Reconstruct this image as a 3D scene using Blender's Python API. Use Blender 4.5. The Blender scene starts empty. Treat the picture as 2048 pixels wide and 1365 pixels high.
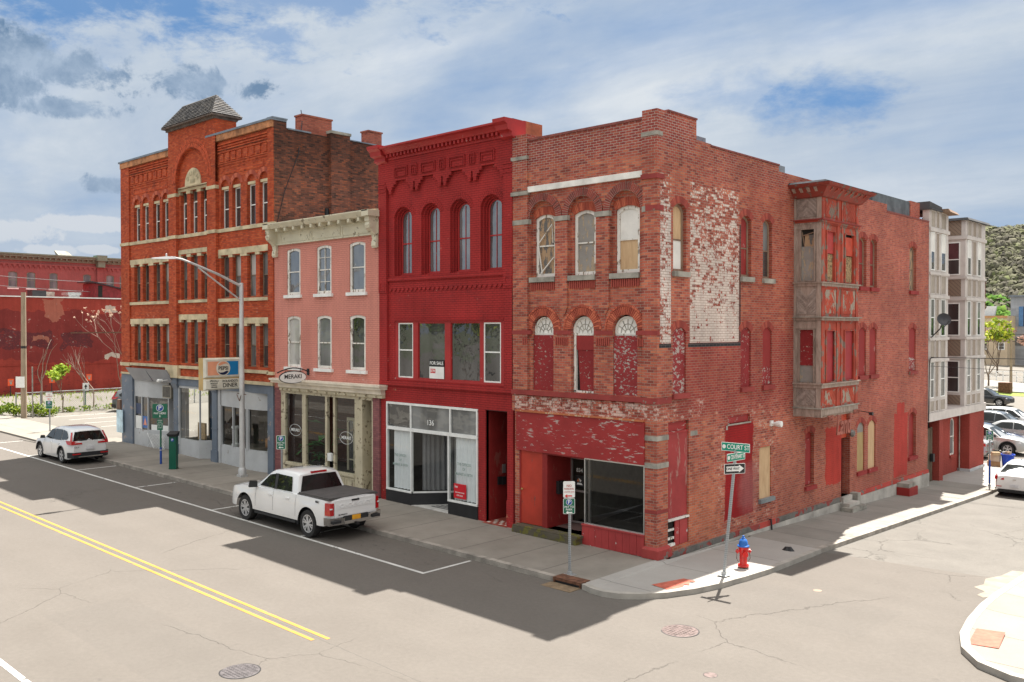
import bpy, bmesh, math, random
from mathutils import Vector, Matrix, noise as mnoise
S = bpy.context.scene
C = S.collection
R = math.radians
PI = math.pi
random.seed(7)

# ------------------------------------------------------------------ camera
cam = bpy.data.cameras.new('camera')
camo = bpy.data.objects.new('camera', cam)
C.objects.link(camo)
camo.location = (14.3074, -21.1919, 6.65)
camo.rotation_euler = (R(90 - 0.842), 0, R(43.164))
cam.sensor_width = 36.0
cam.lens = 1803 / 2048 * 36.0
cam.clip_end = 5000
S.camera = camo

# ------------------------------------------------------------------ sun and sky
SUNDIR = Vector((-0.144, 0.526, 1.0)).normalized()      # towards the sun
sun = bpy.data.lights.new('sun', 'SUN')
sun.energy = 3.9
sun.angle = R(0.53)
sun.color = (1.0, 0.955, 0.88)
suno = bpy.data.objects.new('sun', sun)
suno.rotation_euler = SUNDIR.to_track_quat('Z', 'Y').to_euler()
C.objects.link(suno)
S.view_settings.view_transform = 'Standard'
S.view_settings.look = 'None'
S.view_settings.exposure = 1.84
S.view_settings.gamma = 1.0


class NT:
    def __init__(self, tree):
        self.t = tree
        self.l = tree.links

    def n(self, typ, props=None, **ins):
        nd = self.t.nodes.new(typ)
        for k, v in (props or {}).items():
            setattr(nd, k, v)
        for k, v in ins.items():
            self.set(nd.inputs[k.replace('_', ' ')] if k.replace('_', ' ') in nd.inputs else nd.inputs[int(k[1:])], v)
        return nd

    def set(self, sock, v):
        if isinstance(v, bpy.types.NodeSocket):
            self.l.new(v, sock)
        elif isinstance(v, (tuple, list)) and len(v) == 3 and sock.type == 'RGBA':
            sock.default_value = (v[0], v[1], v[2], 1)
        else:
            sock.default_value = v

    def m(self, op, a, b=None, c=None, clamp=False):
        nd = self.t.nodes.new('ShaderNodeMath')
        nd.operation = op
        nd.use_clamp = clamp
        self.set(nd.inputs[0], a)
        if b is not None: self.set(nd.inputs[1], b)
        if c is not None: self.set(nd.inputs[2], c)
        return nd.outputs[0]

    def v(self, op, a, b=None):
        nd = self.t.nodes.new('ShaderNodeVectorMath')
        nd.operation = op
        self.set(nd.inputs[0], a)
        if b is not None:
            self.set(nd.inputs[3] if op == 'SCALE' else nd.inputs[1], b)
        return nd.outputs['Value'] if op in ('LENGTH', 'DOT_PRODUCT', 'DISTANCE') else nd.outputs[0]

    def noise(self, vec, scale, detail=3, rough=0.55, dist=0.0):
        nd = self.n('ShaderNodeTexNoise', Scale=scale, Detail=detail, Roughness=rough, Distortion=dist)
        if vec is not None: self.l.new(vec, nd.inputs['Vector'])
        return nd.outputs['Fac']

    def ramp(self, fac, stops, interp='LINEAR'):
        nd = self.t.nodes.new('ShaderNodeValToRGB')
        cr = nd.color_ramp
        cr.interpolation = interp
        while len(cr.elements) < len(stops): cr.elements.new(0.5)
        for e, (p, c) in zip(cr.elements, stops):
            e.position = p
            if not isinstance(c, (tuple, list)): c = (c, c, c)
            e.color = (c[0], c[1], c[2], 1)
        self.set(nd.inputs[0], fac)
        return nd.outputs[0]

    def mix(self, fac, a, b, mode='MIX'):
        nd = self.t.nodes.new('ShaderNodeMix')
        nd.data_type = 'RGBA'
        nd.blend_type = mode
        nd.clamp_factor = True
        self.set(nd.inputs[0], fac)
        self.set(nd.inputs[6], a)
        self.set(nd.inputs[7], b)
        return nd.outputs[2]

    def mapr(self, v, a, b, c=0.0, d=1.0, smooth=False):
        nd = self.t.nodes.new('ShaderNodeMapRange')
        nd.clamp = True
        if smooth: nd.interpolation_type = 'SMOOTHSTEP'
        self.set(nd.inputs[0], v)
        for i, q in enumerate((a, b, c, d)): nd.inputs[i + 1].default_value = q
        return nd.outputs[0]

    def comb(self, x, y, z):
        nd = self.t.nodes.new('ShaderNodeCombineXYZ')
        for i, q in enumerate((x, y, z)): self.set(nd.inputs[i], q)
        return nd.outputs[0]

    def sep(self, v):
        nd = self.t.nodes.new('ShaderNodeSeparateXYZ')
        self.set(nd.inputs[0], v)
        return nd.outputs[0], nd.outputs[1], nd.outputs[2]


def px_dir(u, v):
    th, p = R(43.164), R(-0.842)
    d = Vector((-math.sin(th) * math.cos(p), math.cos(th) * math.cos(p), math.sin(p)))
    r = d.cross(Vector((0, 0, 1))).normalized()
    up = r.cross(d)
    return (r * (u - 1024) / 1803 - up * (v - 682.5) / 1803 + d).normalized()


W = bpy.data.worlds.new('World')
S.world = W
W.use_nodes = True
W.node_tree.nodes.clear()
w = NT(W.node_tree)
skyn = w.n('ShaderNodeTexSky', dict(sky_type='NISHITA', sun_disc=False, sun_elevation=math.asin(SUNDIR.z),
                                    sun_rotation=math.atan2(SUNDIR.x, SUNDIR.y), altitude=250, air_density=1.0,
                                    dust_density=0.6, ozone_density=1.6))
tc = w.n('ShaderNodeTexCoord').outputs['Generated']
nx, ny, nz = w.sep(tc)
den = w.m('ADD', w.m('MAXIMUM', nz, 0.0), 0.16)
ang = R(43)
gx = w.m('DIVIDE', nx, den)
gy = w.m('DIVIDE', ny, den)
plane = w.comb(gx, gy, 0.0)
# rotate so streaks run across the view, stretched
rot = w.n('ShaderNodeMapping', None, Vector=plane, Rotation=(0, 0, -R(43.0)), Scale=(0.55, 1.0, 1.0)).outputs[0]
n1 = w.noise(rot, 1.1, 8, 0.52, 0.3)
n2 = w.noise(rot, 3.2, 8, 0.56, 0.3)
n3 = w.noise(tc, 17.0, 9, 0.66, 0.3)
n4 = w.noise(tc, 6.0, 9, 0.62, 0.3)
cover = w.m('ADD', w.m('MULTIPLY', n1, 0.8), w.m('MULTIPLY', n2, 0.3))
cov = w.mapr(cover, 0.36, 0.60, 0.45, 1.0, True)


def blob(u, v, ru, rv, lo=0.35, hi=1.1, amp=1.1, nn=None):
    """soft mask round the direction seen at photo pixel u, v"""
    c = px_dir(u, v)
    th = R(43.164)
    rt = Vector((math.cos(th), math.sin(th), 0))
    d = w.v('SUBTRACT', tc, tuple(c))
    a = w.m('DIVIDE', w.v('DOT_PRODUCT', d, tuple(rt)), ru / 1803)
    b = w.m('DIVIDE', w.v('DOT_PRODUCT', d, (0, 0, 1)), rv / 1803)
    r2 = w.m('SQRT', w.m('ADD', w.m('MULTIPLY', a, a), w.m('MULTIPLY', b, b)))
    back = w.m('LESS_THAN', w.v('LENGTH', d), 0.9)
    r2 = w.m('ADD', r2, w.m('MULTIPLY', w.m('SUBTRACT', nn or n3, 0.5), amp * 2))
    return w.m('MULTIPLY', w.mapr(r2, hi, lo, 0, 1, True), back)


n5 = w.noise(w.v('MULTIPLY', tc, (1.0, 1.0, 2.2)), 13.0, 9, 0.66, 0.15)
gap = w.m('MAXIMUM', w.m('MULTIPLY', blob(1650, 208, 115, 48, 0.0, 1.5, 1.5, n5), 0.85), w.m('MULTIPLY', blob(1470, 190, 110, 40, 0.0, 1.4, 1.7, n5), 0.4))
for a in ((90, -10, 340, 75, 0.2, 1.3, 2.2, n5), (560, -25, 360, 60, 0.2, 1.3, 2.4, n5), (560, 75, 110, 35, 0.2, 1.3, 2.4, n5),
          (1990, 250, 230, 110, 0.0, 1.6, 0.9, n4), (1300, 75, 240, 60, 0.0, 1.6, 1.0, n4)):
    k = 0.8 if a[0] < 200 else (0.55 if a[0] < 600 else 0.2)
    gap = w.m('MAXIMUM', gap, w.m('MULTIPLY', blob(*a), k))
cov = w.m('MULTIPLY', cov, w.m('SUBTRACT', 1.0, w.m('MULTIPLY', gap, 1.0)))
shade = w.m('ADD', w.m('MULTIPLY', w.noise(rot, 1.7, 7, 0.62, 0.4), 0.65), w.m('MULTIPLY', w.noise(tc, 5.5, 8, 0.62, 0.2), 0.35))
cl = w.ramp(shade, [(0.34, (1.26, 1.54, 1.94)), (0.50, (1.66, 1.88, 2.14)), (0.64, (2.14, 2.28, 2.42))])
# clouds behind and overhead, out of view, brightened and warmed to light the fronts
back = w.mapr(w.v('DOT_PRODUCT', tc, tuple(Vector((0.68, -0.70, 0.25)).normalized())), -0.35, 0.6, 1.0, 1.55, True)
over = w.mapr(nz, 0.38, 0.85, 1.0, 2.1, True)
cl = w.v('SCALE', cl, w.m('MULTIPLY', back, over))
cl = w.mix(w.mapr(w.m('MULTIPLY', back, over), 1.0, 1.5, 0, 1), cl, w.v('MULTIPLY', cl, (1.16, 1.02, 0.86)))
blue = w.mix(0.85, w.v('MULTIPLY', skyn.outputs[0], (0.30, 0.42, 0.55)), (0.13, 0.60, 1.42))
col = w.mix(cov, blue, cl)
# low cumulus: dark ones high on the left, white ones near the horizon
dk = None
for a in ((60, 125, 190, 50), (10, 165, 90, 45), (405, 168, 100, 34), (120, 214, 120, 24), (215, 368, 50, 20)):
    b_ = blob(*a, 0.55, 0.95, 1.6)
    dk = b_ if dk is None else w.m('MAXIMUM', dk, b_)
dcol = w.ramp(n3, [(0.36, (0.42, 0.72, 1.15)), (0.62, (1.15, 1.45, 1.85))])
col = w.mix(w.m('MULTIPLY', dk, 0.97), col, dcol)
wt = None
for a in ((185, 447, 95, 17), (20, 462, 75, 26), (95, 502, 50, 14), (200, 500, 40, 10)):
    b_ = blob(*a, 0.60, 0.85, 1.3)
    wt = b_ if wt is None else w.m('MAXIMUM', wt, b_)
col = w.mix(w.m('MULTIPLY', wt, 0.85), col, (2.35, 2.38, 2.4))
lowhaze = w.mapr(nz, 0.0, 0.30, 0.55, 0.0, True)
col = w.mix(lowhaze, col, (1.30, 1.56, 1.92))
gnd = w.mapr(nz, -0.02, 0.0, 0, 1)
col = w.mix(gnd, (0.35, 0.34, 0.32), col)
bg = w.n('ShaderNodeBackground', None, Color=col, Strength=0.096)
wo = w.n('ShaderNodeOutputWorld')
w.l.new(bg.outputs[0], wo.inputs[0])
try:
    W.cycles.sampling_method = 'MANUAL'
    W.cycles.sample_map_resolution = 512
except Exception:
    pass
S.cycles.max_bounces = 6
S.cycles.transparent_max_bounces = 12
S.cycles.caustics_reflective = False
S.cycles.caustics_refractive = False


# ------------------------------------------------------------------ ground level
def gz(x, y):
    a = -0.0102 * max(-60, min(x, 4))
    t = min(1, max(0, (x + 30) / 15))
    return a - 0.0325 * min(max(y, 0), 22) * t


# ------------------------------------------------------------------ helpers
def frF(n0=0.0):
    return lambda u, n, z: (u, -(n + n0), z)          # front walls: u = x, outward = -y


def frS(x0=0.0):
    return lambda u, n, z: (x0 + n, u, z)             # side walls: u = y, outward = +x


def frY(y0):
    return lambda u, n, z: (u, y0 - n, z)


SPLIT = {'string_course', 'sill', 'stone_block', 'water_table', 'coping', 'pier', 'column', 'capital', 'lintel', 'arch_infill', 'step', 'roof_vent', 'beam', 'roof_unit', 'chimney', 'board', 'ribbed_panel', 'bumper_foot_hole', 'reflector', 'window_trim', 'door_post', 'entrance_lining', 'window_board', 'frieze_panel', 'arrow', 'side_window', 'foundation', 'trim', 'tile', 'floor_stripe', 'door_seam', 'plank', 'window_surround', 'metal_coping', 'roof', 'panel', 'mat', 'step_pad'}
IDN = lambda x, y, z: (x, y, z)


class MB:
    def __init__(self, fr=None):
        self.v = []; self.f = []; self.mi = []; self.fr = fr or IDN; self.m = 0

    def vs(self, pts):
        i = len(self.v)
        self.v += [self.fr(*p) for p in pts]
        return list(range(i, i + len(pts)))

    def face(self, idx):
        self.f.append(idx); self.mi.append(self.m)

    def poly(self, pts):
        self.face(self.vs(pts))
        return self

    def box(self, a, b, c, d, e, f):
        i = self.vs([(a, c, e), (b, c, e), (b, d, e), (a, d, e), (a, c, f), (b, c, f), (b, d, f), (a, d, f)])[0]
        for q in ((0, 3, 2, 1), (4, 5, 6, 7), (0, 1, 5, 4), (1, 2, 6, 5), (2, 3, 7, 6), (3, 0, 4, 7)):
            self.face([i + k for k in q])
        return self

    def hull(self, bot, top):
        """closed loft between two equal loops"""
        n = len(bot)
        i = self.vs(bot); j = self.vs(top)
        self.face(i[::-1]); self.face(j)
        for k in range(n):
            self.face([i[k], i[(k + 1) % n], j[(k + 1) % n], j[k]])
        return self

    def ext(self, pts, ax, a, b):
        """extrude a 2-D outline; ax is the axis of extrusion"""
        f = {0: lambda p, t: (t, p[0], p[1]), 1: lambda p, t: (p[0], t, p[1]), 2: lambda p, t: (p[0], p[1], t)}[ax]
        return self.hull([f(p, a) for p in pts], [f(p, b) for p in pts])

    def tube(self, pts, r, n=6, caps=True):
        pts = [Vector(p) for p in pts]
        rs = r if isinstance(r, (list, tuple)) else [r] * len(pts)
        rings = []
        px = None
        for k, p in enumerate(pts):
            d = (pts[min(k + 1, len(pts) - 1)] - pts[max(k - 1, 0)]).normalized()
            if px is None:
                px = d.orthogonal().normalized()
            else:
                px = (px - d * px.dot(d)).normalized()
            py = d.cross(px)
            rings.append(self.vs([tuple(p + (px * math.cos(2 * PI * q / n) + py * math.sin(2 * PI * q / n)) * rs[k]) for q in range(n)]))
        for A, B in zip(rings, rings[1:]):
            for q in range(n):
                self.face([A[q], A[(q + 1) % n], B[(q + 1) % n], B[q]])
        if caps:
            self.face(rings[0][::-1]); self.face(rings[-1])
        return self

    def lathe(self, prof, c=(0, 0), n=16, axis=2):
        rings = []
        for r, z in prof:
            L = []
            for q in range(n):
                a = 2 * PI * q / n
                p = (r * math.cos(a), r * math.sin(a))
                L.append((c[0] + p[0], c[1] + p[1], z) if axis == 2 else ((c[0] + p[0], z, c[1] + p[1]) if axis == 1 else (z, c[0] + p[0], c[1] + p[1])))
            rings.append(self.vs(L))
        for A, B in zip(rings, rings[1:]):
            for q in range(n):
                self.face([A[q], A[(q + 1) % n], B[(q + 1) % n], B[q]])
        self.face(rings[0][::-1]); self.face(rings[-1])
        return self

    def band(self, A, B, n0, n1):
        """frame between loops A (outer) and B (inner), in (u, z), from depth n0 to n1"""
        k = len(A)
        a0 = self.vs([(p[0], n0, p[1]) for p in A]); b0 = self.vs([(p[0], n0, p[1]) for p in B])
        a1 = self.vs([(p[0], n1, p[1]) for p in A]); b1 = self.vs([(p[0], n1, p[1]) for p in B])
        for i in range(k):
            j = (i + 1) % k
            self.face([a1[i], a1[j], b1[j], b1[i]])
            self.face([a0[i], a0[j], a1[j], a1[i]])
            self.face([b0[i], b1[i], b1[j], b0[j]])
        return self

    def build(self, name, mats, parent=None, smooth=0, loc=None):
        if name in SPLIT and parent is not None:
            gr = self.islands()
            if len(gr) > 1:
                out = None
                for g in gr:
                    q = MB(); q.v = self.v; mp = {}
                    for fi in g:
                        for v_ in self.f[fi]: mp.setdefault(v_, len(mp))
                    q.v = [self.v[k] for k in mp]; q.f = [[mp[k] for k in self.f[fi]] for fi in g]; q.mi = [self.mi[fi] for fi in g]
                    out = q.build_one(name, mats, parent, smooth, loc)
                return out
        return self.build_one(name, mats, parent, smooth, loc)

    def islands(self):
        n = len(self.v); par = list(range(n))
        def fd(a):
            while par[a] != a: par[a] = par[par[a]]; a = par[a]
            return a
        for f in self.f:
            for k in f[1:]: par[fd(k)] = fd(f[0])
        G = {}
        for i, f in enumerate(self.f): G.setdefault(fd(f[0]), []).append(i)
        L = []
        for g in G.values():
            P = [self.v[k] for fi in g for k in self.f[fi]]
            L.append([g, [min(p[i] for p in P) - 0.006 for i in range(3)], [max(p[i] for p in P) + 0.006 for i in range(3)]])
        ch = True
        while ch:
            ch = False
            for i in range(len(L)):
                for j in range(i + 1, len(L)):
                    A, B = L[i], L[j]
                    if all(A[1][k] <= B[2][k] and B[1][k] <= A[2][k] for k in range(3)):
                        L[i] = [A[0] + B[0], [min(a, b) for a, b in zip(A[1], B[1])], [max(a, b) for a, b in zip(A[2], B[2])]]
                        del L[j]; ch = True; break
                if ch: break
        return [q[0] for q in L]

    def build_one(self, name, mats, parent=None, smooth=0, loc=None):
        me = bpy.data.meshes.new(name)
        me.from_pydata(self.v, [], self.f)
        if not isinstance(mats, (list, tuple)): mats = [mats]
        for q in mats: me.materials.append(q)
        if any(self.mi): me.polygons.foreach_set('material_index', self.mi)
        bm = bmesh.new(); bm.from_mesh(me)
        if smooth: bmesh.ops.remove_doubles(bm, verts=bm.verts, dist=1e-5)
        bmesh.ops.recalc_face_normals(bm, faces=bm.faces)
        if smooth:
            for f in bm.faces: f.smooth = True
            for e in bm.edges:
                if len(e.link_faces) != 2 or e.calc_face_angle(0) > R(smooth): e.smooth = False
        bm.to_mesh(me); bm.free()
        o = bpy.data.objects.new(name, me)
        C.objects.link(o)
        if parent is not None:
            o.parent = parent
            if loc is None: o.location = -wl(parent)
        if loc is not None: o.location = loc
        return o


def wl(o):
    p = Vector((0, 0, 0))
    while o is not None:
        p = p + Vector(o.location); o = o.parent
    return p


def thing(name, label, cat, loc=(0, 0, 0), rz=0, group=None):
    o = bpy.data.objects.new(name, None)
    C.objects.link(o)
    o.empty_display_size = 0.3
    o.location = loc
    o.rotation_euler = (0, 0, rz)
    return tag(o, label, cat, group)


def tag(o, label, cat, group=None):
    o['label'] = label; o['category'] = cat
    if group: o['group'] = group
    return o


def struct(o, kind='structure'):
    o['kind'] = kind
    return o


def copy_tree(o, parent=None, **kw):
    c = o.copy(); C.objects.link(c); c.parent = parent
    for ch in list(o.children): copy_tree(ch, c)
    return c


def arc(a, b, z, rise, n=10):
    """points from (a,z) over the crown to (b,z)"""
    wd = b - a
    if rise < 1e-4: return [(a, z), (b, z)]
    r = (wd * wd / 4 + rise * rise) / (2 * rise)
    cz = z + rise - r; cu = (a + b) / 2
    t = math.asin(min(1, wd / 2 / r))
    if rise > wd / 2 + 1e-6: t = PI - t
    return [(cu + r * math.sin(-t + 2 * t * k / n), cz + r * math.cos(-t + 2 * t * k / n)) for k in range(n + 1)]


def outline(a, b, c, d, rise, ins=0.0, n=10):
    """closed loop of an opening: bottom left, up, over, down; ins shrinks it"""
    if rise < 1e-4: return [(a + ins, c + ins), (a + ins, d - ins), (b - ins, d - ins), (b - ins, c + ins)]
    wd = b - a
    top = arc(a + ins, b - ins, d - rise - (0 if rise > wd * 0.45 else ins * 0.9), max(0.01, rise - (ins if rise > wd * 0.45 else 0)), n)
    return [(a + ins, c + ins)] + top + [(b - ins, c + ins)]


def wall(mb, u0, u1, z0, z1, n, ops, dep):
    """wall face at outward offset n with openings (a,b,c,d,rise), reveals dep deep"""
    us = sorted({u0, u1} | {q for o in ops for q in o[:2] if u0 < q < u1})
    for a, b in zip(us, us[1:]):
        mid = (a + b) / 2
        zs = sorted([(o[2], o[3]) for o in ops if o[0] < mid < o[1]])
        z = z0
        for c, d in zs:
            if c > z + 1e-5: mb.poly([(a, n, z), (b, n, z), (b, n, c), (a, n, c)])
            z = max(z, d)
        if z < z1 - 1e-5: mb.poly([(a, n, z), (b, n, z), (b, n, z1), (a, n, z1)])
    for o in ops:
        a, b, c, d = o[:4]
        rise = o[4] if len(o) > 4 else 0
        dd = o[5] if len(o) > 5 else dep
        L = outline(a, b, c, d, rise)
        k = len(L)
        for i in range(k):
            p, q = L[i], L[(i + 1) % k]
            mb.poly([(p[0], n, p[1]), (q[0], n, q[1]), (q[0], n - dd, q[1]), (p[0], n - dd, p[1])])
        if rise > 1e-4:
            A = arc(a, b, d - rise, rise)
            h = len(A) // 2
            mb.poly([(p[0], n, p[1]) for p in A[:h + 1]] + [(A[h][0], n, d), (a, n, d)][(1 if abs(A[h][1] - d) < 1e-6 else 0):])
            mb.poly([(p[0], n, p[1]) for p in A[h:]] + [(b, n, d)])
    return mb


def wedges(mb, cu, cz, r0, r1, t0, t1, cnt, n0, n1, gap=0.012):
    """voussoirs: separate brick wedges round (cu, cz); angles from vertical"""
    for k in range(cnt):
        a = t0 + (t1 - t0) * k / cnt; b = t0 + (t1 - t0) * (k + 1) / cnt
        g0 = gap / 2 / r0; g1 = gap / 2 / r1
        P = [(cu + r0 * math.sin(a + g0), cz + r0 * math.cos(a + g0)), (cu + r1 * math.sin(a + g1), cz + r1 * math.cos(a + g1)),
             (cu + r1 * math.sin(b - g1), cz + r1 * math.cos(b - g1)), (cu + r0 * math.sin(b - g0), cz + r0 * math.cos(b - g0))]
        mb.hull([(p[0], n0, p[1]) for p in P], [(p[0], n1, p[1]) for p in P])


def segwedges(mb, a, b, z, rise, th, cnt, n0, n1, gap=0.012):
    wd = b - a
    r = (wd * wd / 4 + rise * rise) / (2 * rise)
    t = math.asin(min(1, wd / 2 / r))
    wedges(mb, (a + b) / 2, z + rise - r, r, r + th, -t, t, cnt, n0, n1, gap)


FONTC = {}


def text(name, s, size, mtx, m, parent=None, ext=0.004, sx=1.0, align='CENTER', sp=1.0, shear=0.0, loc0=True):
    cu = bpy.data.curves.new(name, 'FONT')
    cu.body = s; cu.size = size; cu.extrude = ext; cu.align_x = align; cu.align_y = 'CENTER'
    cu.space_character = sp; cu.shear = shear; cu.offset = size * 0.012
    o = bpy.data.objects.new(name, cu)
    me = o.to_mesh()
    me = me.copy() if me else None
    me = bpy.data.meshes.new_from_object(o)
    bpy.data.objects.remove(o)
    me.name = name
    me.transform(mtx @ Matrix.Diagonal((sx, 1, 1, 1)))
    me.materials.clear(); me.materials.append(m)
    o = bpy.data.objects.new(name, me)
    C.objects.link(o)
    if parent is not None:
        o.parent = parent
        if loc0: o.location = -wl(parent)
    return o


def mtx_front(x, y, z, ang=0.0):
    """letters read from -y side (or turned by ang about z)"""
    return Matrix.Translation((x, y, z)) @ Matrix.Rotation(ang, 4, 'Z') @ Matrix.Rotation(PI / 2, 4, 'X')


# ------------------------------------------------------------------ materials
def newmat(name):
    m = bpy.data.materials.new(name)
    m.use_nodes = True
    m.node_tree.nodes.clear()
    t = NT(m.node_tree)
    b = t.n('ShaderNodeBsdfPrincipled')
    o = t.n('ShaderNodeOutputMaterial')
    t.l.new(b.outputs[0], o.inputs[0])
    return m, t, b, o


def bump(t, b, h, dist, strength=1.0):
    nd = t.n('ShaderNodeBump', None, Height=h, Distance=dist, Strength=strength)
    t.l.new(nd.outputs[0], b.inputs['Normal'])


def simple(name, col, rough=0.7, metal=0.0, var=0.12, sc=3.0, spec=0.4, coat=0.0, bmp=0.0, objco=False, dirt=0.0):
    m, t, b, o = newmat(name)
    p = t.n('ShaderNodeTexCoord').outputs['Object'] if objco else t.n('ShaderNodeNewGeometry').outputs['Position']
    n = t.noise(p, sc, 5, 0.6)
    c2 = tuple(max(0, c * (1 - var * 2.2)) for c in col); c1 = tuple(min(1, c * (1 + var)) for c in col)
    cc = t.ramp(n, [(0.3, c2), (0.65, c1)])
    if dirt:
        n2 = t.noise(p, sc * 4, 6, 0.7)
        cc = t.mix(t.mapr(n2, 0.56, 0.72, 0, dirt), cc, tuple(c * 0.35 + 0.02 for c in col))
    t.set(b.inputs['Base Color'], cc)
    b.inputs['Roughness'].default_value = rough
    b.inputs['Metallic'].default_value = metal
    b.inputs['Specular IOR Level'].default_value = spec
    b.inputs['Coat Weight'].default_value = coat
    b.inputs['Coat Roughness'].default_value = 0.04
    if bmp: bump(t, b, t.noise(p, sc * 12, 4, 0.6), bmp)
    return m


def uvz(t):
    p = t.n('ShaderNodeNewGeometry').outputs['Position']
    x, y, z = t.sep(p)
    u = t.m('ADD', x, y)
    return p, u, z, t.comb(u, z, 0.0)


def boxmask(t, u, z, u0, u1, z0, z1, soft=0.03, wob=None, amp=0.0):
    if wob is not None:
        dw = t.m('MULTIPLY', t.m('SUBTRACT', wob, 0.5), amp * 2)
        u = t.m('ADD', u, dw); z = t.m('ADD', z, dw)
    a = t.m('MINIMUM', t.m('SUBTRACT', u, u0), t.m('SUBTRACT', u1, u))
    b = t.m('MINIMUM', t.m('SUBTRACT', z, z0), t.m('SUBTRACT', z1, z))
    return t.mapr(t.m('MINIMUM', a, b), 0, soft)


def brick(name, cols, mortar, mw=0.012, paint=None, patches=(), stain=0.35, rough=0.85, bw=0.215, bh=0.077, bmp=0.006, sootz=None, mortarvar=0.0, wear=0.0):
    m, t, b, o = newmat(name)
    p, u, z, uv = uvz(t)
    def bt(c1, c2, mo):
        nd = t.n('ShaderNodeTexBrick', None, Vector=uv, Scale=1.0, Mortar_Size=mw / 2, Mortar_Smooth=0.15, Bias=0.0, Brick_Width=bw, Row_Height=bh)
        nd.offset = 0.5
        nd.inputs['Color1'].default_value = c1; nd.inputs['Color2'].default_value = c2; nd.inputs['Mortar'].default_value = mo
        return nd
    nd = bt((0, 0, 0, 1), (1, 1, 1, 1), (0.5, 0.5, 0.5, 1))
    rnd, mf = nd.outputs['Color'], nd.outputs['Fac']
    big = t.noise(p, 0.45, 5, 0.6)
    mid = t.noise(p, 2.3, 5, 0.6)
    fin = t.noise(p, 30, 3, 0.6)
    v = t.m('ADD', t.m('MULTIPLY', t.m('ADD', t.m('MULTIPLY', rnd, 0.62), 0.0), 1.0), t.m('ADD', t.m('MULTIPLY', t.m('SUBTRACT', mid, 0.5), 0.5), t.m('ADD', 0.19, t.m('MULTIPLY', t.m('SUBTRACT', fin, 0.5), 0.25))))
    k = len(cols)
    c = t.ramp(v, [(0.12 + 0.76 * i / (k - 1), q) for i, q in enumerate(cols)])
    mo = t.mix(t.mapr(mid, 0.35, 0.65), mortar, tuple(q * 0.72 for q in mortar))
    if paint is not None:
        c = t.mix(t.ramp(mid, [(0.3, 0.93), (0.7, 0.80)]), c, paint)
    # pieces of wall that were painted or patched
    for q in patches:
        msk = boxmask(t, u, z, *q['box'], soft=q.get('soft', 0.04), wob=t.noise(p, q.get('ws', 1.2), 4, 0.6), amp=q.get('amp', 0.0))
        if q.get('peel'):
            thr = q['peel']
            pn = t.m('ADD', t.m('MULTIPLY', t.m('ADD', t.m('MULTIPLY', t.noise(p, q.get('ps', 7.0), 7, 0.72), 0.6), t.m('MULTIPLY', t.noise(p, q.get('ps', 7.0) * 0.25, 4, 0.6), 0.4)), 0.87), t.m('MULTIPLY', rnd, 0.13))
            if 'fade' in q:      # peels more towards one height
                z0_, z1_ = q['fade']
                pn = t.m('ADD', pn, t.mapr(z, z0_, z1_, 0.0, q.get('fa', -0.2)))
            msk = t.m('MULTIPLY', msk, t.mapr(pn, thr, thr + 0.05))
        msk = t.m('MULTIPLY', msk, q.get('a', 1.0))
        c = t.mix(msk, c, q['c'])
        mo = t.mix(t.m('MULTIPLY', msk, q.get('ma', 0.9)), mo, q.get('mc', tuple(x * 0.8 for x in q['c'])))
    col = t.mix(mf, c, mo)
    if wear:
        wn = t.noise(p, 14, 6, 0.7)
        col = t.mix(t.mapr(wn, 0.66, 0.70, 0, wear), col, (0.62, 0.55, 0.48))
    st = t.mapr(big, 0.32, 0.68, 1 - stain, 1 + stain * 0.25)
    streak = t.noise(t.comb(t.m('MULTIPLY', u, 2.5), t.m('MULTIPLY', z, 0.25), 0.0), 1.6, 5, 0.65)
    st = t.m('MULTIPLY', st, t.mapr(streak, 0.3, 0.62, 1 - stain * 0.55, 1.05))
    if sootz:
        st = t.m('MULTIPLY', st, t.mapr(t.m('ADD', z, t.m('MULTIPLY', mid, 1.2)), sootz[0], sootz[1], 1.0, sootz[2]))
    col = t.mix(1.0, col, t.comb(st, st, st), 'MULTIPLY')
    t.set(b.inputs['Base Color'], col)
    b.inputs['Roughness'].default_value = rough
    b.inputs['Specular IOR Level'].default_value = 0.25
    hh = t.m('ADD', t.m('MULTIPLY', t.m('SUBTRACT', 1.0, mf), 1.0), t.m('MULTIPLY', fin, 0.35))
    bump(t, b, hh, bmp)
    return m


def peel(name, top, under, thr=0.55, sc=6.0, stretch=(1, 1, 1), rough=0.75, var=0.15, bmp=0.003, grain=0.0, under2=None):
    """old paint: top coat with the under colour showing in flakes"""
    m, t, b, o = newmat(name)
    p = t.n('ShaderNodeNewGeometry').outputs['Position']
    q = t.n('ShaderNodeMapping', None, Vector=p, Scale=stretch).outputs[0]
    n = t.noise(q, sc, 7, 0.68)
    big = t.noise(p, 1.1, 4, 0.6)
    n = t.m('ADD', n, t.m('MULTIPLY', t.m('SUBTRACT', big, 0.5), 0.35))
    fine = t.noise(q, sc * 5, 4, 0.6)
    a = t.ramp(big, [(0.3, tuple(x * (1 - var * 1.6) for x in top)), (0.7, tuple(min(1, x * (1 + var)) for x in top))])
    un = t.mix(fine, under, under2 or tuple(x * 0.55 for x in under))
    msk = t.mapr(n, thr, thr + 0.03)
    t.set(b.inputs['Base Color'], t.mix(msk, a, un))
    b.inputs['Roughness'].default_value = rough
    b.inputs['Specular IOR Level'].default_value = 0.3
    bump(t, b, t.m('ADD', t.m('MULTIPLY', msk, -1.0), t.m('MULTIPLY', fine, 0.5 + grain)), bmp)
    return m


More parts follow.
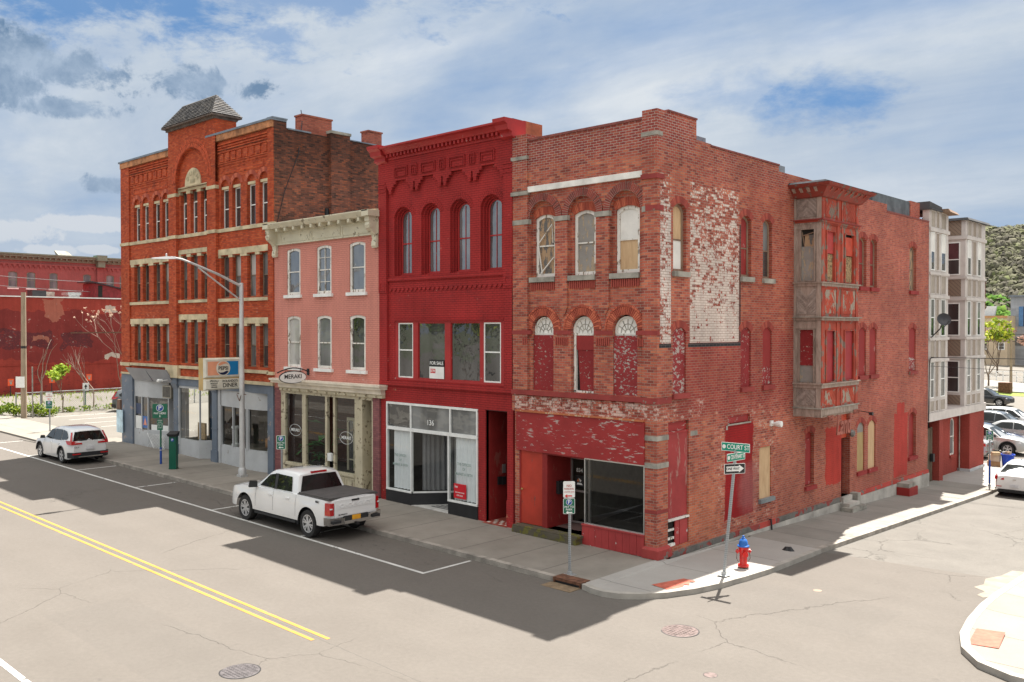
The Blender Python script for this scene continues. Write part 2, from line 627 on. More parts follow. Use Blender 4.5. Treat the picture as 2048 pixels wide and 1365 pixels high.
def wood(name, c1, c2, sc=(1, 1, 8), rough=0.8, world=True, bmp=0.003):
    m, t, b, o = newmat(name)
    p = t.n('ShaderNodeNewGeometry').outputs['Position'] if world else t.n('ShaderNodeTexCoord').outputs['Object']
    q = t.n('ShaderNodeMapping', None, Vector=p, Scale=sc).outputs[0]
    n = t.noise(q, 3.0, 6, 0.7, 0.6)
    n2 = t.noise(p, 1.3, 3, 0.5)
    ri = t.n('ShaderNodeNewGeometry').outputs['Random Per Island']
    k = t.m('ADD', t.m('MULTIPLY', n, 0.75), t.m('ADD', t.m('MULTIPLY', n2, 0.2), t.m('MULTIPLY', ri, 0.15)))
    t.set(b.inputs['Base Color'], t.ramp(k, [(0.35, c2), (0.68, c1)]))
    b.inputs['Roughness'].default_value = rough
    b.inputs['Specular IOR Level'].default_value = 0.3
    bump(t, b, n, bmp)
    return m


def island(name, cols, rough=0.85, dark=0.3):
    """separate bricks: a colour for each"""
    m, t, b, o = newmat(name)
    p = t.n('ShaderNodeNewGeometry').outputs['Position']
    ri = t.n('ShaderNodeNewGeometry').outputs['Random Per Island']
    n = t.noise(p, 9, 4, 0.6)
    k = t.m('ADD', t.m('MULTIPLY', ri, 0.7), t.m('MULTIPLY', n, 0.3))
    kk = len(cols)
    t.set(b.inputs['Base Color'], t.ramp(k, [(0.1 + 0.8 * i / (kk - 1), q) for i, q in enumerate(cols)]))
    b.inputs['Roughness'].default_value = rough
    b.inputs['Specular IOR Level'].default_value = 0.25
    return m


def glass(name, tint=(0.75, 0.8, 0.8), ior=1.9, base=None, wav=0.0):
    """clear pane (base None) or a pane with something dull right behind it"""
    m = bpy.data.materials.new(name)
    m.use_nodes = True
    m.node_tree.nodes.clear()
    t = NT(m.node_tree)
    o = t.n('ShaderNodeOutputMaterial')
    bf = t.n('ShaderNodeNewGeometry').outputs['Backfacing']
    fr = t.n('ShaderNodeFresnel', None, IOR=t.m('ADD', t.m('MULTIPLY', bf, 1 / ior - ior), ior))
    gl = t.n('ShaderNodeBsdfGlossy', None, Roughness=0.015, Color=(0.92, 0.95, 0.97))
    p = t.n('ShaderNodeNewGeometry').outputs['Position']
    if wav:
        bp = t.n('ShaderNodeBump', None, Height=t.noise(p, 1.7, 2, 0.4), Distance=wav)
        t.l.new(bp.outputs[0], gl.inputs['Normal'])
    if base is None:
        a = t.n('ShaderNodeBsdfTransparent', None, Color=tint)
    else:
        xx, yy, zz = t.sep(p)
        n = t.noise(t.comb(t.m('MULTIPLY', t.m('ADD', xx, yy), 1.4), t.m('MULTIPLY', zz, 0.35), 0.0), 1.0, 2, 0.4)
        a = t.n('ShaderNodeBsdfDiffuse', None, Color=t.ramp(n, [(0.38, tuple(x * 0.55 for x in base)), (0.62, tuple(x * 1.3 for x in base))]))
    mx = t.n('ShaderNodeMixShader')
    t.l.new(fr.outputs[0], mx.inputs[0]); t.l.new(a.outputs[0], mx.inputs[1]); t.l.new(gl.outputs[0], mx.inputs[2])
    t.l.new(mx.outputs[0], o.inputs[0])
    return m


def paintmat(name, col, rough=0.25, metal=0.0, spec=0.5, coat=1.0):
    m, t, b, o = newmat(name)
    p = t.n('ShaderNodeTexCoord').outputs['Object']
    n = t.noise(p, 1.6, 3, 0.5)
    _, _, z = t.sep(p)
    dust = t.m('MULTIPLY', t.mapr(z, 0.75, 0.25, 0, 0.45), t.noise(p, 7, 4, 0.6))
    c = t.mix(dust, t.ramp(n, [(0.3, tuple(x * 0.94 for x in col)), (0.7, col)]), (0.30, 0.25, 0.19))
    t.set(b.inputs['Base Color'], c)
    b.inputs['Roughness'].default_value = rough
    b.inputs['Metallic'].default_value = metal
    b.inputs['Coat Weight'].default_value = coat
    b.inputs['Coat Roughness'].default_value = 0.03
    return m


M = {}
# colours
M['b4'] = brick('corner_brick', [(0.20, 0.050, 0.040), (0.35, 0.080, 0.055), (0.45, 0.11, 0.072), (0.51, 0.14, 0.085), (0.60, 0.21, 0.115)],
                (0.47, 0.34, 0.27), mw=0.013, stain=0.26, bmp=0.008, mortarvar=1, patches=[
    dict(box=(-5.8, 2.2, 11.35, 13.2), c=(0.25, 0.045, 0.042), a=0.6, amp=0.5, soft=0.7, mc=(0.74, 0.62, 0.56), ma=0.95),
    dict(box=(1.9, 8.2, 10.9, 12.6), c=(0.20, 0.035, 0.03), a=0.5, amp=0.6, soft=0.7, ma=0.5, mc=(0.5, 0.42, 0.36)),
    dict(box=(0.9, 13.8, 3.7, 6.9), c=(0.30, 0.030, 0.030), a=0.6, amp=0.6, soft=0.5, ma=0.30),
    dict(box=(13.5, 22.5, -1, 12.5), c=(0.46, 0.11, 0.085), a=0.42, amp=0.5, soft=0.3, ma=0.25),
    dict(box=(4.6, 13.6, 6.0, 12.0), c=(0.42, 0.07, 0.04), a=0.35, amp=0.9, soft=0.8, ma=0.2),
    dict(box=(6.9, 22.5, -0.5, 3.6), c=(0.34, 0.10, 0.065), a=0.45, amp=0.7, soft=0.7, ma=0.25),
    dict(box=(0.0, 4.0, -0.4, 2.4), c=(0.52, 0.17, 0.07), a=0.4, amp=0.7, soft=0.9, ma=0.2),
    dict(box=(0.15, 0.70, 6.2, 11.02), c=(0.72, 0.65, 0.60), peel=0.44, ps=10.0, fade=(9.6, 11.2), fa=-0.12, a=0.92, soft=0.01, mc=(0.45, 0.33, 0.28), ma=0.5),
    dict(box=(1.69, 4.58, 6.2, 10.95), c=(0.72, 0.66, 0.60), peel=0.395, ps=10.0, fade=(6.8, 11.1), fa=-0.14, a=0.86, soft=0.01, mc=(0.50, 0.34, 0.28), ma=0.6),
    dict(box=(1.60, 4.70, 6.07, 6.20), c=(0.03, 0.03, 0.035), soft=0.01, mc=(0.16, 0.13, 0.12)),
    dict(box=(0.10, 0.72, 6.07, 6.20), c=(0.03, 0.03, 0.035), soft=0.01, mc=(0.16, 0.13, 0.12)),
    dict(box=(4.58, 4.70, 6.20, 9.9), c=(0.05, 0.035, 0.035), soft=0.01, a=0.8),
    dict(box=(-5.45, 0.2, 4.02, 4.50), c=(0.66, 0.50, 0.44), peel=0.49, ps=12.0, a=0.85, soft=0.03, ma=0.5),
    dict(box=(0.2, 2.6, 3.9, 4.6), c=(0.72, 0.52, 0.46), peel=0.54, ps=11.0, soft=0.2, a=0.7, ma=0.5),
    dict(box=(3.0, 7.2, 0.0, 4.3), c=(0.62, 0.48, 0.40), peel=0.56, ps=12.0, amp=0.5, soft=0.4, a=0.7, ma=0.4),
    dict(box=(3.72, 5.55, 0.62, 3.66), c=(0.33, 0.012, 0.014), ws=2.6, amp=0.16, soft=0.04, ma=0.97, mc=(0.27, 0.012, 0.014)),
    dict(box=(4.5, 6.0, 0.5, 2.4), c=(0.45, 0.17, 0.16), ws=1.6, amp=0.55, soft=0.5, ma=0.9, a=0.6),
    dict(box=(11.0, 12.5, 0.75, 2.95), c=(0.50, 0.050, 0.036), ws=2.0, amp=0.26, soft=0.03, ma=0.97, mc=(0.45, 0.048, 0.034)),
    dict(box=(17.75, 19.35, 0.25, 3.0), c=(0.50, 0.055, 0.042), ws=2.0, amp=0.16, soft=0.03, ma=0.9, mc=(0.45, 0.05, 0.04)),
    dict(box=(18.1, 18.95, 2.9, 3.45), c=(0.50, 0.055, 0.042), ws=2.0, amp=0.16, soft=0.03, ma=0.9, mc=(0.45, 0.05, 0.04)),
], sootz=None)
M['b4base'] = peel('painted_stone', (0.34, 0.05, 0.045), (0.24, 0.23, 0.2), thr=0.60, sc=3.0, bmp=0.006)
M['b4table'] = peel('water_table_stone', (0.17, 0.16, 0.145), (0.36, 0.07, 0.06), thr=0.56, sc=1.1, bmp=0.01, var=0.3)
M['wt_red'] = peel('water_table_red', (0.48, 0.07, 0.055), (0.25, 0.22, 0.19), thr=0.57, sc=2.2, bmp=0.01)
M['concrete_base'] = simple('concrete_base', (0.44, 0.41, 0.37), 0.9, sc=1.2, var=0.2, bmp=0.004, dirt=0.4)
M['stone'] = simple('weathered_stone', (0.33, 0.31, 0.27), 0.9, sc=2.4, var=0.22, bmp=0.006, dirt=0.6)
M['whitestone'] = simple('white_band', (0.74, 0.72, 0.68), 0.85, sc=2.4, var=0.12, bmp=0.004, dirt=0.45)
M['redstring'] = peel('red_string', (0.28, 0.045, 0.04), (0.3, 0.27, 0.22), thr=0.64, sc=4.0)
M['arch_dark'] = island('arch_brick_dark', [(0.13, 0.035, 0.03), (0.24, 0.055, 0.045), (0.32, 0.07, 0.05)])
M['arch_or'] = island('arch_brick_orange', [(0.24, 0.05, 0.035), (0.42, 0.095, 0.055), (0.54, 0.15, 0.085)])
M['arch_red'] = island('arch_brick_red', [(0.20, 0.04, 0.034), (0.32, 0.065, 0.05), (0.42, 0.10, 0.07)])
M['mortar'] = simple('arch_mortar', (0.50, 0.43, 0.36), 0.95, var=0.15, sc=6)
M['whitewood'] = peel('white_wood', (0.74, 0.71, 0.66), (0.35, 0.28, 0.21), thr=0.58, sc=9, stretch=(1, 1, 0.35))
M['brownwood'] = wood('brown_frame', (0.30, 0.20, 0.14), (0.11, 0.07, 0.05), (4, 4, 0.6))
M['ply'] = wood('plywood', (0.60, 0.42, 0.25), (0.42, 0.26, 0.14), (2.5, 2.5, 0.5))
M['plyold'] = peel('old_plywood', (0.42, 0.28, 0.17), (0.18, 0.17, 0.16), thr=0.5, sc=3.5, stretch=(2, 2, 0.6), bmp=0.004)
M['plygrey'] = peel('grey_plywood', (0.28, 0.26, 0.24), (0.52, 0.40, 0.28), thr=0.55, sc=4, stretch=(2, 2, 0.8), bmp=0.004)
M['whiteboard'] = simple('white_board', (0.78, 0.76, 0.72), 0.7, sc=1.5, var=0.08, dirt=0.2)
M['osbred'] = peel('red_painted_chipboard', (0.26, 0.024, 0.026), (0.56, 0.42, 0.36), thr=0.575, sc=7, stretch=(1, 1, 1.7), bmp=0.006)
M['osbredw'] = peel('worn_red_chipboard', (0.28, 0.03, 0.032), (0.54, 0.45, 0.41), thr=0.53, sc=8, stretch=(1, 1, 1.7), bmp=0.006)
M['redboard'] = peel('red_board', (0.28, 0.030, 0.029), (0.50, 0.24, 0.22), thr=0.64, sc=5, stretch=(1, 1, 0.4), var=0.1)
M['fascia'] = peel('peeled_fascia', (0.32, 0.030, 0.030), (0.60, 0.46, 0.42), thr=0.585, sc=6.5, stretch=(0.45, 0.45, 2.2), var=0.12, rough=0.6)
M['reddoor'] = peel('red_door', (0.42, 0.045, 0.026), (0.32, 0.07, 0.05), thr=0.62, sc=2, stretch=(2, 2, 0.5), rough=0.5)
M['darkred'] = peel('dark_red_boards', (0.26, 0.022, 0.02), (0.35, 0.09, 0.07), thr=0.62, sc=3, stretch=(1, 1, 0.4), rough=0.6)
M['redbulk'] = peel('red_bulkhead', (0.36, 0.045, 0.045), (0.70, 0.62, 0.58), thr=0.66, sc=4, rough=0.5)
M['alu'] = simple('aluminium', (0.58, 0.58, 0.56), 0.35, metal=0.8, var=0.08)
M['black'] = simple('black_paint', (0.02, 0.02, 0.022), 0.5)
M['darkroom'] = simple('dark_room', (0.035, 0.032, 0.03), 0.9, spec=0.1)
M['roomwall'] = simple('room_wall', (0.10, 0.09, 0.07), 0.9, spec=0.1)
M['glass'] = glass('clear_glass', (0.88, 0.91, 0.90), 1.5)
M['glassdark'] = glass('dark_glass', ior=1.85, base=(0.05, 0.05, 0.05), wav=0.012)
M['glassmid'] = glass('grey_glass', ior=1.6, base=(0.15, 0.155, 0.155), wav=0.014)
M['glasssky'] = glass('sky_glass', ior=2.5, base=(0.12, 0.125, 0.13), wav=0.012)
M['glassblind'] = glass('blind_glass', ior=1.6, base=(0.36, 0.35, 0.33))
M['brass'] = simple('brass', (0.7, 0.5, 0.2), 0.3, metal=1)
M['roof'] = simple('roof_felt', (0.07, 0.07, 0.075), 0.9, sc=1)
M['moss'] = peel('mossy_step', (0.10, 0.085, 0.06), (0.17, 0.155, 0.04), thr=0.52, sc=2.5, bmp=0.01)
M['white'] = simple('white_paint', (0.80, 0.80, 0.78), 0.45, var=0.06, sc=2)
M['whitetrim'] = simple('white_trim', (0.78, 0.78, 0.76), 0.5, var=0.06, sc=4, dirt=0.15)
M['darkmetal'] = simple('dark_metal', (0.05, 0.05, 0.055), 0.45, metal=0.5)
M['greycap'] = simple('grey_metal_cap', (0.19, 0.22, 0.26), 0.5, metal=0.3, var=0.15)
M['coping'] = simple('clay_coping', (0.22, 0.06, 0.05), 0.7, var=0.2, sc=6)


def win(parent, fr, a, b, c, d, rise, n, fm, gm, fw=0.055, th=0.06, rail=None, mun=0, hm=0, name='window', gname='glass', upper=None, rt=0.045):
    mb = MB(fr)
    mb.band(outline(a, b, c, d, rise), outline(a, b, c, d, rise, fw), n - th, n)
    if rail is not None: mb.box(a + fw, b - fw, n - th * 0.8, n - 0.005, rail - rt / 2, rail + rt / 2)
    for k in range(mun):
        q = a + fw + (b - a - 2 * fw) * (k + 1) / (mun + 1)
        mb.box(q - 0.012, q + 0.012, n - th * 0.6, n - 0.012, c + fw, d - fw - (rise * 0.15))
    if hm and rail is not None:
        for z in [(rail + d) / 2, (rail + c) / 2][:hm]:
            mb.box(a + fw, b - fw, n - th * 0.6, n - 0.013, z - 0.012, z + 0.012)
    o = mb.build(name, fm, parent)
    L = outline(a, b, c, d, rise, fw * 0.8)
    if upper is not None and rail is not None:
        A = [p for p in L if p[1] > rail]; A = [(a + fw * 0.8, rail)] + A + [(b - fw * 0.8, rail)]
        MB(fr).poly([(p[0], n - th * 0.5, p[1]) for p in A]).build(gname, upper, o)
        MB(fr).poly([(a + fw * 0.8, n - th * 0.5, c + fw * 0.8), (a + fw * 0.8, n - th * 0.5, rail), (b - fw * 0.8, n - th * 0.5, rail), (b - fw * 0.8, n - th * 0.5, c + fw * 0.8)]).build(gname, gm, o)
    else:
        MB(fr).poly([(p[0], n - th * 0.5, p[1]) for p in L]).build(gname, gm, o)
    return o


def board(parent, fr, a, b, c, d, rise, n, m, th=0.025, name='board'):
    L = outline(a, b, c, d, rise)
    return MB(fr).hull([(p[0], n - th, p[1]) for p in L], [(p[0], n, p[1]) for p in L]).build(name, m, parent)


def sill(parent, fr, a, b, z0, z1, n, m, out=0.09, name='sill', parentwin=None):
    return MB(fr).box(a, b, n - 0.08, n + out, z0, z1).build(name, m, parent)


# =================================================================== corner brick building
B4 = thing('brick_building', 'weathered red brick corner building with boarded arched windows and a whitewashed side', 'building', (-2.8, 0, 0.13))
F, Sd = frF(), frS()
CX = [-4.32, -2.74, -1.16]
mb = MB(F)
# parapet and piers (front)
mb.box(-4.9, -0.5, -0.35, -0.03, 11.10, 12.55)
A_ = [(c - 0.55, c + 0.55, 8.23, 10.63, 0.53, 0.13) for c in CX]
W2 = [(c - 0.43, c + 0.43, 4.68, 7.03, 0.43, 0.16) for c in CX]
wall(mb, -4.9, -0.5, 4.5, 10.93, -0.09, A_ + W2, 0.13)
wall(mb, -4.9, -0.5, 7.6, 10.9, -0.21, [(c - 0.42, c + 0.42, 8.25, 10.2, 0.11) for c in CX], 0.14)
for q in ((-4.9, -0.5),):
    mb.box(q[0], q[1], -0.09, -0.05, 4.03, 4.5)
    mb.box(q[0], q[1], -0.5, -0.1, 4.0, 4.5)
# pilasters between the windows
for a, b in ((-3.77, -3.29), (-2.19, -1.71)):
    mb.box(a, b, -0.10, -0.02, 7.28, 9.92)
    mb.hull([(a + 0.18, -0.10, 6.98), (b - 0.18, -0.10, 6.98), (b - 0.18, -0.075, 6.98), (a + 0.18, -0.075, 6.98)],
            [(a, -0.10, 7.28), (b, -0.10, 7.28), (b, -0.02, 7.28), (a, -0.02, 7.28)])
# piers
mb.box(-5.56, -4.9, -0.6, 0.0, 4.66, 11.0)
mb.box(-5.56, -4.9, -0.6, 0.025, 11.0, 12.78)
mb.box(-5.56, -4.9, -0.6, 0.0, 4.0, 4.5)
mb.box(-0.5, -0.003, -0.5, 0.0, 4.66, 10.97)
mb.box(-0.5, -0.003, -0.5, 0.0, 4.0, 4.5)
mb.box(-0.5, -0.003, -0.5, 0.035, 10.97, 12.775)
mb.box(-0.40, -0.003, -0.56, 0.0, 0.40, 4.0)
mb.box(-5.45, -5.22, -0.3, -0.02, 0.2, 4.0)
frontwall = mb.build('wall', M['b4'], B4)
# side wall
mb = MB(Sd)
W3 = [(0.80, 1.50), (4.70, 5.36), (6.14, 6.78), (13.98, 14.72), (15.08, 15.80), (19.45, 20.28)]
side_ops = [(a, b, 8.28, 10.24, 0.16) for a, b in W3] + [(a, b, 4.75, 6.67, 0.17) for a, b in W3]
side_low = [(0.57, 1.66, 0.35, 3.95, 0, 0.12), (3.92, 5.31, 3.63, 3.88, 0, 0.08), (5.95, 6.77, 1.0, 2.70, 0, 0.07), (9.33, 10.05, 0.98, 2.93, 0.12, 0.16),
            (12.41, 13.21, 0.20, 3.36, 0, 0.3), (13.90, 14.62, 0.97, 2.91, 0.2, 0.10), (14.98, 15.75, 0.97, 2.91, 0.2, 0.10), (19.46, 20.38, 0.96, 2.93, 0.2, 0.14)]
wall(mb, 0.0, 21.87, -0.1, 11.45, 0.0, side_ops + side_low, 0.16)
for a, b, z in ((0.0, 2.03, 12.78), (2.03, 2.88, 12.2), (2.88, 7.24, 12.12), (7.24, 13.7, 11.93), (13.7, 16.83, 11.78)):
    mb.box(a, b, -0.3, 0.0, 11.45, z)
mb.poly([(21.87, 0, -0.8), (21.87, -6, -0.8), (21.87, -6, 11.45), (21.87, 0, 11.45)])
mb.build('wall', M['b4'], B4)
mb = MB(Sd)
mb.box(16.83, 21.87, -0.3, 0.02, 11.45, 11.52).box(2.86, 7.26, -0.32, 0.03, 12.12, 12.17).box(0.5, 2.05, -0.32, 0.03, 12.78, 12.83)
mb.build('coping', M['coping'], B4)
mb = MB(F)
mb.box(-4.88, -0.5, -0.37, 0.01, 12.55, 12.62)
mb.build('coping', M['coping'], B4)
# roof and back: the volume
mb = MB()
mb.poly([(-5.56, 0.3, 11.3), (-0.2, 0.3, 11.3), (-0.2, 21.8, 11.0), (-5.56, 21.8, 11.0)])
mb.poly([(-5.56, 0.2, 0), (-5.56, 21.8, 0), (-5.56, 21.8, 11.4), (-5.56, 0.2, 11.4)])
mb.poly([(-5.56, 21.8, 0), (-0.1, 21.8, 0), (-0.1, 21.8, 11.4), (-5.56, 21.8, 11.4)])
mb.build('roof', M['roof'], B4)
mb = MB(Sd)
mb.box(2.06, 3.1, -1.1, -0.33, 11.9, 12.46).box(7.28, 8.34, -1.1, -0.33, 11.7, 12.27)
mb.build('roof_vent', M['greycap'], B4)
mb = MB()
mb.box(-1.6, -0.35, 16.2, 20.4, 11.2, 12.28)
o = mb.build('roof_penthouse', simple('tarred_penthouse', (0.10, 0.12, 0.135), 0.6, var=0.25, sc=2), B4)
MB().box(-1.2, -0.32, 20.44, 21.6, 11.3, 12.33).build('chimney', M['b4'], o)
# stone bands
mb = MB(F)
mb.box(-4.93, -0.5, -0.2, 0.0, 10.93, 11.11)
mb.build('white_band', M['whitestone'], B4)
mb = MB(F)
mb.box(-5.58, -4.88, -0.3, 0.05, 11.98, 12.10).box(-5.58, -4.88, -0.3, 0.06, 10.86, 10.98)
mb.box(-0.52, 0.02, -0.24, 0.055, 12.04, 12.15)
mb.box(-0.402, 0.02, -0.58, 0.02, 3.46, 3.60).box(-0.402, 0.02, -0.58, 0.02, 2.68, 2.83)
for a, b in ((-5.57, -4.84), (-3.80, -3.26), (-2.22, -1.68)):
    mb.box(a, b, -0.12, 0.015, 9.93, 10.08)
mb.box(-0.52, -0.40, -0.12, 0.015, 9.93, 10.08)
mb.build('stone_block', M['stone'], B4)
mb = MB(F)
mb.box(-0.53, 0.04, -0.3, 0.06, 10.84, 10.97)
mb.box(-0.40, 0.015, -0.3, 0.012, 9.95, 10.10)
mb.box(-5.57, -0.5, -0.15, 0.03, 4.52, 4.665).box(-0.5, 0.035, -0.7, 0.035, 4.50, 4.665)
for a, b in ((-5.56, -4.76), (-3.88, -3.18), (-2.30, -1.60), (-0.72, 0.01)):
    mb.box(a, b, -0.1, 0.006 if a < -5 or b > 0 else -0.075, 6.44, 6.565)
mb.box(-0.405, 0.012, -0.57, 0.012, 1.40, 1.50)
mb.build('string_course', M['redstring'], B4)
mb = MB(F)
mb.box(-0.46, 0.10, -0.62, 0.07, 0.13, 0.38)
mb.hull([(-0.46, 0.07, 0.38), (0.10, 0.07, 0.38), (0.10, -0.62, 0.38), (-0.46, -0.62, 0.38)], [(-0.41, 0.01, 0.46), (0.01, 0.01, 0.46), (0.01, -0.57, 0.46), (-0.41, -0.57, 0.46)])
mb.build('plinth', M['b4base'], B4)
# corbel course with little crosses
mb = MB(F)
for k in range(12):
    c = -4.72 + k * 0.385
    mb.box(c - 0.05, c + 0.05, -0.05, -0.02, 4.32, 4.50).box(c - 0.10, c + 0.10, -0.05, -0.025, 4.38, 4.43).box(c - 0.03, c + 0.03, -0.05, -0.025, 4.24, 4.32)
mb.box(-4.9, -0.5, -0.08, 0.0, 4.03, 4.10)
mb.build('corbel_table', M['b4'], B4)
# arches
for i, c in enumerate(CX):
    mb = MB(F)
    wedges(mb, c, 10.08, 0.55, 0.77, -PI / 2, PI / 2, 31, -0.1, -0.03, 0.016)
    mb.m = 1
    P = [(c + 0.545 * math.sin(t), 10.08 + 0.545 * math.cos(t)) for t in [-PI / 2 + PI * k / 20 for k in range(21)]]
    Q = [(c + 0.775 * math.sin(t), 10.08 + 0.775 * math.cos(t)) for t in [-PI / 2 + PI * k / 20 for k in range(21)]]
    for k in range(20):
        mb.poly([(P[k][0], -0.042, P[k][1]), (P[k + 1][0], -0.042, P[k + 1][1]), (Q[k + 1][0], -0.042, Q[k + 1][1]), (Q[k][0], -0.042, Q[k][1])])
    mb.build('arch', [M['arch_dark'], M['mortar']], B4)
    mb = MB(F)
    segwedges(mb, c - 0.43, c + 0.43, 10.09, 0.11, 0.24, 17, -0.22, -0.195, 0.014)
    mb.build('arch', M['arch_or'], B4)
    mb = MB(F)
    wedges(mb, c, 6.60, 0.44, 0.66, -PI / 2, PI / 2, 27, -0.1, -0.065, 0.014)
    wedges(mb, c, 6.60, 0.67, 0.73, -PI / 2, PI / 2, 21, -0.1, -0.055, 0.012)
    mb.build('arch', M['arch_or'], B4)
for a, b in W3:
    for z in (10.08, 6.50):
        mb = MB(Sd)
        segwedges(mb, a, b, z, 0.16, 0.21, 15, -0.02, 0.008, 0.013)
        mb.build('arch', M['arch_red'], B4)
for a, b, z, r in ((9.33, 10.05, 2.81, 0.12), (13.90, 14.62, 2.71, 0.2), (14.98, 15.75, 2.71, 0.2), (19.46, 20.38, 2.73, 0.2)):
    mb = MB(Sd)
    segwedges(mb, a, b, z, r, 0.20, 15, -0.02, 0.007, 0.013)
    mb.build('arch', M['arch_red'], B4)
# ribbed brick panels
mb = MB(F)
for c in CX:
    for k in range(13): mb.box(c - 0.49 + k * 0.078, c - 0.49 + k * 0.078 + 0.048, -0.1, -0.05, 7.84, 8.06)
for a, b in ((-3.79, -3.27), (-2.21, -1.69), (-5.1, -4.86), (-0.66, -0.42)):
    k = a
    while k < b - 0.03:
        mb.box(k, k + 0.042, -0.1, 0.02 if (a < -4.9 or b > -0.5) else -0.055, 6.12, 6.34); k += 0.075
mb.build('ribbed_panel', M['arch_red'], B4)
mb = MB(F)
for c in CX:
    mb.box(c - 0.52, c + 0.52, -0.2, 0.0, 8.08, 8.235)
mb.build('sill', M['stone'], B4)
# third floor windows (front)
for i, c in enumerate(CX):
    a, b = c - 0.42, c + 0.42
    o = win(B4, F, a, b, 8.25, 10.2, 0.11, -0.26, M['whitewood'], [M['plyold'], M['plygrey'], M['ply']][i], 0.10, 0.08, rail=9.22, upper=[M['plyold'], M['plygrey'], M['whiteboard']][i], gname='board')
    if i == 0:   # broken sash
        mb = MB(F)
        mb.tube([(a + 0.12, -0.24, 9.32), (b - 0.16, -0.22, 9.88), (b - 0.12, -0.22, 9.3)], 0.022, 4)
        mb.tube([(a + 0.10, -0.24, 9.25), (a + 0.28, -0.22, 8.36)], 0.022, 4)
        mb.tube([(a + 0.22, -0.22, 8.36), (b - 0.10, -0.24, 8.85)], 0.022, 4)
        mb.build('broken_sash', M['whitewood'], o)
# second floor windows (front): fanlight over red boards
for i, c in enumerate(CX):
    a, b = c - 0.42, c + 0.42
    mb = MB(F)
    A = arc(a, b, 6.46, 0.53, 16); A2 = arc(a + 0.07, b - 0.07, 6.50, 0.44, 16)
    mb.band([(a, 6.42)] + A + [(b, 6.42)], [(a + 0.07, 6.48)] + A2 + [(b - 0.07, 6.48)], -0.26, -0.19)
    bars = MB(F)
    for t in (-60, -30, 0, 30, 60):
        r0, r1 = 0.10, 0.36
        bars.tube([(c + r0 * math.sin(R(t)), -0.225, 6.5 + r0 * math.cos(R(t))), (c + r1 * math.sin(R(t)), -0.225, 6.5 + r1 * math.cos(R(t)) * 1.12)], 0.011, 4)
    for r0 in (0.1, 0.24):
        bars.tube([(c + r0 * math.sin(R(t)), -0.225, 6.5 + 1.1 * r0 * math.cos(R(t))) for t in range(-90, 91, 15)], 0.010, 4)
    o = mb.build('window', M['whitewood'], B4)
    bars.build('glazing_bars', M['stone'], o)
    MB(F).poly([(p[0], -0.235, p[1]) for p in [(a + 0.05, 6.45)] + A2 + [(b - 0.05, 6.45)]]).build('fanlight', M['whiteboard'], o)
    if i == 1:
        MB(F).box(a, a + 0.09, -0.28, -0.2, 4.70, 6.42).box(a, b, -0.28, -0.2, 4.68, 4.74).build('frame', M['whitewood'], o)
        MB(F).box(a + 0.09, a + 0.3, -0.6, -0.3, 4.74, 6.42).build('opening', M['darkroom'], o)
        board(o, F, a + 0.10, b, 5.98, 6.42, 0, -0.20, M['redboard'])
        L = [(a + 0.24, 4.76), (a + 0.15, 5.98), (b, 5.98), (b, 4.72)]
        MB(F).hull([(p[0], -0.25, p[1]) for p in L], [(p[0], -0.22, p[1]) for p in L]).build('board', M['osbred'], o)
    else:
        board(o, F, a, b, 4.68, 6.42, 0, -0.14 if i == 0 else -0.12, M['osbred'] if i == 0 else M['osbredw'])
# shop fascia, doors, window
MB(F).box(-5.34, -0.40, -0.2, 0.05, 2.75, 3.98).build('fascia_board', M['fascia'], B4)
MB(F).box(-5.36, -0.40, -0.2, 0.09, 3.98, 4.03).build('fascia_trim', peel('trim', (0.45, 0.14, 0.06), (0.65, 0.45, 0.3), 0.55, 5), B4)
o = MB(F).box(-5.20, -4.27, -0.06, -0.02, 0.42, 2.75).build('door', M['reddoor'], B4)
MB(F).lathe([(0.001, 0.10), (0.035, 0.09), (0.035, 0.05), (0.012, 0.04), (0.012, -0.01)], (-5.06, 1.52), 10, 1).build('door_knob', M['brass'], o)
mb = MB(F)
mb.box(-4.27, -4.06, -0.14, 0.0, 0.40, 2.75).box(-5.24, -5.18, -0.1, 0.0, 0.40, 2.75)
mb.build('door_post', M['darkred'], B4)
mb = MB(F)
mb.box(-4.10, -4.06, -1.3, -0.14, 0.38, 2.75).box(-4.4, -4.06, -1.30, -1.22, 0.38, 2.75).box(-4.06, -2.6, -1.3, 0.0, 2.70, 2.75)
mb.build('entrance_lining', M['darkred'], B4)
o = win(B4, F, -4.06, -3.30, 0.42, 2.52, 0, -1.15, M['alu'], M['glass'], 0.06, 0.05, rail=1.45, name='door', rt=0.06)
MB(F).box(-4.06, -2.6, -1.3, -0.0, 0.33, 0.40).build('threshold', simple('worn_floor', (0.15, 0.09, 0.08), 0.6), B4)
MB(F).box(-3.30, -2.55, -1.2, -1.15, 2.52, 2.72).build('transom', M['darkroom'], B4)
# big shop pane with return glass
mb = MB(F)
mb.band(outline(-2.60, -0.42, 0.76, 2.74, 0), outline(-2.60, -0.42, 0.76, 2.74, 0, 0.035), -0.07, -0.01)
mb.box(-3.30, -3.25, -1.18, -1.12, 0.42, 2.74)
sw = mb.build('shop_window', M['alu'], B4)
MB(F).poly([(-2.58, -0.04, 0.78), (-0.42, -0.04, 0.78), (-0.42, -0.04, 2.72), (-2.58, -0.04, 2.72)]).build('glass', M['glass'], sw)
MB(F).poly([(-2.60, -0.05, 0.50), (-3.27, -1.15, 0.50), (-3.27, -1.15, 2.72), (-2.60, -0.05, 2.72)]).build('glass', M['glass'], sw)
mb = MB(F)
for k in range(9):
    a = -2.66 + k * 0.25
    mb.box(a + 0.004, a + 0.246, -0.1, 0.03 + 0.004 * (k % 2), 0.14, 0.72)
mb.box(-2.67, -0.40, -0.1, 0.055, 0.72, 0.76)
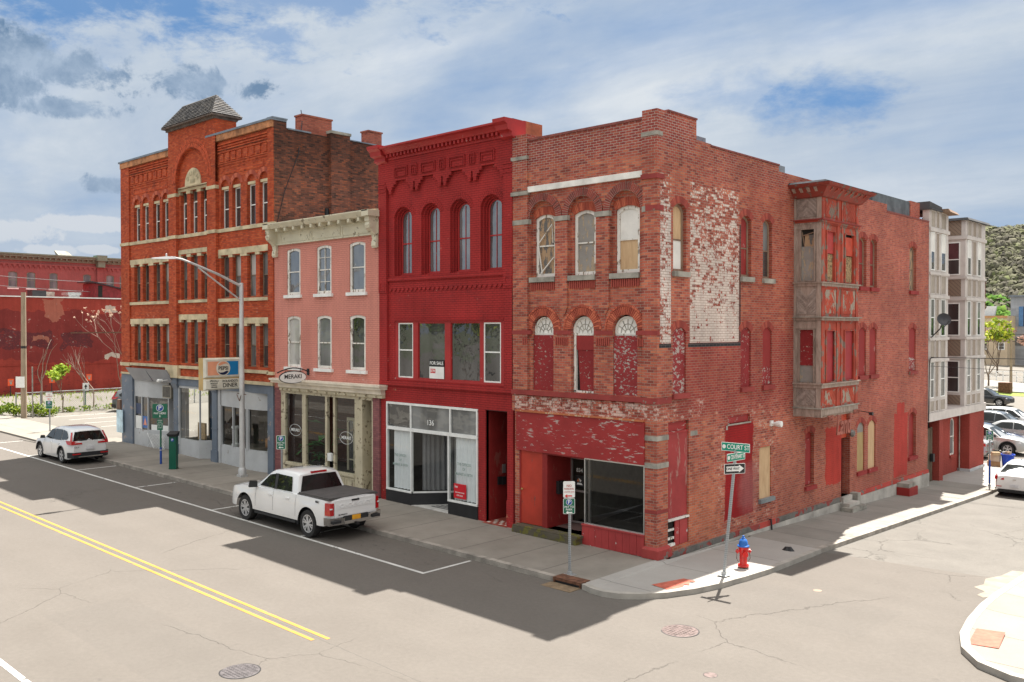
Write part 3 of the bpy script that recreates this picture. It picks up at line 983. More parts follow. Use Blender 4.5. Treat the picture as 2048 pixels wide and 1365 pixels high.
mb.hull([(-2.66, 0.0, 0.13), (-2.62, -0.1, 0.13), (-3.28, -1.15, 0.13), (-3.32, -1.15, 0.13)], [(-2.66, 0.0, 0.5), (-2.62, -0.1, 0.5), (-3.28, -1.15, 0.5), (-3.32, -1.15, 0.5)])
mb.build('bulkhead', M['redbulk'], B4)
# room behind
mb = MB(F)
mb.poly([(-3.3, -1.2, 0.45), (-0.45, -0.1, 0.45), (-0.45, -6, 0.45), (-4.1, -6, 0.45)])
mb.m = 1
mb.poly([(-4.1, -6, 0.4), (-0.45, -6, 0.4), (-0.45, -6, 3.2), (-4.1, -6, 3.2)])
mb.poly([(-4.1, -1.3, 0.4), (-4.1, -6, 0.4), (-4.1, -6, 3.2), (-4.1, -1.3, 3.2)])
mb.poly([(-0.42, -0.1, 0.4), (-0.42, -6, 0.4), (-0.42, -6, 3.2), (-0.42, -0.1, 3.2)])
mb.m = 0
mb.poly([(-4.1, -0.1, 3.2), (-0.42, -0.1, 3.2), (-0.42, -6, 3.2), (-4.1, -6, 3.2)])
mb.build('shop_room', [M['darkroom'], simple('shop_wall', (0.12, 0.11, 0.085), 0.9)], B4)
mb = MB(F)
mb.box(-5.24, -2.64, -0.1, 0.36, 0.14, 0.34).box(-5.24, -2.60, -0.4, 0.33, 0.33, 0.40)
mb.build('step', M['moss'], B4)
# door stickers
MB(F).box(-3.84, -3.52, -1.14, -1.13, 1.60, 1.95).build('door_poster', M['black'], o)
dt = text('house_number', '834', 0.17, mtx_front(-3.68, 1.125, 2.12), M['white'], o, 0.003)
mb = MB(F)
mb.poly([(-3.72, -1.127, 1.88), (-3.60, -1.127, 1.80), (-3.66, -1.127, 1.74)]).poly([(-3.80, -1.127, 1.66), (-3.56, -1.127, 1.66), (-3.60, -1.127, 1.72), (-3.76, -1.127, 1.72)])
mb.build('door_decal', M['white'], o)
mb = MB(F)
mb.poly([(-3.79, -1.126, 1.76), (-3.73, -1.126, 1.86), (-3.70, -1.126, 1.76)])
mb.build('door_decal', simple('decal_orange', (0.8, 0.25, 0.1)), o)
tag(MB().box(-4.05, -3.93, 0.42, 0.70, 1.42, 1.82).build('mailbox', M['black']), 'black wall mailbox in the recessed entrance of the corner building', 'mailbox')

# side windows
for i, (a, b) in enumerate(W3):
    fm = M['brownwood']
    up = [M['ply'], M['redboard'], M['glassmid'], M['redboard'], M['redboard'], M['plyold']][i]
    lo = [M['whiteboard'], M['darkred'], M['glassdark'], M['darkred'], M['darkred'], M['plyold']][i]
    win(B4, Sd, a, b, 8.28, 10.24, 0.16, -0.12, fm, lo, 0.08, 0.05, rail=9.2, upper=up, gname='board' if i != 2 else 'glass')
    sill(B4, Sd, a - 0.05, b + 0.10, 8.12, 8.275, 0, M['stone'] if i < 3 else M['redboard'])
    board(B4, Sd, a, b, 4.75, 6.67, 0.17, -0.05, [M['osbredw'], M['osbred'], M['redboard'], M['redboard'], M['redboard'], M['redboard']][i])
    if i in (2, 5): MB(Sd).box(a + 0.01, b - 0.01, -0.05, -0.045, 4.77, 5.35).build('worn_patch', M['osbredw'], B4)
    sill(B4, Sd, a - 0.05, b + 0.10, 4.60, 4.745, 0, M['redstring'])
# ground level of the side wall
mb = MB(Sd)
mb.box(0.58, 1.65, -0.12, -0.04, 2.35, 3.60).box(0.58, 1.65, -0.12, -0.055, 1.16, 2.35)
mb.build('board', peel('faded_red_sign', (0.33, 0.045, 0.045), (0.45, 0.20, 0.17), 0.57, 4, (1, 1, 0.3)), B4)
MB(Sd).box(0.58, 1.65, -0.12, -0.02, 3.60, 3.66).box(0.58, 1.65, -0.12, -0.09, 3.66, 3.93).build('transom', M['fascia'], B4)
mb = MB(Sd)
for k in range(3): mb.box(0.98 + k * 0.22, 1.19 + k * 0.22, -0.06, -0.02 + 0.01 * (k % 2), 0.36, 1.10 - 0.02 * k)
mb.build('board', M['redbulk'], B4)
MB(Sd).box(0.57, 1.66, -0.1, 0.03, 1.10, 1.15).build('sill', M['whitewood'], B4)
mb = MB(Sd)
mb.box(0.58, 0.98, -0.14, -0.10, 0.36, 1.1)
mb.build('opening', M['darkroom'], B4)
MB(Sd).box(0.60, 0.97, -0.09, -0.05, 0.55, 0.62).box(0.60, 0.97, -0.09, -0.05, 0.80, 0.86).box(0.58, 0.98, -0.09, -0.02, 0.36, 0.44).build('plank', M['whitewood'], B4)
MB(Sd).box(3.93, 5.30, -0.09, -0.06, 3.64, 3.87).build('transom', M['fascia'], B4)
MB(Sd).box(3.88, 5.35, -0.03, 0.03, 3.585, 3.63).build('lintel', M['stone'], B4)
board(B4, Sd, 5.95, 6.77, 1.0, 2.70, 0, -0.04, M['ply'])
sill(B4, Sd, 5.90, 6.90, 0.86, 0.995, 0, simple('grey_sill', (0.20, 0.22, 0.23)), 0.10)
board(B4, Sd, 9.33, 10.05, 0.98, 2.93, 0.12, -0.13, M['darkred'])
MB(Sd).box(9.42, 9.95, -0.13, -0.10, 1.0, 2.65).build('board', M['redboard'], B4)
sill(B4, Sd, 9.27, 10.14, 0.83, 0.975, 0, M['redboard'], 0.09)
board(B4, Sd, 13.90, 14.62, 0.97, 2.50, 0, -0.05, wood('tan_ply', (0.42, 0.31, 0.15), (0.30, 0.20, 0.09), (2.5, 2.5, 0.5)))
board(B4, Sd, 13.90, 14.62, 2.50, 2.91, 0.2, -0.06, M['plygrey'])
board(B4, Sd, 14.98, 15.75, 0.97, 2.91, 0.2, -0.05, M['ply'])
board(B4, Sd, 19.46, 20.38, 0.96, 2.93, 0.2, -0.12, M['darkred'])
for a, b in ((13.84, 14.70), (14.92, 15.83), (19.40, 20.46)): sill(B4, Sd, a, b, 0.81, 0.965, 0, M['redboard'], 0.08)
for a, b in ((1.75, 2.13), (3.80, 3.90)): MB(Sd).box(a, b, -0.05, 0.006, 3.46, 3.60).build('stone_block', M['stone'], B4)
# door with steps
MB(Sd).box(12.41, 13.21, -0.30, -0.14, 2.40, 3.36).build('panel', simple('orange_red_panel', (0.50, 0.07, 0.03), 0.6), B4)
MB(Sd).box(12.42, 13.20, -0.34, -0.30, 0.20, 2.40).build('door', simple('deep_red_door', (0.13, 0.012, 0.012), 0.4), B4)
mb = MB(Sd)
mb.box(12.35, 13.20, -0.30, 0.12, -0.7, 0.20).box(12.2, 13.15, 0.0, 0.42, -0.7, 0.0)
mb.build('step', M['concrete_base'], B4)
mb = MB(Sd)
mb.box(12.0, 13.35, 0.2, 0.62, -0.28, -0.12).box(12.05, 13.3, 0.24, 0.58, -0.6, -0.28)
mb.box(13.25, 13.55, 0.0, 0.30, -0.7, 0.26)
mb.build('step', M['stone'], B4)
# water table and concrete base, both following the pavement
mb = MB(Sd)
for a, b in ((0.62, 2.9), (2.92, 4.5), (4.52, 5.9), (7.1, 8.6), (8.62, 10.2), (10.22, 12.2)):
    mb.box(a, b, -0.06, 0.055, 0.04 + 0.004, 0.21)
mb.build('water_table', M['b4table'], B4)
mb = MB(Sd)
mb.box(5.92, 7.08, -0.06, 0.05, 0.04, 0.21).box(13.56, 17.6, -0.06, 0.055, 0.03, 0.19).box(17.62, 21.87, -0.06, 0.06, 0.02, 0.17)
mb.build('water_table', M['wt_red'], B4)
mb = MB(Sd)
mb.box(0.1, 12.3, -0.1, 0.075, -0.75, 0.035).box(13.56, 21.9, -0.1, 0.08, -0.95, 0.015)
mb.build('foundation', M['concrete_base'], B4)
mb = MB(Sd)
mb.tube([(6.55, 0.05, 0.25), (6.55, 0.12, 0.27), (6.6, 0.13, -0.15)], 0.03, 6)
mb.build('vent_pipe', M['darkmetal'], B4)

# ---- oriel bay on the side wall
bayo = bpy.data.objects.new('oriel_bay', None)
C.objects.link(bayo)
bayo.parent = B4
bayo.location = Vector((0, 9.9, 3.6)) - Vector(B4.location)
greyw = wood('weathered_grey_wood', (0.42, 0.33, 0.28), (0.16, 0.115, 0.09), (3, 3, 0.7), bmp=0.005)
greyd = wood('weathered_boards', (0.40, 0.33, 0.29), (0.17, 0.13, 0.11), (2.2, 2.2, 2.2), bmp=0.006)
redw = peel('peeling_orange_red', (0.42, 0.07, 0.042), (0.30, 0.22, 0.18), thr=0.53, sc=4.0, stretch=(1, 1, 0.55), bmp=0.006, var=0.2)
redw2 = peel('flaking_orange_red', (0.46, 0.075, 0.042), (0.44, 0.36, 0.29), thr=0.52, sc=3.0, stretch=(1, 1, 0.6), bmp=0.006, var=0.2)
y0, y1, X = 8.40, 11.45, 0.98
FS = frY(y0)                                  # side face, outward -y, u = x
FF_ = frS(X)                                  # front face
OP_S = [(0.25, 0.73, 8.26, 10.03), (0.22, 0.72, 4.77, 6.58)]
OP_F = [(8.80, 9.42, 8.26, 9.98), (10.32, 11.06, 8.26, 9.98), (8.80, 9.50, 4.78, 6.55), (10.34, 11.10, 4.78, 6.55)]
mb = MB(FS)
wall(mb, 0.0, X, 3.62, 11.15, 0.0, OP_S, 0.08)
for a, b in ((0.0, 0.09), (0.82, X)): mb.box(a, b, -0.02, 0.03, 3.85, 11.12)
mb.box(0, X, -0.02, 0.035, 10.28, 10.40).box(0.09, 0.82, -0.02, 0.028, 6.62, 6.86).box(0.09, 0.82, -0.02, 0.028, 10.05, 10.28)
for c, d, a, b in ((8.24, 10.06, 0.20, 0.78), (4.74, 6.61, 0.17, 0.77)):
    mb.band(outline(a, b, c, d, 0), outline(a + 0.055, b - 0.055, c + 0.03, d - 0.03, 0), 0.0, 0.035)
mb.build('side_face', greyw, bayo)
def chevrons(fr, a, b, c, d, kind, m, parent, n=0.0):
    mb = MB(fr)
    mid = (a + b) / 2; nst = 8; t = (d - c) / nst
    for s in (-1, 1):
        for k in range(-nst, nst + 1):
            z = c + k * t
            # board strips sloping toward the middle
            sl = (mid - a) * (1.0 if kind == 0 else -1.0)
            P = [(a, z), (mid, z + sl), (mid, z + sl + t * 0.86), (a, z + t * 0.86)]
            P = clip_z(P, c, d)
            if len(P) > 2:
                if s == 1: P = [(a + b - p[0], p[1]) for p in P]
                mb.hull([(p[0], n - 0.01, p[1]) for p in P], [(p[0], n + 0.012 + 0.003 * (k % 3), p[1]) for p in P])
    mb.build('panel', m, parent)
def clip_z(P, c, d):
    for lim, sg in ((c, 1), (d, -1)):
        Q = []
        for i in range(len(P)):
            p, q = P[i], P[(i + 1) % len(P)]
            ip, iq = sg * (p[1] - lim) >= 0, sg * (q[1] - lim) >= 0
            if ip: Q.append(p)
            if ip != iq:
                t = (lim - p[1]) / (q[1] - p[1]); Q.append((p[0] + t * (q[0] - p[0]), lim))
        P = Q
        if len(P) < 3: return []
    return P
chevrons(FS, 0.10, 0.80, 10.46, 11.06, 0, greyd, bayo)
chevrons(FS, 0.11, 0.81, 7.12, 7.98, 1, greyd, bayo)
chevrons(FS, 0.12, 0.80, 3.98, 4.50, 0, greyd, bayo)
board(bayo, FS, 0.22, 0.72, 4.77, 5.35, 0, -0.05, M['plygrey'])
board(bayo, FS, 0.22, 0.72, 5.35, 6.58, 0, -0.03, M['osbred'])
board(bayo, FS, 0.25, 0.73, 8.26, 9.45, 0, -0.05, M['plygrey'])
board(bayo, FS, 0.36, 0.73, 9.45, 9.85, 0, -0.06, M['plyold'])
MB(FS).box(0.25, 0.73, -0.2, -0.08, 9.45, 10.03).build('opening', M['darkroom'], bayo)
MB(FS).tube([(0.27, -0.04, 9.82), (0.71, -0.03, 9.92)], 0.02, 4).tube([(0.36, -0.05, 9.45), (0.27, -0.05, 9.95)], 0.02, 4).build('broken_sash', M['brownwood'], bayo)
# front
mb = MB(FF_)
wall(mb, y0, y1, 3.62, 11.15, 0.0, OP_F, 0.08)
for a, b in ((y0, 8.62), (9.62, 9.74), (9.98, 10.10), (11.24, y1)): mb.box(a, b, -0.02, 0.03, 3.85, 11.10)
mb.build('front_face', redw, bayo)
mb = MB(FF_)
for c, d in ((8.24, 10.0), (4.76, 6.57)):
    for a, b in ((8.74, 9.50), (10.26, 11.14)):
        mb.band(outline(a, b, c, d, 0), outline(a + 0.06, b - 0.06, c + 0.03, d - 0.03, 0), 0.0, 0.04)
mb.build('window_trim', redw, bayo)
for a, b in ((8.68, 9.56), (10.16, 11.20)):
    chevrons(FF_, a, b, 10.46, 11.0, 0, redw, bayo)
    chevrons(FF_, a, b, 7.14, 7.96, 0, redw2, bayo)
    chevrons(FF_, a, b, 3.98, 4.50, 0, redw2, bayo)
for a, b in ((8.80, 9.42), (10.32, 11.06)):
    board(bayo, FF_, a, b, 9.22, 9.98 if a < 9 else 9.88, 0, -0.03, simple('orange_board', (0.52, 0.065, 0.03) if a > 9 else (0.42, 0.045, 0.04), 0.6))
    board(bayo, FF_, a, b, 8.26, 9.2, 0, -0.06, peel('chipboard', (0.42, 0.28, 0.15), (0.20, 0.14, 0.08), 0.5, 12))
for a, b in ((8.80, 9.50), (10.34, 11.10)):
    board(bayo, FF_, a, b, 4.78, 6.55, 0, -0.04, simple('plain_red_board', (0.33, 0.03, 0.035), 0.6, var=0.08))
MB().box(0.02, X - 0.13, y0 + 0.13, y1 - 0.06, 3.75, 11.1).build('core', M['darkroom'], bayo)
# ledges, saw-tooth bands, cornice
def ledge(z0, z1, o, m=None, name='ledge'):
    MB().box(-0.02, X + o, y0 - o, y1 + o, z0, z1).build(name, m or greyw, bayo)
ledge(3.58, 3.86, 0.03, greyw); ledge(3.86, 3.90, 0.07, M['stone'])
ledge(4.58, 4.72, 0.05); ledge(4.70, 4.745, 0.10)
ledge(6.90, 7.0, 0.05, greyw); ledge(7.0, 7.03, 0.13, M['stone'])
ledge(8.08, 8.18, 0.04); ledge(8.18, 8.22, 0.09)
ledge(10.26, 10.33, 0.06, redw); ledge(10.33, 10.37, 0.11, M['redstring'])
mb = MB(); 
for z in (10.20, 6.84, 8.02, 4.52):
    k = y0 + 0.05
    while k < y1 - 0.05:
        mb.box(X, X + 0.045, k, k + 0.05, z, z + 0.055); k += 0.09
mb.build('sawtooth', redw, bayo)['kind'] = 'stuff'
mb = MB()
for z in (10.20,):
    k = 0.05
    while k < X - 0.05:
        mb.box(k, k + 0.05, y0 - 0.045, y0, z, z + 0.055); k += 0.09
mb.build('sawtooth', greyw, bayo)['kind'] = 'stuff'
mb = MB()
prof = [(0.0, 11.10), (0.10, 11.12), (0.16, 11.20), (0.34, 11.42), (0.44, 11.44), (0.50, 11.50), (0.50, 11.54)]
for (o0, z0), (o1, z1) in zip(prof, prof[1:]):
    P = lambda o, z: [(0.0, y0 - o, z), (X + o, y0 - o, z), (X + o, y1 + o, z), (0.0, y1 + o, z)]
    a, b = mb.vs(P(o0, z0)), mb.vs(P(o1, z1))
    for i in range(3): mb.face([a[i], a[i + 1], b[i + 1], b[i]])
mb.build('cornice', peel('cornice_red', (0.27, 0.05, 0.036), (0.20, 0.15, 0.12), thr=0.55, sc=4), bayo)
MB().hull([(0, y0 - 0.52, 11.54), (X + 0.52, y0 - 0.52, 11.54), (X + 0.52, y1 + 0.52, 11.54), (0, y1 + 0.52, 11.54)],
          [(0, y0 - 0.4, 11.62), (X + 0.3, y0 - 0.4, 11.62), (X + 0.3, y1 + 0.3, 11.62), (0, y1 + 0.3, 11.62)]).build('roof', simple('bay_roof', (0.06, 0.06, 0.065), 1.0, var=0.2, spec=0.0), bayo)
def brk(x, y, dx, dy):
    q = MB()
    pr = [(0.02, 11.16), (0.10, 11.14), (0.13, 11.2), (0.30, 11.34), (0.36, 11.36), (0.36, 11.42), (0.02, 11.42)]
    w_ = 0.05
    if dx: q.hull([(x + p[0], y - w_, p[1]) for p in pr], [(x + p[0], y + w_, p[1]) for p in pr])
    else: q.hull([(x - w_, y - p[0], p[1]) for p in pr], [(x + w_, y - p[0], p[1]) for p in pr])
    q.build('bracket', redw if dx else greyw, bayo)
for k in range(8): brk(X, y0 + 0.12 + k * 0.40, 1, 0)
for k in range(4): brk(0.12 + k * 0.26, y0, 0, 1)
# =================================================================== red painted building
M['b3'] = brick('red_painted_brick', [(0.30, 0.024, 0.03), (0.38, 0.03, 0.036), (0.42, 0.036, 0.042)], (0.24, 0.02, 0.024), mw=0.012, stain=0.24, bmp=0.007,
                paint=(0.37, 0.028, 0.026), patches=[dict(box=(-12.4, -5.4, 0.1, 13.0), c=(0.24, 0.025, 0.026), peel=0.56, ps=1.2, soft=0.2, a=0.45), dict(box=(-12.4, -5.4, 0.1, 13.0), c=(0.50, 0.16, 0.13), peel=0.645, ps=9, soft=0.2, a=0.7),dict(box=(-12.4, -5.4, 0.1, 0.8), c=(0.55, 0.2, 0.12), peel=0.58, ps=6, soft=0.3),
                                                    dict(box=(-12.0, -6.0, 4.0, 4.5), c=(0.55, 0.33, 0.2), peel=0.66, ps=5, soft=0.1)])
M['redpaint'] = peel('red_trim_paint', (0.36, 0.027, 0.027), (0.55, 0.42, 0.38), thr=0.68, sc=5, var=0.1, rough=0.55)
M['curtainw'] = simple('white_curtain', (0.86, 0.86, 0.88), 0.9, var=0.02, sc=5)
M['curtaing'] = simple('grey_curtain', (0.24, 0.23, 0.24), 0.9, var=0.05, sc=5)
M['redsign'] = simple('red_sign', (0.60, 0.02, 0.03), 0.4, var=0.05)
M['oldred'] = simple('bleached_red', (0.36, 0.10, 0.05), 0.8, var=0.2, sc=2)
B3 = thing('red_painted_building', 'three storey building painted all over in deep red with four arched windows and curtained shop', 'building', (-8.9, 0, 0.2))
C3 = [-11.10, -9.60, -8.09, -6.60]
mb = MB(F)
wall(mb, -11.92, -5.93, 4.68, 12.9, -0.09, [(c - 0.49, c + 0.49, 8.54, 11.06, 0.36, 0.10) for c in C3] + [(-11.56, -6.0, 4.75, 6.90, 0, 0.12)], 0.1)
wall(mb, -11.92, -5.93, 8.4, 11.2, -0.19, [(c - 0.43, c + 0.43, 8.56, 11.0, 0.33, 0.10) for c in C3], 0.1)
wall(mb, -11.92, -5.93, 8.4, 11.2, -0.29, [(c - 0.38, c + 0.38, 8.58, 10.95, 0.30, 0.12) for c in C3], 0.1)
wall(mb, -12.35, -5.52, 0.15, 4.68, -0.06, [(-12.0, -7.18, 0.15, 3.92), (-6.83, -5.74, 0.15, 3.92)], 0.15)
for a, b in ((-12.37, -11.92), (-5.93, -5.535)):
    mb.box(a, b, -0.5, 0.0, 4.68, 7.94).box(a, b, -0.5, 0.03, 7.94, 12.85)
mb.box(-12.36, -5.52, -0.4, 0.02, 4.53, 4.68)
mb.box(-5.80, -5.51, -0.2, 0.02, 0.15, 1.05).box(-5.78, -5.53, -0.2, 0.0, 1.05, 3.95)
for x in (-12.15, -5.73):
    mb.band(outline(x - 0.16, x + 0.16, 8.0, 8.36, 0), outline(x - 0.10, x + 0.10, 8.07, 8.29, 0), 0.03, 0.045)
    mb.box(x - 0.23, x + 0.20, 0.0, 0.05, 11.66, 11.72).box(x - 0.23, x + 0.20, 0.0, 0.05, 11.80, 11.86).box(x - 0.23, x + 0.20, 0.0, 0.05, 11.94, 12.0)
mb.build('wall', M['b3'], B3)
# corbelled frieze with stepped pendants
mb = MB(F)
L = [(-5.93, 12.02)]
st = []
for q in (-10.35, -8.87, -7.39):
    st.append(q)
def half(q, s):
    return [(q + s * 0.46, 12.02), (q + s * 0.46, 11.90), (q + s * 0.34, 11.90), (q + s * 0.34, 11.80), (q + s * 0.24, 11.80), (q + s * 0.24, 11.70), (q + s * 0.20, 11.70), (q + s * 0.20, 11.58), (q + s * 0.07, 11.58), (q + s * 0.07, 11.68), (q + s * 0.04, 11.68), (q + s * 0.04, 11.90)]
P = [(-11.92, 12.45), (-5.93, 12.45), (-5.93, 11.90)]
h = half(-5.87, -1)
P = [(-11.92, 12.78), (-5.93, 12.78), (-5.93, 11.9)] + h[::-1][1:]
for q in st[::-1]:
    P += half(q, 1) + half(q, -1)[::-1]
h = half(-11.83, 1)
P += h[:-1] + [(-11.92, 11.90)]
mb.hull([(p[0], -0.1, p[1]) for p in P], [(p[0], 0.03, p[1]) for p in P])
for a, b in ((-11.42, -10.69), (-10.50, -10.16), (-9.96, -9.20), (-9.0, -8.69), (-8.5, -7.7), (-7.52, -7.22), (-7.01, -6.30)):
    mb.band(outline(a, b, 12.14, 12.50, 0), outline(a + 0.045, b - 0.045, 12.16, 12.455, 0), 0.03, 0.075)
    mb.band(outline(a + 0.09, b - 0.09, 12.14, 12.40, 0), outline(a + 0.125, b - 0.125, 12.15, 12.365, 0), 0.03, 0.065)
mb.build('frieze', M['b3'], B3)
for c in C3:
    mb = MB(F)
    segwedges(mb, c - 0.49, c + 0.49, 10.70, 0.36, 0.2, 19, -0.09, -0.078, 0.012)
    mb.build('arch', M['b3'], B3)
mb = MB(F)
mb.box(-11.92, -5.93, -0.2, -0.02, 8.37, 8.48)
mb.box(-11.58, -5.98, -0.2, -0.03, 6.90, 6.96)
k = -11.86
while k < -6.0:
    mb.hull([(k, -0.09, 8.04), (k + 0.14, -0.09, 8.04), (k + 0.14, -0.09, 8.09), (k, -0.09, 8.09)], [(k, -0.05, 7.98), (k + 0.10, -0.05, 7.98), (k + 0.17, -0.05, 8.09), (k + 0.07, -0.05, 8.09)]); k += 0.235
mb.build('string_course', M['b3'], B3)
mb = MB(F)
pr = [(-0.02, 12.78), (0.05, 12.80), (0.06, 12.99), (0.22, 13.0), (0.26, 13.06), (0.34, 13.14), (0.46, 13.18), (0.46, 13.24), (0.10, 13.30), (-0.5, 13.30), (-0.5, 12.78)]
mb.hull([(-11.80, p[0], p[1]) for p in pr], [(-5.98, p[0], p[1]) for p in pr])
for a, b in ((-12.45, -11.82), (-5.96, -5.42)):
    pe = [(0.03, 12.72), (0.16, 12.78), (0.16, 12.92), (0.34, 12.97), (0.38, 13.12), (0.50, 13.20), (0.52, 13.32), (-0.5, 13.34), (-0.5, 12.72)]
    mb.hull([(a, p[0], p[1]) for p in pe], [(b, p[0], p[1]) for p in pe])
for k in range(29):
    x = -11.73 + k * 0.2
    mb.box(x, x + 0.09, 0.055, 0.19, 12.88, 12.995)
mb.build('cornice', M['redpaint'], B3)
MB().box(-5.93, -5.46, 0.45, 1.35, 11.0, 13.36).build('parapet_side', M['oldred'], B3)
mb = MB()
mb.box(-12.35, -5.55, 1.36, 1.42, 11.0, 13.38).box(-12.35, -5.55, 1.42, 14, 11.0, 12.2).box(-12.40, -5.5, -0.05, 1.36, 13.345, 13.365)
mb.build('roof', M['roof'], B3)
for c in C3:
    win(B3, F, c - 0.37, c + 0.37, 8.60, 10.94, 0.30, -0.35, M['redpaint'], M['glasssky'], 0.055, 0.06, rail=9.73, mun=1)
    MB(F).box(c - 0.40, c + 0.40, -0.42, -0.28, 8.545, 8.60).build('sill', M['redpaint'], B3)
mb = MB(F)
for a, b in ((-11.57, -11.40), (-10.56, -10.29), (-8.87, -8.57), (-7.14, -6.97), (-6.16, -5.99)): mb.box(a, b, -0.2, -0.10, 4.83, 6.83)
mb.box(-11.57, -5.99, -0.2, -0.095, 6.83, 6.90).box(-11.57, -5.99, -0.2, -0.08, 4.75, 4.83)
mb.build('window_surround', M['redpaint'], B3)
for a, b in ((-11.40, -10.57), (-6.97, -6.17)):
    win(B3, F, a, b, 4.83, 6.83, 0, -0.12, M['white'], M['glassdark'], 0.05, 0.05, rail=5.84)
for a, b in ((-10.29, -8.87), (-8.57, -7.14)):
    win(B3, F, a, b, 4.83, 6.83, 0, -0.13, M['redpaint'], M['glassdark'], 0.03, 0.04)
sg = MB(F).box(-9.68, -8.92, -0.115, -0.10, 4.86, 5.28).build('for_sale_sign', M['white'], B3)
MB(F).box(-9.68, -8.92, -0.115, -0.10, 5.28, 5.52).build('sign_panel', M['black'], sg)
text('sign_lettering', 'FOR SALE', 0.165, mtx_front(-9.30, 0.097, 5.40), M['white'], sg, 0.002)
MB(F).box(-9.62, -9.36, -0.11, -0.097, 5.05, 5.20).build('sign_panel', M['redsign'], sg)
text('sign_lettering', 'KW', 0.14, mtx_front(-9.49, 0.095, 5.125), M['white'], sg, 0.002)
# shop front
mb = MB(F)
al = M['whitetrim']
mb.box(-12.0, -7.18, -0.12, -0.02, 3.84, 3.92).box(-12.0, -7.18, -0.12, -0.02, 2.90, 3.02)
for x in (-11.97, -10.62, -8.53, -7.21): mb.box(x - 0.03, x + 0.03, -0.12, -0.015, 3.0, 3.86)
for x in (-11.97, -10.60, -8.62, -7.21): mb.box(x - 0.03, x + 0.03, -0.12, -0.018, 0.66, 2.92)
mb.box(-12.0, -10.57, -0.12, -0.01, 0.66, 0.72).box(-8.65, -7.18, -0.12, -0.01, 0.64, 0.70)
mb.hull([(-10.6, -0.06, 0.66), (-10.6, -0.12, 0.66), (-9.6, -1.3, 0.66), (-9.55, -1.25, 0.66)], [(-10.6, -0.06, 0.72), (-10.6, -0.12, 0.72), (-9.6, -1.3, 0.72), (-9.55, -1.25, 0.72)])
mb.box(-9.60, -9.55, -1.3, -1.25, 0.3, 2.9)
sf = mb.build('shop_front', al, B3)
for a, b, m in ((-11.94, -10.65, M['glassdark']), (-10.59, -8.56, M['glassmid']), (-8.50, -7.24, M['glassmid'])):
    MB(F).poly([(a, -0.07, 3.02), (b, -0.07, 3.02), (b, -0.07, 3.84), (a, -0.07, 3.84)]).build('transom_glass', m, sf)
for a, b in ((-11.94, -10.63), (-8.59, -7.24)):
    MB(F).poly([(a, -0.06, 0.7), (b, -0.06, 0.7), (b, -0.06, 2.9), (a, -0.06, 2.9)]).build('glass', M['glass'], sf)
MB(F).poly([(-10.58, -0.08, 0.7), (-9.58, -1.27, 0.7), (-9.58, -1.27, 2.9), (-10.58, -0.08, 2.9)]).build('glass', M['glass'], sf)
MB(F).poly([(-8.62, -0.08, 0.7), (-9.2, -1.27, 0.7), (-9.2, -1.27, 2.9), (-8.62, -0.08, 2.9)]).build('glass', M['glass'], sf)
MB(F).box(-12.02, -10.6, -0.3, -0.02, 0.15, 0.66).build('kickplate', M['black'], sf)
MB(F).box(-8.63, -7.18, -0.3, -0.02, 0.12, 0.64).build('kickplate', M['black'], sf)
MB(F).hull([(-10.6, -0.02, 0.2), (-10.75, -0.3, 0.2), (-9.7, -1.4, 0.2), (-9.58, -1.27, 0.2)], [(-10.6, -0.02, 0.66), (-10.75, -0.3, 0.66), (-9.7, -1.4, 0.66), (-9.58, -1.27, 0.66)]).build('kickplate', M['black'], sf)
MB(F).box(-12.0, -7.2, -1.5, -0.03, 0.15, 0.24).build('entrance_floor', simple('tiled_floor', (0.55, 0.53, 0.5), 0.6), sf)
mb = MB(F)
for k in range(4): mb.box(-9.9 + k * 0.09, -8.9 + k * 0.09, -0.42 - k * 0.16, -0.36 - k * 0.16, 0.24, 0.247)
mb.build('floor_stripe', M['black'], sf)
def curtain(parent, P0, P1, z0, z1, m, amp=0.035, per=0.16):
    p0, p1 = Vector(P0), Vector(P1)
    L = (p1 - p0).length; d = (p1 - p0) / L; nn = Vector((-d.y, d.x))
    k = max(8, int(L / per * 6)); mb = MB()
    prev = None
    for i in range(k + 1):
        s = L * i / k
        o_ = amp * math.sin(2 * PI * s / per + 1.3 * math.sin(s * 5))
        q = p0 + d * s + nn * o_; q2 = p0 + d * s + nn * o_ * 1.6
        cur = mb.vs([(q2.x, q2.y, z0), (q.x, q.y, (z0 + z1) / 2), (q.x * 0.5 + (p0 + d * s).x * 0.5, q.y * 0.5 + (p0 + d * s).y * 0.5, z1)])
        if prev:
            mb.face([prev[0], cur[0], cur[1], prev[1]]); mb.face([prev[1], cur[1], cur[2], prev[2]])
        prev = cur
    return mb.build('curtain', m, parent, smooth=80)
curtain(sf, (-11.70, 0.16), (-10.60, 0.16), 0.75, 2.92, M['curtainw'])
curtain(sf, (-10.4, 0.40), (-9.62, 1.34), 0.75, 2.92, M['curtaing'])
curtain(sf, (-8.36, 0.16), (-7.3, 0.16), 0.72, 2.92, M['curtainw'])
curtain(sf, (-9.15, 1.5), (-8.5, 0.5), 0.72, 2.92, M['curtaing'])
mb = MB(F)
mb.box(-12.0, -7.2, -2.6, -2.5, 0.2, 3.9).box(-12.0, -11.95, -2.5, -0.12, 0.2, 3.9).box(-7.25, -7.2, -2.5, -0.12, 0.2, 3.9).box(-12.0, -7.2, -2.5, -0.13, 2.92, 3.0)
mb.build('shop_room', M['darkroom'], sf)
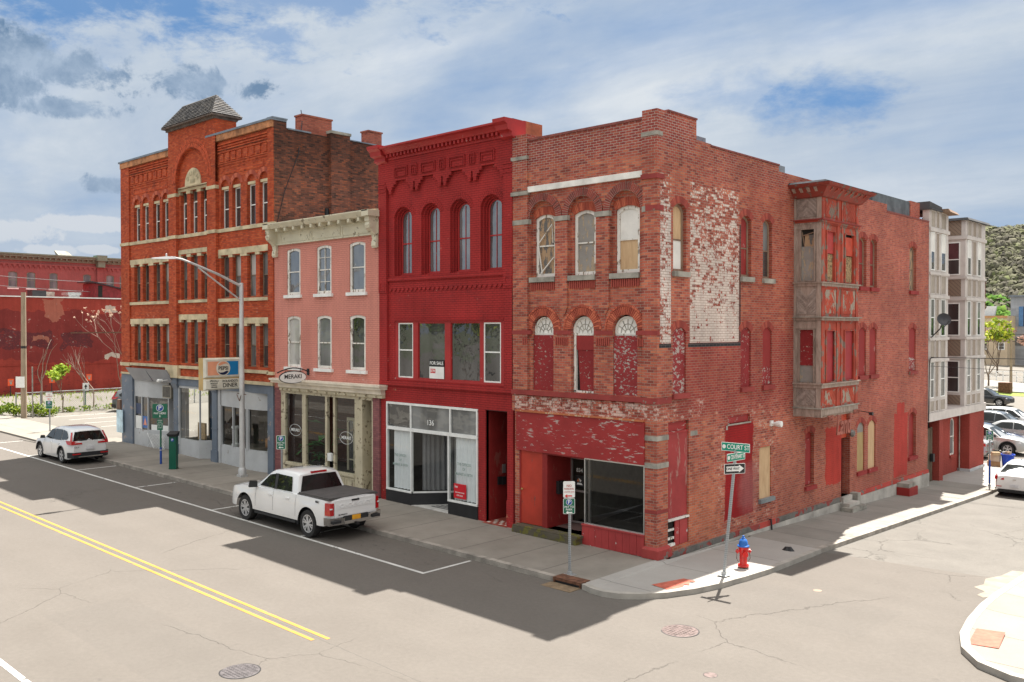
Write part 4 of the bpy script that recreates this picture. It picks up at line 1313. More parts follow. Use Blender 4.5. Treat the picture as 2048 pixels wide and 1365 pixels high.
for x in (-11.22, -7.86):
    for i, s in enumerate(('THE OFFICES', 'OF', 'MAINST & FIFTH')):
        text('window_lettering', s, 0.13, mtx_front(x, 0.045, 1.98 - i * 0.17), simple('pale_lettering%d' % i, (0.28, 0.36, 0.33)) if x < -9 and i == 0 else bpy.data.materials['pale_lettering0'], sf, 0.002, sx=0.9)
text('house_number', '136', 0.26, mtx_front(-9.58, 0.055, 3.28), M['white'], sf, 0.003)
kw = MB(F).box(-8.35, -7.75, -0.055, -0.035, 0.80, 1.30).build('for_sale_sign', M['redsign'], B3)
text('sign_lettering', 'kw', 0.13, mtx_front(-8.22, 0.03, 1.2), M['white'], kw, 0.002)
text('sign_lettering', 'STEPHANIE DAVIES', 0.055, mtx_front(-8.05, 0.03, 1.0), M['white'], kw, 0.002)
text('sign_lettering', 'FOR SALE', 0.07, mtx_front(-8.05, 0.03, 0.9), M['white'], kw, 0.002)
# door recess
mb = MB(F)
mb.box(-6.86, -6.83, -1.5, -0.1, 0.2, 3.92).box(-5.74, -5.70, -1.5, -0.1, 0.2, 3.92)
mb.build('entrance_lining', M['darkred'], B3)
mb = MB(F)
mb.box(-6.83, -5.74, -1.52, -1.48, 0.2, 3.92).box(-6.83, -5.74, -1.5, -0.1, 3.9, 3.94)
mb.build('entrance_back', M['black'], B3)
mb = MB(F); mb.band(outline(-6.80, -5.78, 0.2, 2.3, 0), outline(-6.72, -5.86, 0.2, 2.22, 0), -1.5, -1.44)
mb.build('door_frame', M['whitetrim'], B3)
mb = MB(F); mb.box(-6.83, -5.74, -1.5, 0.1, 0.13, 0.20); mb.build('tiled_step', simple('red_tiles', (0.30, 0.06, 0.04), 0.6), B3)
mb = MB(F)
for i in range(4):
    for j in range(3): mb.box(-6.75 + i * 0.27 + (j % 2) * 0.13, -6.63 + i * 0.27 + (j % 2) * 0.13, -0.50 + j * 0.18, -0.38 + j * 0.18, 0.20, 0.205)
mb.build('tile', simple('cream_tile', (0.6, 0.55, 0.48)), B3)
mb = MB(); mb.box(-6.825, -6.78, 0.62, 0.78, 1.35, 1.62); mb.box(-6.825, -6.76, 0.80, 0.98, 1.33, 1.60)
tag(mb.build('mailbox', M['black']), 'pair of small black mailboxes in the narrow red doorway', 'mailbox')
tag(MB().box(-6.825, -6.80, 0.85, 1.0, 1.72, 2.02).build('intercom', M['alu']), 'silver intercom panel above the mailboxes in the red doorway', 'intercom')

# =================================================================== pink building
M['b2'] = brick('pink_painted_brick', [(0.52, 0.20, 0.175), (0.60, 0.235, 0.205), (0.64, 0.26, 0.23)], (0.50, 0.19, 0.165), mw=0.011, paint=(0.62, 0.25, 0.195), stain=0.14, bmp=0.005,
                patches=[dict(box=(-19.3, -12.5, 4.5, 5.1), c=(0.66, 0.42, 0.36), peel=0.56, ps=2.5, soft=0.2, a=0.6)])
M['mauve'] = brick('mauve_brick', [(0.20, 0.075, 0.085), (0.26, 0.10, 0.10), (0.30, 0.12, 0.12)], (0.2, 0.09, 0.09), stain=0.2)
M['cream'] = peel('cream_paint', (0.60, 0.56, 0.43), (0.33, 0.29, 0.21), thr=0.60, sc=4, var=0.1, rough=0.6)
M['cream2'] = peel('old_cream_paint', (0.52, 0.46, 0.33), (0.27, 0.22, 0.15), thr=0.58, sc=5, var=0.12, rough=0.6)
M['creamcap'] = simple('cream_cap', (0.74, 0.66, 0.54), 0.6, var=0.1, sc=1.5, dirt=0.2)
B2 = thing('pink_brick_building', 'three storey pink painted brick building with a bracketed cream cornice', 'building', (-15.9, 0, 0.28))
C2 = [-18.04, -15.88, -13.70]
ops = [(c - 0.50, c + 0.50, z0, z1, 0.07) for c in C2 for z0, z1 in ((8.02, 9.95), (5.02, 7.14))]
mb = MB(F)
wall(mb, -19.5, -12.37, 4.1, 10.3, 0.0, ops, 0.13)
mb.build('wall', M['b2'], B2)
for c in C2:
    for i, (z0, z1, r) in enumerate(((8.02, 9.95, 8.97), (5.02, 7.14, 6.05))):
        g = M['glasssky'] if i == 0 else (M['glassblind'] if c < -17 else (M['glassmid'] if c < -15 else M['glassdark']))
        win(B2, F, c - 0.49, c + 0.49, z0, z1, 0.07, -0.03, M['whitewood'], g, 0.11, 0.10, rail=r, mun=1 if (i == 0 and abs(c + 15.88) < 0.1) else 0, hm=2 if (i == 0 and abs(c + 15.88) < 0.1) else 0)
        sill(B2, F, c - 0.62, c + 0.62, z0 - 0.13, z0 - 0.005, 0, M['whitetrim'], 0.10)
# cornice
mb = MB(F)
pr = [(-0.2, 10.14), (0.10, 10.14), (0.10, 10.19), (0.055, 10.20), (0.055, 10.66), (0.12, 10.68), (0.14, 10.78), (0.42, 10.80), (0.50, 10.90), (0.56, 10.98), (0.56, 11.02), (0.0, 11.10), (-0.3, 11.10)]
mb.hull([(-19.5, p[0], p[1]) for p in pr], [(-12.36, p[0], p[1]) for p in pr])
cr = mb.build('cornice', M['cream'], B2)
mb = MB(F)
for x0, x1 in ((-18.9, -16.76), (-16.66, -14.70), (-14.60, -12.95)):
    mb.band(outline(x0, x1, 10.24, 10.62, 0), outline(x0 + 0.04, x1 - 0.04, 10.28, 10.58, 0), 0.055, 0.075)
mb.build('frieze_panel', M['cream'], cr)
for k in range(10):
    x = -18.72 + k * 0.62
    MB(F).box(x, x + 0.13, 0.10, 0.44, 10.66, 10.79).build('modillion', M['cream'], cr)
for x in (-19.46, -12.66):
    mb = MB(F)
    pb = [(0.05, 9.66), (0.10, 9.64), (0.15, 9.72), (0.14, 9.86), (0.10, 9.95), (0.13, 10.10), (0.28, 10.26), (0.42, 10.36), (0.46, 10.48), (0.42, 10.58), (0.46, 10.62), (0.46, 10.86), (0.0, 10.86), (0.0, 9.66)]
    mb.hull([(x, p[0], p[1]) for p in pb], [(x + 0.26, p[0], p[1]) for p in pb])
    mb.lathe([(0.001, x - 0.02), (0.09, x - 0.02), (0.09, x + 0.28), (0.001, x + 0.28)], (0.34, 10.45), 12, 0)
    mb.box(x - 0.06, x + 0.34, 0.0, 0.56, 10.80, 11.03)
    mb.build('bracket', M['cream'], cr)
MB().box(-19.45, -12.40, 0.3, 12, 10.2, 10.85).build('roof', M['roof'], B2)
# shop front
mb = MB(F)
for (a, b, c, d, o) in ((-19.36, -11.98, 4.34, 4.44, 0.30), (-19.40, -11.95, 4.44, 4.52, 0.36), (-19.0, -12.1, 4.16, 4.34, 0.16)):
    mb.box(a, b, -0.1, o, c, d)
mb.build('shop_cornice', M['creamcap'], B2)
mb = MB(F)
mb.box(-19.0, -12.1, -0.1, 0.10, 4.02, 4.16).box(-19.02, -12.76, -0.2, 0.02, 3.90, 4.02)
for k in range(11): mb.box(-18.8 + k * 0.63, -18.7 + k * 0.63, 0.0, 0.17, 4.03, 4.10)
for a, b in ((-19.02, -18.70), (-17.46, -17.20), (-15.84, -15.70), (-15.30, -15.18), (-13.90, -13.50)):
    mb.box(a, b, -0.12, 0.0, 0.30, 3.90)
mb.box(-18.7, -15.84, -0.14, 0.03, 0.90, 1.02).box(-15.2, -13.88, -0.14, 0.03, 0.86, 0.98)
mb.box(-18.7, -15.84, -0.14, -0.04, 0.3, 0.90).box(-15.2, -13.88, -0.14, -0.04, 0.3, 0.86)
for a, b, c in ((-18.6, -17.3, 0.82), (-17.2, -15.95, 0.82), (-15.1, -14.6, 0.78), (-14.5, -13.98, 0.78)):
    mb.band(outline(a, b, 0.42, c, 0), outline(a + 0.05, b - 0.05, 0.47, c - 0.05, 0), -0.04, -0.015)
mb.box(-13.5, -13.42, -0.9, -0.0, 0.3, 3.9).box(-12.84, -12.76, -0.9, 0.0, 0.3, 3.9).box(-13.5, -12.76, -0.9, -0.55, 2.76, 2.95)
shopf = mb.build('shop_front', M['cream2'], B2)
MB(F).box(-19.5, -19.02, -0.3, 0.01, 0.3, 4.1).build('pier', M['mauve'], B2)
MB(F).box(-12.76, -12.37, -0.3, 0.01, 0.3, 4.1).build('pier', M['mauve'], B2)
for a, b, c in ((-18.70, -17.46, 1.02), (-17.20, -15.84, 1.02), (-15.18, -13.90, 0.98)):
    MB(F).poly([(a, -0.07, c), (b, -0.07, c), (b, -0.07, 3.9), (a, -0.07, 3.9)]).build('glass', M['glass'], shopf)
mb = MB(F)
dr = win(B2, F, -15.75, -15.2, 0.35, 3.0, 0, -1.0, M['cream2'], M['glassdark'], 0.12, 0.06, rail=1.3, name='door')
dr = win(B2, F, -13.42, -12.84, 0.35, 2.76, 0, -0.62, M['cream2'], M['cream2'], 0.10, 0.06, rail=1.2, name='door', gname='panel')
win(B2, F, -13.42, -12.84, 2.95, 3.9, 0, -0.6, M['cream2'], M['glassmid'], 0.05, 0.06, name='transom')
mb = MB(F)
mb.poly([(-19.0, -2.2, 0.4), (-13.5, -2.2, 0.4), (-13.5, -2.2, 4), (-19.0, -2.2, 4)])
mb.poly([(-19.0, -0.1, 0.4), (-19.0, -2.2, 0.4), (-19.0, -2.2, 4), (-19.0, -0.1, 4)])
mb.m = 1
mb.poly([(-19.0, -0.1, 0.85), (-13.5, -0.1, 0.85), (-13.5, -2.2, 0.85), (-19.0, -2.2, 0.85)]).poly([(-19.0, -0.1, 4), (-13.5, -0.1, 4), (-13.5, -2.2, 4), (-19.0, -2.2, 4)])
mb.poly([(-13.5, -0.1, 0.4), (-13.5, -2.2, 0.4), (-13.5, -2.2, 4), (-13.5, -0.1, 4)])
mb.build('shop_room', [brick('inside_brick', [(0.10, 0.035, 0.025), (0.16, 0.055, 0.035)], (0.12, 0.08, 0.06)), M['darkroom']], B2)
for x, z in ((-18.02, 2.38), (-14.50, 2.34)):
    mb = MB(F)
    mb.tube([(x + 0.42 * math.cos(t * PI / 12), -0.05, z + 0.24 * math.sin(t * PI / 12)) for t in range(25)], 0.008, 4)
    o = mb.build('window_emblem', M['white'], shopf)
    text('window_lettering', 'MERAKI', 0.18, mtx_front(x, 0.045, z), M['white'], o, 0.002)
tag(MB(F).box(-15.62, -15.36, -0.1, 0.05, 1.35, 1.65).build('letter_box', M['whitetrim']), 'white letter box fixed beside the shop entrance of the pink building', 'letter box')
# plants inside the shop window
M['leaf'] = simple('plant_leaf', (0.05, 0.14, 0.035), 0.5, var=0.3, sc=8)
M['terracotta'] = simple('pot', (0.62, 0.60, 0.56), 0.6)
def plant(name, label, x, y, z, h, n, ln, wd, potm, ph=0.22, seed=1, drop=0.4):
    r = random.Random(seed)
    t = thing(name, label, 'potted plant', (x, y, z))
    p = MB().lathe([(0.001, z), (ph * 0.38, z), (ph * 0.52, z + ph), (ph * 0.42, z + ph), (0.001, z + ph * 0.9)], (x, y), 12).build('pot', potm, t, 40)
    mb = MB()
    for k in range(n):
        a = r.uniform(0, 2 * PI); hh = z + ph + h * r.uniform(0.3, 1.0); q = r.uniform(0.1, 0.35) * ln
        b = Vector((x + q * math.cos(a), y + q * math.sin(a), hh))
        mb.tube([(x, y, z + ph * 0.9), ((x + b.x) / 2, (y + b.y) / 2, (z + ph + hh) / 2 + 0.05), tuple(b)], 0.008, 3)
        d = Vector((math.cos(a), math.sin(a), r.uniform(-drop, 0.5))).normalized(); s = d.cross(Vector((0, 0, 1))).normalized()
        c_ = b + d * ln * 0.5 + Vector((0, 0, 0.03)); e = b + d * ln - Vector((0, 0, ln * 0.15))
        mb.poly([tuple(b), tuple(c_ + s * wd), tuple(e), tuple(c_ - s * wd)])
    mb.build('foliage', M['leaf'], t)
    return t
plant('potted_plant', 'tall plant with broad leaves inside the pink building shop window', -16.6, 0.7, 0.95, 1.6, 7, 0.75, 0.2, M['black'], 0.3, 3, 0.2)
plant('potted_plant', 'dark spiky plant in a black pot at the left of the shop window', -17.9, 0.5, 0.95, 0.35, 22, 0.4, 0.05, M['black'], 0.42, 5)
plant('potted_plant', 'bright green leafy plant in the middle of the shop window', -16.9, 0.45, 0.95, 0.35, 26, 0.28, 0.05, M['black'], 0.2, 6)
plant('potted_plant', 'small plant in a white pot low in the shop window', -16.2, 0.35, 0.95, 0.2, 16, 0.2, 0.03, M['terracotta'], 0.2, 8)
plant('dried_plant', 'dry brown twiggy plant in the right hand shop window', -14.2, 0.4, 0.9, 0.3, 30, 0.25, 0.012, M['terracotta'], 0.18, 9)
# signs that stick out from the fronts face along the street (+x)
def mtx_side(x, y, z):
    return Matrix.Translation((x, y, z)) @ Matrix.Rotation(PI / 2, 4, 'Z') @ Matrix.Rotation(PI / 2, 4, 'X')
sg = thing('oval_hanging_sign', 'oval white MERAKI sign hanging from a curved black iron bracket on the pink building', 'shop sign', (-16.98, 0, 4.3))
E_ = [(-0.75 + 0.62 * math.cos(k * PI / 18), 4.66 + 0.235 * math.sin(k * PI / 18)) for k in range(36)]
mb = MB(frS(-16.98))
mb.hull([(p[0], -0.025, p[1]) for p in E_], [(p[0], 0.025, p[1]) for p in E_])
mb.build('sign_panel', M['white'], sg)
mb = MB(frS(-16.98))
mb.tube([(p[0], 0.0, p[1]) for p in E_ + E_[:1]], 0.028, 6)
mb.build('sign_rim', M['black'], sg)
mb = MB(frS(-16.98))
mb.tube([(-1.46 + 1.46 * k / 8, 0, 4.84 + 0.19 * math.sin(PI * (k + 0.3) / 8.6)) for k in range(9)], 0.025, 6)
mb.box(-0.05, 0.0, -0.06, 0.06, 4.72, 4.98)
mb.tube([(-1.1, 0, 4.86), (-1.1, 0, 4.94)], 0.012, 4); mb.tube([(-0.4, 0, 4.84), (-0.4, 0, 5.0)], 0.012, 4)
mb.build('bracket', M['black'], sg)
text('sign_lettering', 'MERAKI', 0.24, mtx_side(-16.95, -0.75, 4.68), M['darkmetal'], sg, 0.003)
# =================================================================== orange brick hall with the tower
M['b1'] = brick('orange_brick', [(0.30, 0.045, 0.018), (0.44, 0.065, 0.022), (0.52, 0.085, 0.028), (0.56, 0.12, 0.045)], (0.24, 0.12, 0.08), mw=0.010, stain=0.22, bmp=0.006,
                patches=[dict(box=(-34.5, -19.4, 6.9, 7.9), c=(0.62, 0.45, 0.38), peel=0.62, ps=1.6, a=0.5, soft=0.2, ma=0.5)])
M['b1side'] = brick('old_side_brick', [(0.09, 0.042, 0.034), (0.19, 0.072, 0.050), (0.30, 0.10, 0.062), (0.46, 0.14, 0.07)], (0.22, 0.15, 0.11), mw=0.014, stain=0.36, bmp=0.008, sootz=(13.2, 15.4, 0.55))
M['bstone'] = simple('buff_stone', (0.56, 0.47, 0.31), 0.85, var=0.2, sc=1.6, dirt=0.35)
M['terra'] = simple('terracotta_band', (0.46, 0.20, 0.09), 0.8, var=0.25, sc=3)
M['slate'] = island('slate', [(0.05, 0.048, 0.05), (0.09, 0.085, 0.085), (0.13, 0.118, 0.105)])
M['bluegrey'] = peel('blue_grey_paint', (0.135, 0.165, 0.21), (0.40, 0.33, 0.30), thr=0.62, sc=3.5, var=0.12, rough=0.5)
M['greysign'] = simple('grey_sign_face', (0.24, 0.25, 0.28), 0.5, var=0.08, sc=1)
M['offwhite'] = peel('off_white_paint', (0.47, 0.48, 0.49), (0.34, 0.30, 0.26), thr=0.64, sc=3, var=0.08, rough=0.55)
M['oldwin'] = simple('old_window_frame', (0.20, 0.15, 0.11), 0.7, var=0.2)
B1 = thing('orange_brick_building', 'four storey orange brick building with a slate roofed central tower and buff stone bands', 'building', (-27, 0, 0.4))
Lx = [(-33.02, -32.30), (-32.02, -31.30), (-30.78, -30.06), (-29.78, -29.06)]
Rx = [(-23.97, -23.25), (-22.95, -22.23), (-21.70, -20.98), (-20.66, -19.94)]
Mx = [(-27.84, -27.20), (-26.84, -26.17), (-25.82, -25.22)]
mb = MB(F)
for (u0, u1, X_) in ((-33.45, -28.8, Lx), (-24.17, -19.9, Rx)):
    wall(mb, u0, u1, 4.6, 15.2, 0.0, [(a, b, c, d, r) for a, b in X_ for c, d, r in ((11.20, 13.43, 0.30), (8.03, 9.94, 0), (4.93, 6.83, 0))], 0.20)
wall(mb, -28.02, -24.97, 4.6, 13.4, 0.0, [(a, b, c, d, 0) for a, b in Mx for c, d in ((11.20, 13.27), (8.03, 10.17), (4.93, 7.03))], 0.20)
wall(mb, -28.8, -24.17, 13.4, 16.5, 0.16, [(-28.02, -24.97, 13.4, 15.25, 1.52, 0.16)], 0.16)
mb.poly([(-28.1, 0.005, 13.4), (-24.9, 0.005, 13.4), (-24.9, 0.005, 15.4), (-28.1, 0.005, 15.4)])
for a, b, n in ((-34.45, -33.45, 0.08), (-28.80, -28.02, 0.16), (-24.97, -24.17, 0.16)):
    mb.box(a, b, -0.3, n, 4.2, 15.2 if n < 0.1 else 13.4)
mb.box(-19.93, -19.505, -0.3, 0.05, 4.2, 15.2)
for u0, u1 in ((-33.45, -28.8), (-24.17, -19.93), (-28.02, -24.97)): mb.box(u0, u1, -0.2, 0.02, 4.28, 4.62)
# corbel ribs over the fourth floor
for u0, u1 in ((-33.45, -28.8), (-24.17, -19.93)):
    for z in (14.06, 14.16, 14.66, 14.78, 14.90, 15.02): mb.box(u0, u1, -0.1, 0.03 + (z - 14) * 0.03, z, z + 0.06)
    k = u0 + 0.2
    while k < u1 - 0.2:
        mb.box(k, k + 0.32, -0.1, 0.045, 14.25, 14.62); k += 0.52
    mb.band(outline(u0 + 0.45, u1 - 0.35, 13.66, 13.96, 0), outline(u0 + 0.50, u1 - 0.40, 13.70, 13.92, 0), 0, 0.02)
wallo = mb.build('wall', M['b1'], B1)
mb = MB(F)
wedges(mb, -26.495, 13.73, 1.54, 1.74, -PI / 2, PI / 2, 60, 0.1, 0.185, 0.01)
wedges(mb, -26.495, 13.73, 1.76, 1.96, -PI / 2, PI / 2, 64, 0.1, 0.175, 0.01)
mb.build('arch', simple('arch_orange', (0.46, 0.075, 0.026), 0.85, var=0.25, sc=9), B1)
# tower top, roofs
mb = MB()
mb.box(-28.8, -24.17, -0.155, 0.92, 15.4, 16.5)
mb.box(-28.8, -24.17, 0.02, 0.92, 13.4, 15.4)
mb.build('tower', M['b1'], B1)
mb = MB()
e = (-28.98, -23.98, -0.42, 1.12); rz0, rz1 = 16.50, 17.62
rd = ((-28.2, 0.36), (-25.0, 0.36))
faces = [((e[0], e[2]), (e[1], e[2]), rd[1], rd[0]), ((e[1], e[2]), (e[1], e[3]), rd[1], rd[1]), ((e[1], e[3]), (e[0], e[3]), rd[0], rd[1]), ((e[0], e[3]), (e[0], e[2]), rd[0], rd[0])]
r_ = random.Random(3)
for p0, p1, q1, q0 in faces:
    P0, P1, Q1, Q0 = Vector((*p0, rz0)), Vector((*p1, rz0)), Vector((*q1, rz1)), Vector((*q0, rz1))
    nn = (P1 - P0).cross(Q0 - P0).normalized()
    if nn.z < 0: nn = -nn
    rows = 11
    for i in range(rows):
        a, b = i / rows, (i + 1.12) / rows
        b = min(b, 1)
        L0, L1 = P0.lerp(Q0, a), P1.lerp(Q1, a); H0, H1 = P0.lerp(Q0, b), P1.lerp(Q1, b)
        cn = max(2, int((L1 - L0).length / 0.22))
        for k in range(cn):
            s, t = k / cn, (k + 0.96) / cn
            lift = nn * (0.035 + r_.uniform(0, 0.015))
            mb.poly([tuple(L0.lerp(L1, s) + lift), tuple(L0.lerp(L1, t) + lift), tuple(H0.lerp(H1, t) + nn * 0.01), tuple(H0.lerp(H1, s) + nn * 0.01)])
    mb.poly([tuple(P0), tuple(P1), tuple(Q1), tuple(Q0)])
mb.build('tower_roof', M['slate'], B1)
mb = MB()
mb.box(e[0], e[1], e[2], e[3], 16.42, 16.50).box(e[0] + 0.15, e[1] - 0.15, e[2] + 0.15, e[3] - 0.15, 16.30, 16.42)
mb.build('eaves', simple('eaves_wood', (0.13, 0.10, 0.085), 0.8, var=0.25), B1)
for a, b, z in ((-34.45, -28.82, 15.2), (-24.99, -19.5, 15.25)):
    MB(F).box(a, b - 0.006, -0.3, 0.12, z - 0.02, z + 0.27).build('terracotta_band', M['terra'], B1)
    MB(F).box(a - 0.1, b + 0.03, -0.62, 0.17, z + 0.27, z + 0.36).build('metal_coping', M['greycap'], B1)
mb = MB(F)
mb.hull([(-27.30, 0.02, 13.48), (-25.76, 0.02, 13.48), (-25.76, 0.07, 13.48), (-27.30, 0.07, 13.48)], [(-27.30, 0.02, 13.5), (-25.76, 0.02, 13.5), (-25.76, 0.07, 13.5), (-27.30, 0.07, 13.5)])
Hs = arc(-27.28, -25.76, 13.49, 0.83, 20)
mb.hull([(p[0], 0.0, p[1]) for p in Hs], [(p[0], 0.06, p[1]) for p in Hs])
ds = mb.build('date_stone', M['bstone'], B1)
stl = simple('carved_letter', (0.42, 0.37, 0.25), 0.9)
for k, ch in enumerate('DUNN'):
    t = R(-54 + k * 36)
    text('carved_lettering', ch, 0.30, Matrix.Translation((-26.52 + 0.56 * math.sin(t), -0.065, 13.50 + 0.58 * math.cos(t))) @ Matrix.Rotation(t, 4, 'Y') @ Matrix.Rotation(PI / 2, 4, 'X'), stl, ds, 0.012)
text('carved_lettering', '1887', 0.27, mtx_front(-26.52, -0.065, 13.68), stl, ds, 0.012)
# stone bands, lintels, capitals, sills
for n_, bx in (('sill_course', [(-34.47, -33.43, 0.13, 11.03, 11.19), (-33.43, -28.82, 0.05, 11.03, 11.19), (-28.82, -28.0, 0.21, 11.03, 11.19), (-28.0, -24.99, 0.05, 11.03, 11.19), (-24.99, -24.15, 0.21, 11.03, 11.19), (-24.15, -19.48, 0.055, 11.03, 11.19)]),
               ('lintel', [(-33.45, -28.8, 0.04, 9.98, 10.24), (-24.17, -19.93, 0.04, 9.98, 10.25), (-28.02, -24.97, 0.04, 10.24, 10.45), (-33.45, -28.8, 0.04, 6.84, 7.12), (-24.17, -19.93, 0.04, 6.84, 7.10), (-28.02, -24.97, 0.04, 7.04, 7.30), (-28.02, -24.97, 0.05, 13.28, 13.49)]),
               ('sill', [(-33.5, -28.8, 0.07, 7.85, 8.0), (-28.02, -24.97, 0.07, 7.86, 8.0), (-24.2, -19.93, 0.07, 7.84, 7.98), (-34.5, -28.8, 0.10, 4.66, 4.80), (-28.02, -24.97, 0.10, 4.66, 4.80), (-24.17, -19.9, 0.10, 4.66, 4.80)]),
               ('stone_band', [(-34.5, -28.8, 0.12, 4.18, 4.28), (-29.15, -27.9, 0.20, 4.18, 4.80), (-28.0, -24.97, 0.12, 4.16, 4.28), (-24.97, -19.48, 0.12, 4.16, 4.30), (-28.84, -27.98, 0.19, 13.08, 13.24), (-25.0, -24.13, 0.19, 13.08, 13.24), (-19.97, -19.49, 0.10, 4.62, 4.76), (-34.5, -33.4, 0.14, 4.62, 4.80)])):
    for a, b, n, c, d in bx:
        MB(F).box(a, b, -0.1, n, c, d).build(n_, M['bstone'], B1)
mb = MB(F)
for X_ in (Lx, Rx):
    ps = [(X_[0][0] - 0.32, X_[0][0] - 0.0)] + [(X_[i][1], X_[i + 1][0]) for i in range(3)]
    for a, b in ps:
        for z in (9.86, 6.73): mb.box(a - 0.02, b + 0.02, -0.12, 0.03, z, z + 0.12)
ps = [(-28.02, -27.84), (-27.20, -26.84), (-26.17, -25.82), (-25.22, -24.97)]
for a, b in ps:
    for z in (10.08, 6.92, 13.14): mb.box(a - 0.02, b + 0.02, -0.12, 0.03, z, z + 0.14)
mb.build('capital', M['bstone'], B1)
mb = MB(F)
for X_ in (Lx, Rx):
    for a, b in X_: mb.box(a, b, -0.19, -0.05, 13.0, 13.12)
mb.build('lintel', M['bstone'], B1)
mb = MB(F)
for X_ in (Lx, Rx):
    for a, b in X_: mb.poly([(a, -0.10, 13.12), (b, -0.10, 13.12), (b, -0.10, 13.45), (a, -0.10, 13.45)])
mb.build('arch_infill', M['b1'], B1)
for X_ in (Lx, Rx):
    for a, b in X_:
        win(B1, F, a, b, 11.2, 13.0, 0, -0.17, M['white'], M['glassdark'], 0.05, 0.06, rail=12.1)
        mb = MB(F); segwedges(mb, a, b, 13.13, 0.30, 0.2, 13, -0.02, 0.012, 0.012); mb.build('arch', M['arch_or'], B1)
        for i, (c, d) in enumerate(((8.03, 9.94), (4.93, 6.83))):
            k = int(abs(a * 7 + i * 3)) % 3
            win(B1, F, a, b, c, d, 0, -0.17, M['oldwin'], [M['glassdark'], M['glassmid'], M['glassdark']][k], 0.06, 0.06, rail=(c + d) / 2, upper=[M['glassmid'], M['glassblind'], M['glassdark']][k])
for a, b in Mx:
    win(B1, F, a, b, 11.2, 12.75, 0, -0.17, M['white'], M['glassdark'], 0.05, 0.06, rail=12.0)
    win(B1, F, a, b, 12.75, 13.27, 0, -0.17, M['oldwin'], M['glassdark'], 0.05, 0.06)
    for c, d in ((8.03, 10.17), (4.93, 7.03)):
        win(B1, F, a, b, c, d, 0, -0.17, M['oldwin'], M['glassdark'], 0.06, 0.06, rail=(c + d) / 2 - 0.1, upper=M['glassmid'])
# flank wall and chimneys
mb = MB(frS(-19.5))
mb.box(-0.01, 0.63, -0.35, 0.0, 4.0, 15.60).box(0.63, 14, -0.35, 0.0, 4.0, 15.22).box(2.78, 3.82, -0.1, 0.24, 10.5, 15.36)
sw_ = mb.build('side_wall', M['b1side'], B1)
mb = MB(frS(-19.5))
mb.box(-0.1, 0.66, -0.4, 0.05, 15.60, 15.66).box(0.66, 1.86, -0.4, 0.05, 15.22, 15.28).box(3.85, 14, -0.4, 0.05, 15.22, 15.27)
mb.build('metal_coping', M['greycap'], B1)
MB(frS(-19.5)).box(2.74, 3.86, -0.1, 0.28, 15.36, 15.48).build('flue_cap', M['stone'], B1)
M['chim'] = brick('chimney_brick', [(0.26, 0.07, 0.05), (0.40, 0.11, 0.075), (0.46, 0.14, 0.09)], (0.30, 0.2, 0.15), stain=0.25)
MB(frS(-19.5)).box(1.66, 3.24, -0.9, -0.36, 15.0, 16.05).box(1.62, 3.28, -0.94, -0.32, 16.05, 16.12).build('chimney', M['chim'], B1)
MB(frS(-19.5)).box(5.32, 6.12, -0.9, -0.36, 15.0, 15.92).box(5.28, 6.16, -0.94, -0.32, 15.92, 15.99).build('chimney', M['chim'], B1)
MB().box(-34.4, -19.9, 1.4, 14, 4.0, 15.0).build('roof', M['roof'], B1)
MB(frS(-19.5)).tube([(2.66, 0.06, 10.9), (2.66, 0.06, 12.0)], 0.09, 8).build('downpipe', M['black'], B1)
MB().tube([(-19.42, 0.1, 11.15), (-19.4, 0.45, 12.5), (-19.4, 1.15, 14.2), (-19.9, 1.7, 15.9), (-19.95, 1.66, 16.3)], 0.018, 4).build('cable', M['black'], B1)
# ---- shop fronts
mb = MB(F)
mb.box(-34.5, -33.2, -0.5, 0.06, 0.4, 4.18).box(-19.97, -19.52, -0.3, 0.07, 0.3, 4.16)
for x in (-28.66, -24.86):
    mb.box(x, x + 0.46, -0.35, 0.02, 0.9, 3.6)
    mb.hull([(x, 0.02, 3.6), (x + 0.46, 0.02, 3.6), (x + 0.46, -0.3, 3.6), (x, -0.3, 3.6)], [(x - 0.08, 0.14, 3.9), (x + 0.54, 0.14, 3.9), (x + 0.54, -0.3, 3.9), (x - 0.08, -0.3, 3.9)])
    mb.box(x - 0.05, x + 0.51, -0.35, 0.06, 0.3, 0.9).box(x - 0.03, x + 0.49, -0.3, 0.04, 1.9, 1.96).box(x - 0.05, x + 0.51, -0.3, 0.1, 3.9, 4.18)
mb.build('column', M['bluegrey'], B1)
mb = MB(F)
mb.box(-28.15, -24.9, -0.2, 0.03, 3.80, 4.16).box(-24.35, -19.97, -0.2, 0.04, 3.78, 4.16)
mb.build('beam', M['bluegrey'], B1)
mb = MB(F)
for k in range(2):
    a, b = -33.15 + k * 2.27, -33.15 + k * 2.27 + 2.25
    mb.hull([(a + 0.15, 0.05, 3.90), (b, 0.05, 3.90), (b, 0.0, 3.90), (a + 0.15, 0.0, 3.90)], [(a, 0.45, 4.56), (b, 0.45, 4.56), (b, 0.38, 4.56), (a, 0.38, 4.56)])
mb.build('sign_fascia', M['greysign'], B1)
